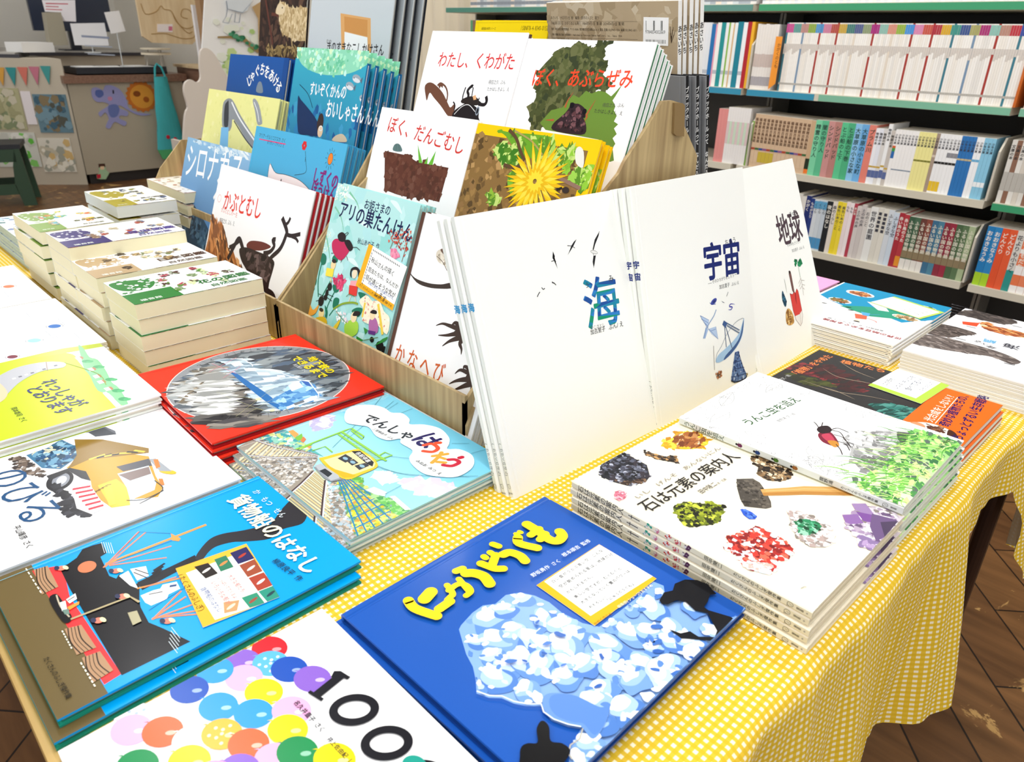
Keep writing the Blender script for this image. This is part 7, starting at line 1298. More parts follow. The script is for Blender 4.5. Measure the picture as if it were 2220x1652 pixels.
# third shelf
zf = SH[2]; x = -157.5
for i in range(3): x += spine_book(x, zf, 1.3, 19.2, 15, '#e0908c', (), 'salmon pink book spine on the third shelf beside the black-spined books', 'salmon spines on the third shelf')
for i in range(9): x += spine_book(x, zf, 1.0, 20, 15, '#ebe7e4', ((.35, .75, ('#dcc4c4', '#c9dcc4')[i % 2]),), 'white magazine with faded pink print on the third shelf', 'faded white magazines on the third shelf', name='magazine')
x += spine_book(x, zf, 1.0, 16, 15, '#7cab3c', (), 'leaf green book leaning by the grey divider on the third shelf', None, lean=4); divider(x, zf, '#c4bdae', 'pale grey steel divider on the third shelf beside the leaf green book', h=18.5); x += 1.0
for i in range(14):
    cc = '#d2b494'; x += spine_book(x, zf, 1.5, 18.6-.03*i, 14, cc, ((.33, .37, ('#a8402c', '#3c6a3c', '#2c4a8c', '#8a5a8c')[i % 4]), (.1, .3, ('#c9b03c' if i in (2, 3, 4, 5) else '#d8bc9c'))), 'tan hardcover spine with a small picture, third shelf', 'tan classic spines on the third shelf', txt='福音館古典童話', tcol='#6a4a34')
x += spine_book(x, zf, 1.5, 18, 14, '#c9a884', ((.02, .1, '#e8782c'), (.1, .3, '#1c2c1c')), 'tan spine with a black and orange foot, just left of the mint green pair', None)
for c, nm, tx in (('#7cd0a4', 'mint green', '精霊の守り人'), ('#5cb88c', 'green', '闇の守り人'), ('#c9908c', 'dusty pink', 'シンドバッド'), ('#b88078', 'brownish pink', 'シンドバッド'), ('#5cc490', 'bright mint', 'とぶ船の上下'), ('#4cb080', 'deep mint', 'とぶ船の下巻'), ('#8cc4ec', 'pale blue', '大草原の小さな家'), ('#6cace0', 'sky blue', '大草原の小さな町'), ('#e48474', 'coral', 'プラム川')):
    x += spine_book(x, zf, 2.25, 18.4, 14, c, ((.02, .985, c),), '%s hardcover spine with dark lettering in the pastel row of the third shelf' % nm, 'pastel hardcovers on the third shelf', txt=tx, tcol='#24443a')
for i in range(5): x += spine_book(x, zf, 1.2, 17.6-.4*(i == 4)+(1.6 if i == 3 else 0), 14, ('#f0f0f4', '#e8eaf2', '#dcd8d4', '#f2f2f2', '#c8c0b8')[i], ((.3, .33, '#c9a43c'), (.12, .25, '#5a6a9c')), 'white paperback right of the coral hardcover, third shelf, spine variant %s' % ('plain white', 'bluish', 'grey', 'tall', 'taupe')[i], 'white paperbacks right of the coral hardcover', txt='物語の本')
rows = [('#f4f2f0', 'white with a rainbow patch', ((.5, .62, '#2c6ab0'), (.62, .68, '#3c9a4c'), (.68, .72, '#d8602c')), 1), ('#f4f2f0', 'white', ((.3, .32, '#7a8a9c'),), 6), ('#f2ea9c', 'pale yellow', ((.5, .53, '#7a7a2c'),), 5), ('#a89484', 'taupe', ((.6, .64, '#d8c8b8'),), 1), ('#f2f2f2', 'white with a yellow foot', ((.03, .2, '#e8c02c'), (.5, .54, '#1c1c1c')), 3), ('#f4f4f4', 'white with black marks', ((.5, .54, '#1c1c1c'), (.62, .7, '#8a8a90')), 3), ('#2c74b8', 'strong blue', ((.6, .63, '#c9b88c'),), 4), ('#f4f6f8', 'white', ((.6, .64, '#6ab0d8'),), 2), ('#8cc8e4', 'light blue', ((.2, .28, '#f2f6f8'),), 3)]
for c, nm, bd, n in rows:
    for i in range(n): x += spine_book(x, zf, 1.0, 17.8, 14, c, bd, '%s paperback spine on the right of the third shelf' % nm, 'paperbacks on the right of the third shelf', txt='少年文庫', tcol='#3a3a44')
divider(-62.3, zf, '#cfc8b8', 'pale grey steel divider at the right end of the third shelf', h=18)
x = -59.6
for i in range(12): x += spine_book(x, zf, 1.3, 18, 14, ('#dcd8d0', '#d4ccc0', '#e4e0d8', '#8a6450')[(i*3) % 4 if i != 5 else 3], ((.2, .5, '#b8b4ac'),), '%s paperback in the unit at the right edge, third shelf' % ('brown' if (i*3) % 4 == 3 or i == 5 else 'grey white'), 'paperbacks at the right edge of the third shelf', txt='文庫の本')
# bottom shelf
zf = SH[3]; x = -121
bl = [('#d8d4cc', 'grey white', 1.8, None), ('#e0dcd4', 'grey white', 1.6, None), ('#1c2c6c', 'navy', 1.7, 'かがく'), ('#22387c', 'dark blue', 1.4, 'ものがたり'), ('#d4dade', 'white with a blue top', 1.5, 'くじら'), ('#ccd4da', 'white with a blue top', 1.5, 'くじら'), ('#c4ced6', 'white with a blue top', 1.5, 'くじら'), ('#1c2024', 'black', 2.0, '夜のはなし'), ('#e0d8cc', 'cream', 1.6, '森のくらし'), ('#e8d02c', 'bright yellow', 1.5, '黄色い本のこと'), ('#f0d83c', 'lemon yellow', 1.5, '黄色い本のこと'), ('#ecdcdc', 'pale pink', 1.3, 'もも'), ('#f0e4e4', 'white', 1.3, 'もも'), ('#b03c4c', 'dark red', 1.1, '赤い実'), ('#d4ccc8', 'grey', 1.5, '土の中の声'), ('#ccc4c0', 'warm grey', 1.5, '土の中の声'), ('#d8d2cc', 'grey', 1.5, '石のこと'), ('#e8e8e4', 'white with large lettering', 2.4, '世界の庭園'), ('#dcd8cc', 'white with black squares', 1.7, '■■■■■'), ('#e0dcd0', 'white with black squares', 1.7, '■■■■■'), ('#d4dae0', 'pale blue', 1.7, 'ふしぎな空'), ('#ccd8e4', 'pale blue', 1.7, 'ふしぎな空'), ('#a82c38', 'dark red', 1.6, '赤い鳥のうた'), ('#b43840', 'dark red with an orange foot', 1.6, '赤い鳥のうた')]
sn = {}
for c, nm, w_, tx in bl:
    bd = [(.02, .98, c)]
    if 'blue top' in nm: bd.append((.82, .97, '#5aa0c8')); bd.append((.03, .25, '#4a90c0'))
    if 'orange foot' in nm: bd.append((.03, .22, '#e0902c'))
    x += spine_book(x, zf, w_, 18.2+rs.uniform(-.6, .6), 13, c, tuple(bd), '%s spine in the left half of the bottom shelf' % nm, 'mixed spines in the left half of the bottom shelf', txt=tx, tcol='#f0ece0' if nm in ('navy', 'dark blue', 'black', 'dark red', 'dark red with an orange foot') else '#3a3a44')
for i, (c, nm) in enumerate((('#3c5c44', 'dark green'), ('#4a6a50', 'dark green'), ('#6a3c34', 'brown'), ('#8a4a3c', 'brown'), ('#3c6c8c', 'blue'), ('#4c8098', 'blue'), ('#8a2c3c', 'wine red'), ('#982c40', 'wine red'), ('#4a6444', 'moss green'), ('#5a7450', 'moss green'), ('#a8b890', 'pale green'))):
    x += spine_book(x, zf, 1.75, 17.4, 13, c, ((.0, .2, '#e4e0d8') if i < 4 else (.0, .2, c), (.22, .4, '#8a7a5c')), 'patterned %s boxy spine in the middle of the bottom shelf' % nm, 'patterned spines in the middle of the bottom shelf', txt='ふるい国の物語', tcol='#e8e4d0')
divider(-62.0, zf, '#cfc8b8', 'pale grey steel divider at the right end of the bottom shelf', h=18)
x = -59.4
for c, nm, tx in (('#1f7ab8', 'blue with a lime foot', 'おおきなうみ'), ('#2a84c0', 'blue with a lime foot', 'おおきなうみ'), ('#e0542c', 'orange red', 'どんぐり'), ('#e45c34', 'orange red', 'どんぐり'), ('#dcd8d0', 'white and teal', '花よりも小さく'), ('#e87a4c', 'orange and white', '山のともだち'), ('#e8845c', 'orange and white', '山のともだち'), ('#ea8a60', 'orange and white', '山のともだち'), ('#d8d0c8', 'grey white', 'くまさん'), ('#d4ccc4', 'grey white', 'くまさん'), ('#2c3458', 'dark navy', '冬の夜')):
    bd = [(.0, .98, c)]
    if 'lime' in nm: bd.append((0, .22, '#a8d02c'))
    if 'and white' in nm: bd += [(.0, .12, '#f4f0ec'), (.3, .45, '#f4f0ec'), (.65, .72, '#f4f0ec')]
    if 'teal' in nm: bd.append((0, .35, '#2c9088'))
    x += spine_book(x, zf, 2.0, 18.5, 13, c, tuple(bd), '%s spine at the right end of the bottom shelf' % nm, 'picture book spines at the right end of the bottom shelf', txt=tx, tcol='#f4ece0' if nm not in ('grey white', 'white and teal') else '#33333c')

# ================================================================== service counter and the things around it (x faces the table)
CM = mat('counter_paint', rough=.45, attr=True)
PAPER = mat('plain_paper', rough=.8, attr=True, spec=.2)
t = empty('service_counter', Matrix.Translation((-6.7, 1.76, -.7))); tag(t, 'low greige counter unit with a brown wooden top, cut-out stickers on its front', 'counter')
mb = MB(); mb.box(-70, 0, 0, 87, 8, 76, '#b3a994'); mb.build('body', CM, t)
mb = MB(); mb.box(-70, 3, -3, 90, 76, 81.5); mb.build('countertop', BROWNWOOD, t)
mb = MB(); mb.box(-68, -3, 2, 85, 0, 8, '#2e2a28'); mb.build('plinth', CM, t)
t = empty('long_counter', Matrix.Translation((-6.72, 1.755, -.7))); tag(t, 'long beige counter running off to the left, paper pictures and bunting on its front', 'counter')
mb = MB(); mb.prism([(0, 0), (-95, -128), (-180, -128), (-180, 86), (-71, 86), (-71, 0)], 0, 93, 'z', '#c6bba6'); mb.build('body', CM, t)
mb = MB(); mb.prism([(-22, -22), (-98, -128), (-182, -128), (-182, 86), (-69, 86), (-69, -4)], 93, 95.5, 'z', '#3b3a40'); mb.build('ledge', CM, t)
mb = MB(); mb.prism([(-24, -24), (-98, -127), (-182, -127), (-182, 85), (-70, 85), (-70, -5)], 95.5, 96.5, 'z', '#b8b4ac'); mb.build('countertop', CM, t)
def flatp(name, X, pts, col, label, cat, th=.5, m=None, art=None, group=None):
    """sheet or board standing in the plane x = X; pts are (y, z) in cm"""
    y0 = sum(p[0] for p in pts)/len(pts); z0 = sum(p[1] for p in pts)/len(pts)
    mb = MB(); mb.prism([(p[0]-y0, p[1]-z0) for p in pts], -th, 0, 'x', col)
    if art:
        for j, (q, c) in enumerate(art): mb.face([(.03+.02*j, p[0]-y0, p[1]-z0) for p in q], lin(c))
    o = mb.build(name, m or PAPER); o.matrix_world = Matrix.Translation((X*.01, y0*.01, z0*.01)); return tag(o, label, cat, group)
# stickers on the counter front
flatp('mouse_sticker', -669.4, cr([(192.1,1.6),(196.2,2.7),(200,0.5),(202.4,3.8),(207.6,3.7),(213,0.1),(216.1,-7),(216.7,-13.2),(223.2,-17.1),(233.1,-19),(224.6,-19.5),(217.1,-15.9),(210.8,-11.2),(208.7,-12.9),(215.3,-15.9),(214.2,-19.4),(209.4,-18.7),(208,-20.9),(212.9,-23.8),(210.5,-26.8),(204,-23.3),(199.6,-28),(196.7,-26.9),(198.8,-23),(200.2,-20.4),(198.4,-15.9),(194.4,-18.8),(193.7,-15.7),(200.1,-12.1),(202.2,-10),(198.3,-8.1),(194,-7.9),(191.4,-4.4)], n=3), '#9a9ac8', 'lavender paper elephant-like animal sticker on the greige counter front', 'sticker', art=[(cr([(194.9,0.6),(199.2,0.5),(199.8,-2.9),(196.3,-5),(193.8,-2.8)], n=3), '#5a6aa8'), ([(206.9,0.5),(208,0.4),(207.7,-2.3),(206.6,-2.3)], '#2a2a3a'), (cr([(202.4,-4.8),(205.1,-4.4),(205.5,-6.6),(202.8,-7.4)], n=3), '#c88aa8'), (cr([(202.1,-10.9),(207.5,-10.2),(209.4,-13.8),(206.6,-19),(202.1,-19.7),(200.8,-15.2)], n=3), '#6a78b0')])
cx_, cz_ = [(228.4,-5.2)][0]; ex = [(240.2,-5.6)][0][0]-cx_; ez = [(230.5,6.2)][0][1]-cz_
flatp('pie_sticker', -669.4, [(cx_+ex*(1+.06*math.sin(R(t_*18)))*math.cos(R(t_)), cz_+ez*(1+.06*math.sin(R(t_*18)))*math.sin(R(t_))) for t_ in range(0, 360, 5)], '#c8722c', 'round orange scalloped pie sticker beside the turquoise bag', 'sticker', art=[([(cx_+ex*.78*math.cos(R(t_)), cz_+ez*.78*math.sin(R(t_))) for t_ in range(0, 360, 12)], '#e09a3c'), ([(cx_+ex*.25*math.cos(R(t_))-ex*.3, cz_+ez*.2*math.sin(R(t_))+ez*.2) for t_ in range(0, 360, 30)], '#8a4a1c'), ([(cx_+ex*.2*math.cos(R(t_))+ex*.25, cz_+ez*.2*math.sin(R(t_))-ez*.2) for t_ in range(0, 360, 30)], '#a85a20')])
flatp('girl_sticker', -669.4, [(185.9,-54.5),(190.3,-54.5),(190.2,-59.5),(192.3,-62.1),(188.7,-66.8),(184.8,-66.4),(182.3,-65.7),(182.4,-62.9),(184.8,-61.8)], '#a8c8a0', 'small cut-out sticker of a child in a green dress low on the counter front', 'sticker', art=[([(185.5,-54.3),(190.3,-54.5),(190.2,-57.2),(185.3,-57.2)], '#4a2c22'), ([(186.4,-56.4),(189.4,-56.5),(189,-59),(186.1,-59)], '#f0cfa8'), ([(182.5,-62.5),(185.6,-62.3),(185.2,-65.5),(182.3,-65.7)], '#c8283c')])
# turquoise bag
t = empty('hanging_bag', Matrix.Translation((-6.6, 2.42, -.6))); tag(t, 'turquoise cloth bag with a green bottom hanging from the counter', 'bag')
def bagmesh(z0, z1, w0, w1, c):
    mb = MB(); n = 20
    for k in range(8):
        za = z0+(z1-z0)*k/8; zb = z0+(z1-z0)*(k+1)/8; wa = w0+(w1-w0)*k/8; wb = w0+(w1-w0)*(k+1)/8
        for i in range(n):
            def q(i, z, w_): a_ = 2*math.pi*i/n; r_ = 1+.05*math.sin(a_*5+z*.2); return (3.2*math.cos(a_)*r_, w_*math.sin(a_)*r_, z)
            mb.face([q(i, za, wa), q(i+1, za, wa), q(i+1, zb, wb), q(i, zb, wb)], lin(c))
    mb.face([(3.2*math.cos(2*math.pi*i/n), w0*math.sin(2*math.pi*i/n), z0) for i in range(n)], lin(c)); return mb
bagmesh(14, 70, 11.5, 5, '#3fb0b4').build('bag_body', mat('bag_cloth', rough=.8, attr=True), t, smooth=True)
bagmesh(6.5, 14.2, 9.5, 11.5, '#4fae6c').build('bag_bottom', mat('bag_cloth'), t, smooth=True)
mb = MB(); mb.tube([(0, -4, 70), (-1, -2.5, 77), (-3, 0, 79.5), (-1, 2.5, 77), (0, 4, 70)], .8, '#3fb0b4', 8); mb.build('handle', mat('bag_cloth'), t)
mb = MB(); mb.blob((3.5, -3, 24), .3, 1.6, 1.6, '#c8283c', 8, 5); mb.blob((3.5, 2.5, 22), .3, 1.6, 1.6, '#c8283c', 8, 5); mb.build('tulip_print', PAPER, t)
# trays with papers
for nm, y0, y1, x0, lab in (('wide', 184, 252, -702, 'black document tray filled with papers on the brown counter top'),):
    t = empty('paper_tray', Matrix.Translation((x0*.01, y0*.01, .116))); tag(t, lab, 'tray')
    mb = MB(); mb.box(0, 32, 0, y1-y0, .1, .8, '#23262e'); mb.box(31.2, 32, 0, y1-y0, .1, 5.4, '#23262e'); mb.box(0, .8, 0, y1-y0, .1, 5.4, '#23262e'); mb.box(.8, 31.2, 0, .8, .1, 5.4, '#23262e'); mb.box(.8, 31.2, y1-y0-.8, y1-y0, .1, 5.4, '#23262e'); mb.build('tray', mat('black_plastic', rough=.35, attr=True), t)
for i, (y, x, rz_, lab) in enumerate(((188, -698, 4, 'white paper stack at the left end of the black tray'), (206, -697, -8, 'white leaflets in the middle of the black tray'), (226, -700, 12, 'white sheets spilling over the right end of the black tray'))):
    mb = MB(); mb.box(0, 22, 0, 16, 0, 4.6, '#f6f6f4'); o = mb.build('paper_pile', PAPER); o.matrix_world = Matrix.Translation((x*.01, y*.01, .125)) @ Matrix.Rotation(R(rz_), 4, 'Z'); tag(o, lab, 'paper')
# cards and signs
def stand(name, X, pts, col, lab, cat, zb, art=None):
    t = empty(name, Matrix.Translation((X*.01, pts[0][0]*.01, zb*.01))); tag(t, lab, cat)
    y0 = pts[0][0]; mb = MB(); mb.prism([(p[0]-y0, p[1]-zb) for p in pts], -.6, 0, 'x', col)
    if art:
        for q, c in art: mb.face([(.05, p[0]-y0, p[1]-zb) for p in q], lin(c))
    mb.build('card', PAPER, t); yc = sum(p[0] for p in pts)/len(pts)-y0; zl = min(p[1] for p in pts)-zb
    mb = MB(); mb.box(-6, 1.5, yc-5, yc+5, 0, .6, '#dfe4e6')
    if zl > 1: mb.tube([(-1, yc, .6), (-.6, yc, zl+2)], .35, '#dfe4e6', 8)
    else: mb.box(-4, -.6, yc-5, yc+5, .6, 1.4, '#dfe4e6')
    mb.build('stand', mat('clear_acrylic', '#dfe4e6', .15), t)
q = [(192.4,47.4),(217.1,48.4),(217.3,32.1),(192.5,32.2)]
stand('notice_board', -690, q, '#f6f7fa', 'white printed notice standing on the counter ledge', 'notice', 26.6, [( [(q[0][0]+6, q[0][1]-8), (q[0][0]+26, q[0][1]-9), (q[0][0]+26, q[0][1]-10.5), (q[0][0]+6, q[0][1]-9.5)], '#9aa4bc'), ([(q[0][0]+7, q[0][1]-15), (q[0][0]+27, q[0][1]-16), (q[0][0]+27, q[0][1]-16.8), (q[0][0]+7, q[0][1]-15.8)], '#b4bccc'), ([(q[0][0]+8, q[0][1]-21), (q[0][0]+28, q[0][1]-22), (q[0][0]+28, q[0][1]-22.8), (q[0][0]+8, q[0][1]-21.8)], '#b4bccc')])
stand('price_card', -684, [(216.7,55.8),(227.8,57.4),(230,42.8),(218.8,40.7)], '#fbfbfb', 'small blank white card tilted on a clear stand above the counter', 'card', 11.6)
# round white cake stand
t = empty('cake_stand', Matrix.Translation((-6.82, 2.50, .116))); tag(t, 'round cream cake stand on thin legs on the brown counter top', 'stand')
mb = MB(); mb.tube([(0, 0, 14), (0, 0, 15.5)], 11.5, '#f2e6cc', 24); mb.build('plate', CM, t); mb = MB(); mb.tube([(0, 0, 18), (0, 0, 19)], 11.5, '#f2e6cc', 24); mb.build('lid', CM, t)
for s_ in range(3): mb = MB(); mb.tube([(7*math.cos(s_*2.1), 7*math.sin(s_*2.1), 14), (9*math.cos(s_*2.1), 9*math.sin(s_*2.1), 0)], .4, '#cfc8bc', 8); mb.build('leg', CM, t)
for s_ in range(3): mb = MB(); mb.tube([(6*math.cos(s_*2.1), 6*math.sin(s_*2.1), 15.4), (6*math.cos(s_*2.1), 6*math.sin(s_*2.1), 18.1)], .4, '#cfc8bc', 8); mb.build('post', CM, t)
# monitor
t = empty('computer_monitor', Matrix.Translation((-7.6, 2.05, .265))); tag(t, 'dark computer monitor seen behind the white notice', 'monitor')
mb = MB(); mb.box(-2, 2, -22, 40, 15, 62, '#2c3446'); mb.build('screen', mat('screen_glass', rough=.25, attr=True), t); mb = MB(); mb.box(-3, 1, 4, 12, 1, 15, '#1f242e'); mb.box(-10, 8, -4, 20, 0, 1, '#1f242e'); mb.build('stand', mat('black_plastic', attr=True), t)
# basket with soft toy, grey bookend, papers
t = empty('toy_basket', Matrix.Translation((-7.55, 1.42, .265))); tag(t, 'dark brown woven basket on the long counter', 'basket'); mb = MB(); mb.tube([(0, 0, 0), (0, 0, 14)], [12, 15], '#6a3c30', 18); mb.build('basket', CM, t); mb = MB(); mb.tube([(0, -14, 14), (0, -8, 24), (0, 0, 27), (0, 8, 24), (0, 14, 14)], .8, '#5a3228', 8); mb.build('handle', CM, t)
t = empty('soft_toy', Matrix.Translation((-7.5, 1.42, .42))); tag(t, 'tan soft toy in a red scarf sitting in the brown basket', 'soft toy'); mb = MB(); mb.blob((0, 0, 7), 6, 6, 7, '#c8382c'); mb.build('body', mat('plush', rough=.95, attr=True), t, smooth=True, weld=True); mb = MB(); mb.blob((0, 0, 18), 6, 6.5, 6, '#caa684'); mb.build('head', mat('plush'), t, smooth=True, weld=True)
for s_ in (-4.5, 4.5): mb = MB(); mb.blob((0, s_, 24), 1.6, 2.4, 2.6, '#caa684', 8, 6); mb.build('ear', mat('plush'), t, smooth=True, weld=True)
flatp('bookend', -712, [(182.4,54.8),(193.5,55.2),(193.9,31.7),(180.9,31.6)], '#a39c88', 'grey green metal bookend on the long counter', 'bookend', th=10, m=CM)
flatp('leaflet', -716, [(183.1,63.4),(206.7,64.4),(204.2,48.8),(194.1,49),(194.6,55.2),(183.5,55.3)], '#f2eef2', 'white leaflet with red print behind the grey bookend', 'leaflet', art=[([(185.2,61.5),(201,61.7),(200.9,61),(185.1,60.7)], '#c85a6a'), ([(184.8,59.4),(193.8,59.4),(193.7,58.8),(184.6,58.8)], '#c85a6a'), ([(184.4,57.4),(195.9,57.3),(195.8,56.7),(184.2,56.8)], '#c85a6a')])
for i, (y, x, lab) in enumerate(((95, -770, 'tall white paper pile at the far left of the counter'), (118, -742, 'loose white papers on the long counter by the basket'), (152, -722, 'low white paper pile beside the grey bookend'))):
    mb = MB(); mb.box(0, 20, 0, 26, 0, (16, 9, 7)[i], '#f4f3f0'); o = mb.build('paper_pile', PAPER); o.matrix_world = Matrix.Translation((x*.01, y*.01, .266)) @ Matrix.Rotation(R(20), 4, 'Z'); tag(o, lab, 'paper')
# bunting and pictures on the slanted front of the long counter
def onface(s_, z, off=.6):   # s along the slanted face from its right end
    d = Vector((-95, -128, 0)).normalized(); n_ = Vector((d.y, -d.x, 0)); n_ = n_ if n_.x > 0 else -n_
    return Vector((-672, 175.5, 0))+d*s_+n_*off+Vector((0, 0, z))
def facesheet(name, s0, s1, z0, z1, col, lab, cat, cols=None, seed=0, tilt=0, zb=None):
    mb = MB(); P = [onface(s0, z0), onface(s1, z0+tilt), onface(s1, z1+tilt), onface(s0, z1)]; Q = [onface(s0, z0, .25), onface(s1, z0+tilt, .25), onface(s1, z1+tilt, .25), onface(s0, z1, .25)]
    c0 = sum((p for p in P), Vector())/4
    mb.face([p-c0 for p in P], lin(col)); mb.face([p-c0 for p in Q[::-1]], lin(col))
    for i in range(4): mb.face([P[i]-c0, P[(i+1) % 4]-c0, Q[(i+1) % 4]-c0, Q[i]-c0], lin(col))
    rnd = random.Random(seed)
    if cols:
        for i in range(45):
            s_, z = rnd.uniform(s0+2, s1-2), rnd.uniform(z0+2, z1-2); r_ = rnd.uniform(1.5, 4.5)
            mb.face([onface(s_+r_*math.cos(a_)*.9, max(z0+.2, min(z1-.2, z+r_*math.sin(a_)))+tilt*(s_-s0)/(s1-s0), .63+.005*i)-c0 for a_ in (0, 1.2, 2.4, 3.6, 4.9)], lin(rnd.choice(cols)))
    o = mb.build(name, PAPER); o.matrix_world = Matrix.Translation(c0*.01); tag(o, lab, cat)
facesheet('poster', 2, 26, -30, -2, '#6a8894', 'blue grey picture with a white bird on the counter corner', 'picture', ['#4a6878', '#7a98a4', '#5a5a50', '#8a7a5c'], 1)
facesheet('poster', 27, 34, -24, 0, '#eee6e6', 'narrow white text strip beside the blue grey picture', 'picture')
facesheet('poster', 35, 62, -28, 2, '#b8b48c', 'olive painted picture left of the white strip', 'picture', ['#a8a47c', '#8a9470', '#c9c4a0', '#d0c8b0'], 2)
facesheet('poster', 63, 100, -26, 4, '#8a8a84', 'dark grey painted picture at the left of the counter front', 'picture', ['#6a6a68', '#a8a498', '#c9b8a0', '#5a5c60'], 3)
facesheet('poster', 6, 30, -60, -34, '#e2dccc', 'pale hand-drawn map sheet low on the counter corner', 'picture', ['#c9c0a8', '#f0ead8', '#a8a898', '#d8b87c'], 4)
facesheet('poster', 31, 62, -56, -30, '#d8d8cc', 'grey sheet with a bright green plant on the counter front', 'picture', ['#6ac04a', '#8ad06a', '#c9c8bc', '#e8e6dc'], 5)
facesheet('poster', 63, 98, -54, -28, '#e0d4c0', 'brown flecked paper picture at the far left low on the counter', 'picture', ['#b89c7c', '#e8dcc8', '#8a7458'], 6)
for i in range(9):
    c_ = ('#4a9c98', '#c87a8c', '#d87a6a', '#3f9494', '#dca44a', '#e09a8a', '#b0a83a', '#2f3a64', '#c8a0a8')[i]; nm_ = ('teal', 'rose', 'coral', 'deep teal', 'amber', 'peach', 'olive', 'navy', 'pale pink')[i]
    s_ = 8+i*8.2; z = 18-1.5*math.sin(i/8*3.1); A1, B1, C1 = onface(s_, z, .8), onface(s_+7.4, z, .8), onface(s_+3.7, z-13, .8); c0 = (A1+B1+C1)/3; n3 = Vector((.0, 0, 0))
    mb = MB(); mb.face([A1-c0, B1-c0, C1-c0], lin(c_)); off = onface(0, 0, 1.1)-onface(0, 0, .8); mb.face([C1-c0+off, B1-c0+off, A1-c0+off], lin(c_))
    o = mb.build('bunting_flag', PAPER); o.matrix_world = Matrix.Translation(c0*.01); tag(o, '%s triangular flag of the bunting below the counter ledge' % nm_, 'bunting flag', 'bunting flags')
# green folding stool
t = empty('folding_stool', Matrix.Translation((-6.35, 1.08, -.7))); t.rotation_euler = (0, 0, R(-18)); tag(t, 'dark green plastic folding step stool in front of the long counter', 'stool')
gm = mat('green_plastic', '#2f4a34', .5); gm2 = mat('dark_plastic_top', '#23262c', .5)
mb = MB(); mb.box(-16, 16, -21, 21, 38.5, 41.5); mb.build('seat', gm2, t)
for sx in (-1, 1):
    mb = MB()
    def leg_prism(pr): mb.prism(pr, sx*15-1.2, sx*15+1.2, 'x', '#2f4a34')
    leg_prism([(-23, 0), (-15, 0), (-12.5, 14), (-14, 27), (-17, 38.5), (-20, 38.5)]); leg_prism([(15, 0), (23, 0), (20, 38.5), (17, 38.5), (14, 27), (12.5, 14)]); leg_prism([(-17, 30), (17, 30), (17, 38.4), (-17, 38.4)]); leg_prism([(-14, 8), (14, 8), (13, 15), (-13, 15)])
    mb.build('side_frame', gm, t)
mb = MB(); mb.box(-13.7, 13.7, -18, -16.4, 12, 30); mb.box(-13.7, 13.7, 16.4, 18, 12, 30); mb.build('hinge_panel', gm2, t)
# carved wooden board, brown chair behind it, round wooden post and window edge
t = empty('carved_board', Matrix.Translation((-6.3, 2.35, .18))); tag(t, 'pale wooden board with a carved animal outline, standing on the brown cabinet', 'board')
q = [(223.1,68.6),(270.2,70.7),(264,37.9),(259.7,34.6),(229.6,35.5),(223.1,39.8),(223.2,51.6)]; mb = MB(); mb.prism([(p[0]-235, p[1]-18) for p in q], -2.4, 0, 'x'); mb.build('board', CARVED, t)
mb = MB()
for ln in ([(226,61.8),(228,54.9),(236,56.7),(240.2,60.8),(242.3,58.5),(247.4,57.5),(249.8,50.7),(255.2,46),(261.8,46.9),(264.4,51.9),(261.8,58.3),(256.5,59),(254.4,54.1),(259.1,52.6)], [(229.8,41.5),(239.4,42),(244.5,40.9),(253.1,38.6),(261.5,39.5),(264.1,44.5)], [(248.1,56.3),(251.3,49.1),(257.4,42.7),(261.2,43.6)]):
    pts = [(.15, p[0]-235, p[1]-18) for p in cr(ln, False, 3)]; mb.tube(pts, .3, '#b08a50', 5)
mb.build('carved_line', CM, t)
flatp('price_label', -629.5, [(235.4,48.4),(246.8,48.6),(245.8,43),(234.5,43)], '#f6ece8', 'small white label on the carved wooden board', 'label', art=[([(243.4,47),(246.3,47),(245.7,44),(242.9,44)], '#d87a94')])
q = [(220.8,42.2),(231,41.2),(271.7,32.2),(270.1,11),(215,12)]
t = empty('wooden_cabinet', Matrix.Translation((-6.35, 2.66, -.7))); tag(t, 'brown wooden cabinet between the counter and the bag', 'cabinet')
mb = MB(); mb.box(-60, -4, 4, 21, 0, 86); mb.build('body', BROWNWOOD, t); mb = MB(); mb.box(-62, -2, 2, 22, 86, 88); mb.build('top_board', CARVED, t)
q = [(240.4,69.5),(248.7,69.9),(243.5,31.4),(236.8,31.4)]; flatp('window_post', -560, [(q[0][0], 75), (q[1][0], 75), (q[2][0]+2, -69.9), (q[3][0]+4, -69.9)], '#a8835c', 'brown wooden post standing beside the leafy painting', 'post', th=8, m=CM)
q = [(241.2,61.1),(246.2,60.6),(244.8,33.3),(240.9,33.3)]; flatp('white_rod', -575, [(q[0][0], q[0][1]), (q[1][0], q[1][1]), (q[2][0], -69.9), (q[3][0], -69.9)], '#f4f2f2', 'narrow white upright beside the carved board', 'upright', th=3, m=CM)
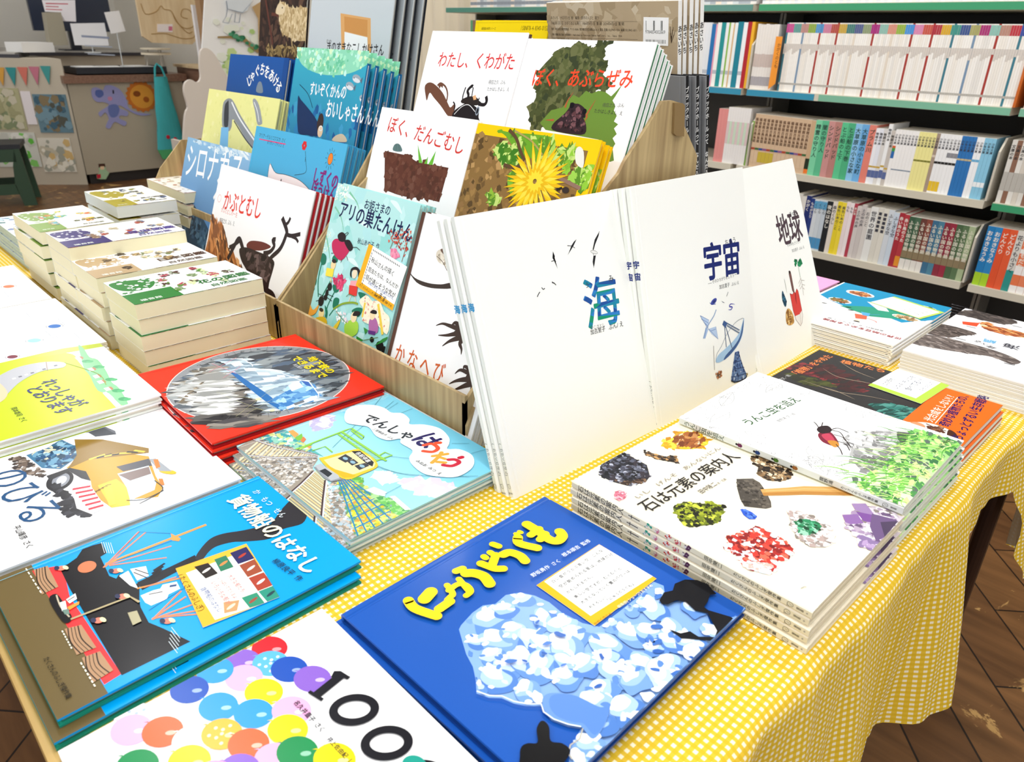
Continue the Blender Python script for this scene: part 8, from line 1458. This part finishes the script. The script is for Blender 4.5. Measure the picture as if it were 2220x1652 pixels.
# white animal-shaped chair
t = empty('white_chair', Matrix.Translation((-4.3, 1.95, -.7))); tag(t, 'pale beige child chair with a wavy animal-shaped side, left of the tap books', 'chair')
sd = cr([(180.5,35.4),(184,36.8),(187.9,33.6),(191.4,26.1),(194.6,15.3),(190.6,-15.6),(172.8,-77.9),(154.1,-74.5),(162.7,-15.9),(166.7,3.2),(168.9,7.4),(168.2,14.9),(169.4,19.5),(172.7,21.3),(176,19.8),(178.4,22.1),(178.9,28.6)], n=3)
sd = [(p[0]-195, max(0.0, p[1]+70)) for p in sd]
mb = MB(); mb.prism(sd, 0, 2.2, 'x', '#dcd2c6'); mb.build('side_board', CM, t);
zz = sorted(p[1] for p in sd); ym = min(p[0] for p in sd); yM = max(p[0] for p in sd)
mb = MB(); mb.box(-11.8, 0, ym+3, yM-2, 34, 37, '#d6cbbe'); mb.build('seat', CM, t); mb = MB(); mb.box(-11.8, 0, ym+8, ym+10, 37, 60, '#d6cbbe'); mb.build('backrest', CM, t)
# leafy painted panel
X = -520
q = [(230.4,78.6),(279.1,81.5),(255,-112.3),(209,-104)]; q = [(q[0][0], q[0][1]), (q[1][0]+6, q[1][1]), (q[1][0]+6, -69.8), (q[3][0]-12, -69.8)]
art = []; rnd = random.Random(55)
base_y0, base_y1 = min(p[0] for p in q), max(p[0] for p in q)
lv = [(232.2,46.8),(268.9,27.2),(255.8,6.6),(231.1,18.9)]
for i in range(130):
    yy = rnd.uniform(base_y0+4, base_y1-4); z_ = rnd.choice((rnd.uniform(8, 24), rnd.uniform(24, 52), rnd.uniform(-30, 8))); r_ = rnd.uniform(1.2, 5)
    if not (inside((yy-6, z_), q) and inside((yy+6, z_), q)): continue
    art.append(([(yy+r_*math.cos(a_), z_+r_*.8*math.sin(a_)) for a_ in (0, 1.1, 2.3, 3.4, 4.6, 5.5)], rnd.choice(('#e4f2c4', '#d0e6a0', '#eef6dc', '#f4f8ea', '#b8d88a'))))
art.append(([(231.1,41.7),(248.2,42.6),(260.3,32.6),(257.6,31.8),(246.2,40.5),(230.9,40.6)], '#a88c5c'))
for i in range(26):
    yy, z_ = Vector([(238.6,43.9)][0]).lerp(Vector([(259,35.5)][0]), rnd.random()); yy += rnd.uniform(-2, 2); z_ += rnd.uniform(-2, 2); art.append(([(yy+1.6*math.cos(a_), z_+1.2*math.sin(a_)) for a_ in (0, 1.2, 2.4, 3.6, 5)], rnd.choice(('#3f8a64', '#5aa47c', '#2f7050'))))
art.append(([(239.9,63.3),(257.8,64),(253.6,57.6),(250.1,56.1),(240,58.5)], '#e8f0f6')); art.append(([(257.2,59.8),(264.4,63.6),(264.7,46.5),(261.8,31.1),(258.4,31.1),(260.5,52.9)], '#c9a878'))
for ln in ([(239.9,57.8),(238.4,53.6),(235.5,50.1),(239.4,49.5),(242.7,55.2)], [(245.2,55.9),(243.6,50.3),(246.8,50),(248.4,55.3)], [(239.8,62.6),(239.9,57.8),(250.1,56.1),(253.9,59.7),(258.5,63.4)]):
    for p0, p1 in zip(ln, ln[1:]): art.append(([(p0[0]-.25, p0[1]), (p1[0]-.25, p1[1]), (p1[0]+.25, p1[1]+.2), (p0[0]+.25, p0[1]+.2)], '#7a8aa0'))
flatp('painted_panel', X, q, '#fdfdfb', 'tall white panel with watercolour leaves and animal legs behind the navy book', 'painting', th=1.5, art=art)
# dark magazines lying between the rack and the shelves
for i in range(5):
    mb = MB(); mb.box(0, 22, 0, 28, 0, .75, cols=('#3c404c', '#3c404c', '#d8dce4' if i % 2 else '#4a5060', '#3c404c', '#2e3440', '#3a4150'))
    o = mb.build('dark_magazine', CARD); o.matrix_world = Matrix.Translation((-1.62+.004*(i % 2), 1.14+.003*i, .24+.0085*i)); tag(o, 'dark grey magazine in the small pile behind the aquarium books, %s from the bottom' % ('first', 'second', 'third', 'fourth', 'fifth')[i], 'magazine', 'dark magazines behind the rack')
mb = MB(); mb.box(-163, -138, 113.5, 144, .1, 23.9, '#4a4a48'); o = mb.build('dark_box', CM); tag(o, 'dark cardboard box under the small pile of dark magazines', 'box')
# pale curtain at the far wall
mb = MB(); n = 60
for i in range(n):
    ya = -440+i*2; f_ = lambda k: 290+1.6*math.sin(k*1.1)
    mb.face([(ya, f_(i), -68), (ya+2, f_(i+1), -68), (ya+2, f_(i+1), 150), (ya, f_(i), 150)], lin('#efe4cc')); mb.face([(ya, f_(i)+.8, 150), (ya+2, f_(i+1)+.8, 150), (ya+2, f_(i+1)+.8, -68), (ya, f_(i)+.8, -68)], lin('#efe4cc'))
o = mb.build('curtain', mat('curtain_cloth', rough=.9, attr=True), smooth=False, weld=True); tag(o, 'pale cream curtain hanging on the far wall left of the bookshelves', 'curtain')
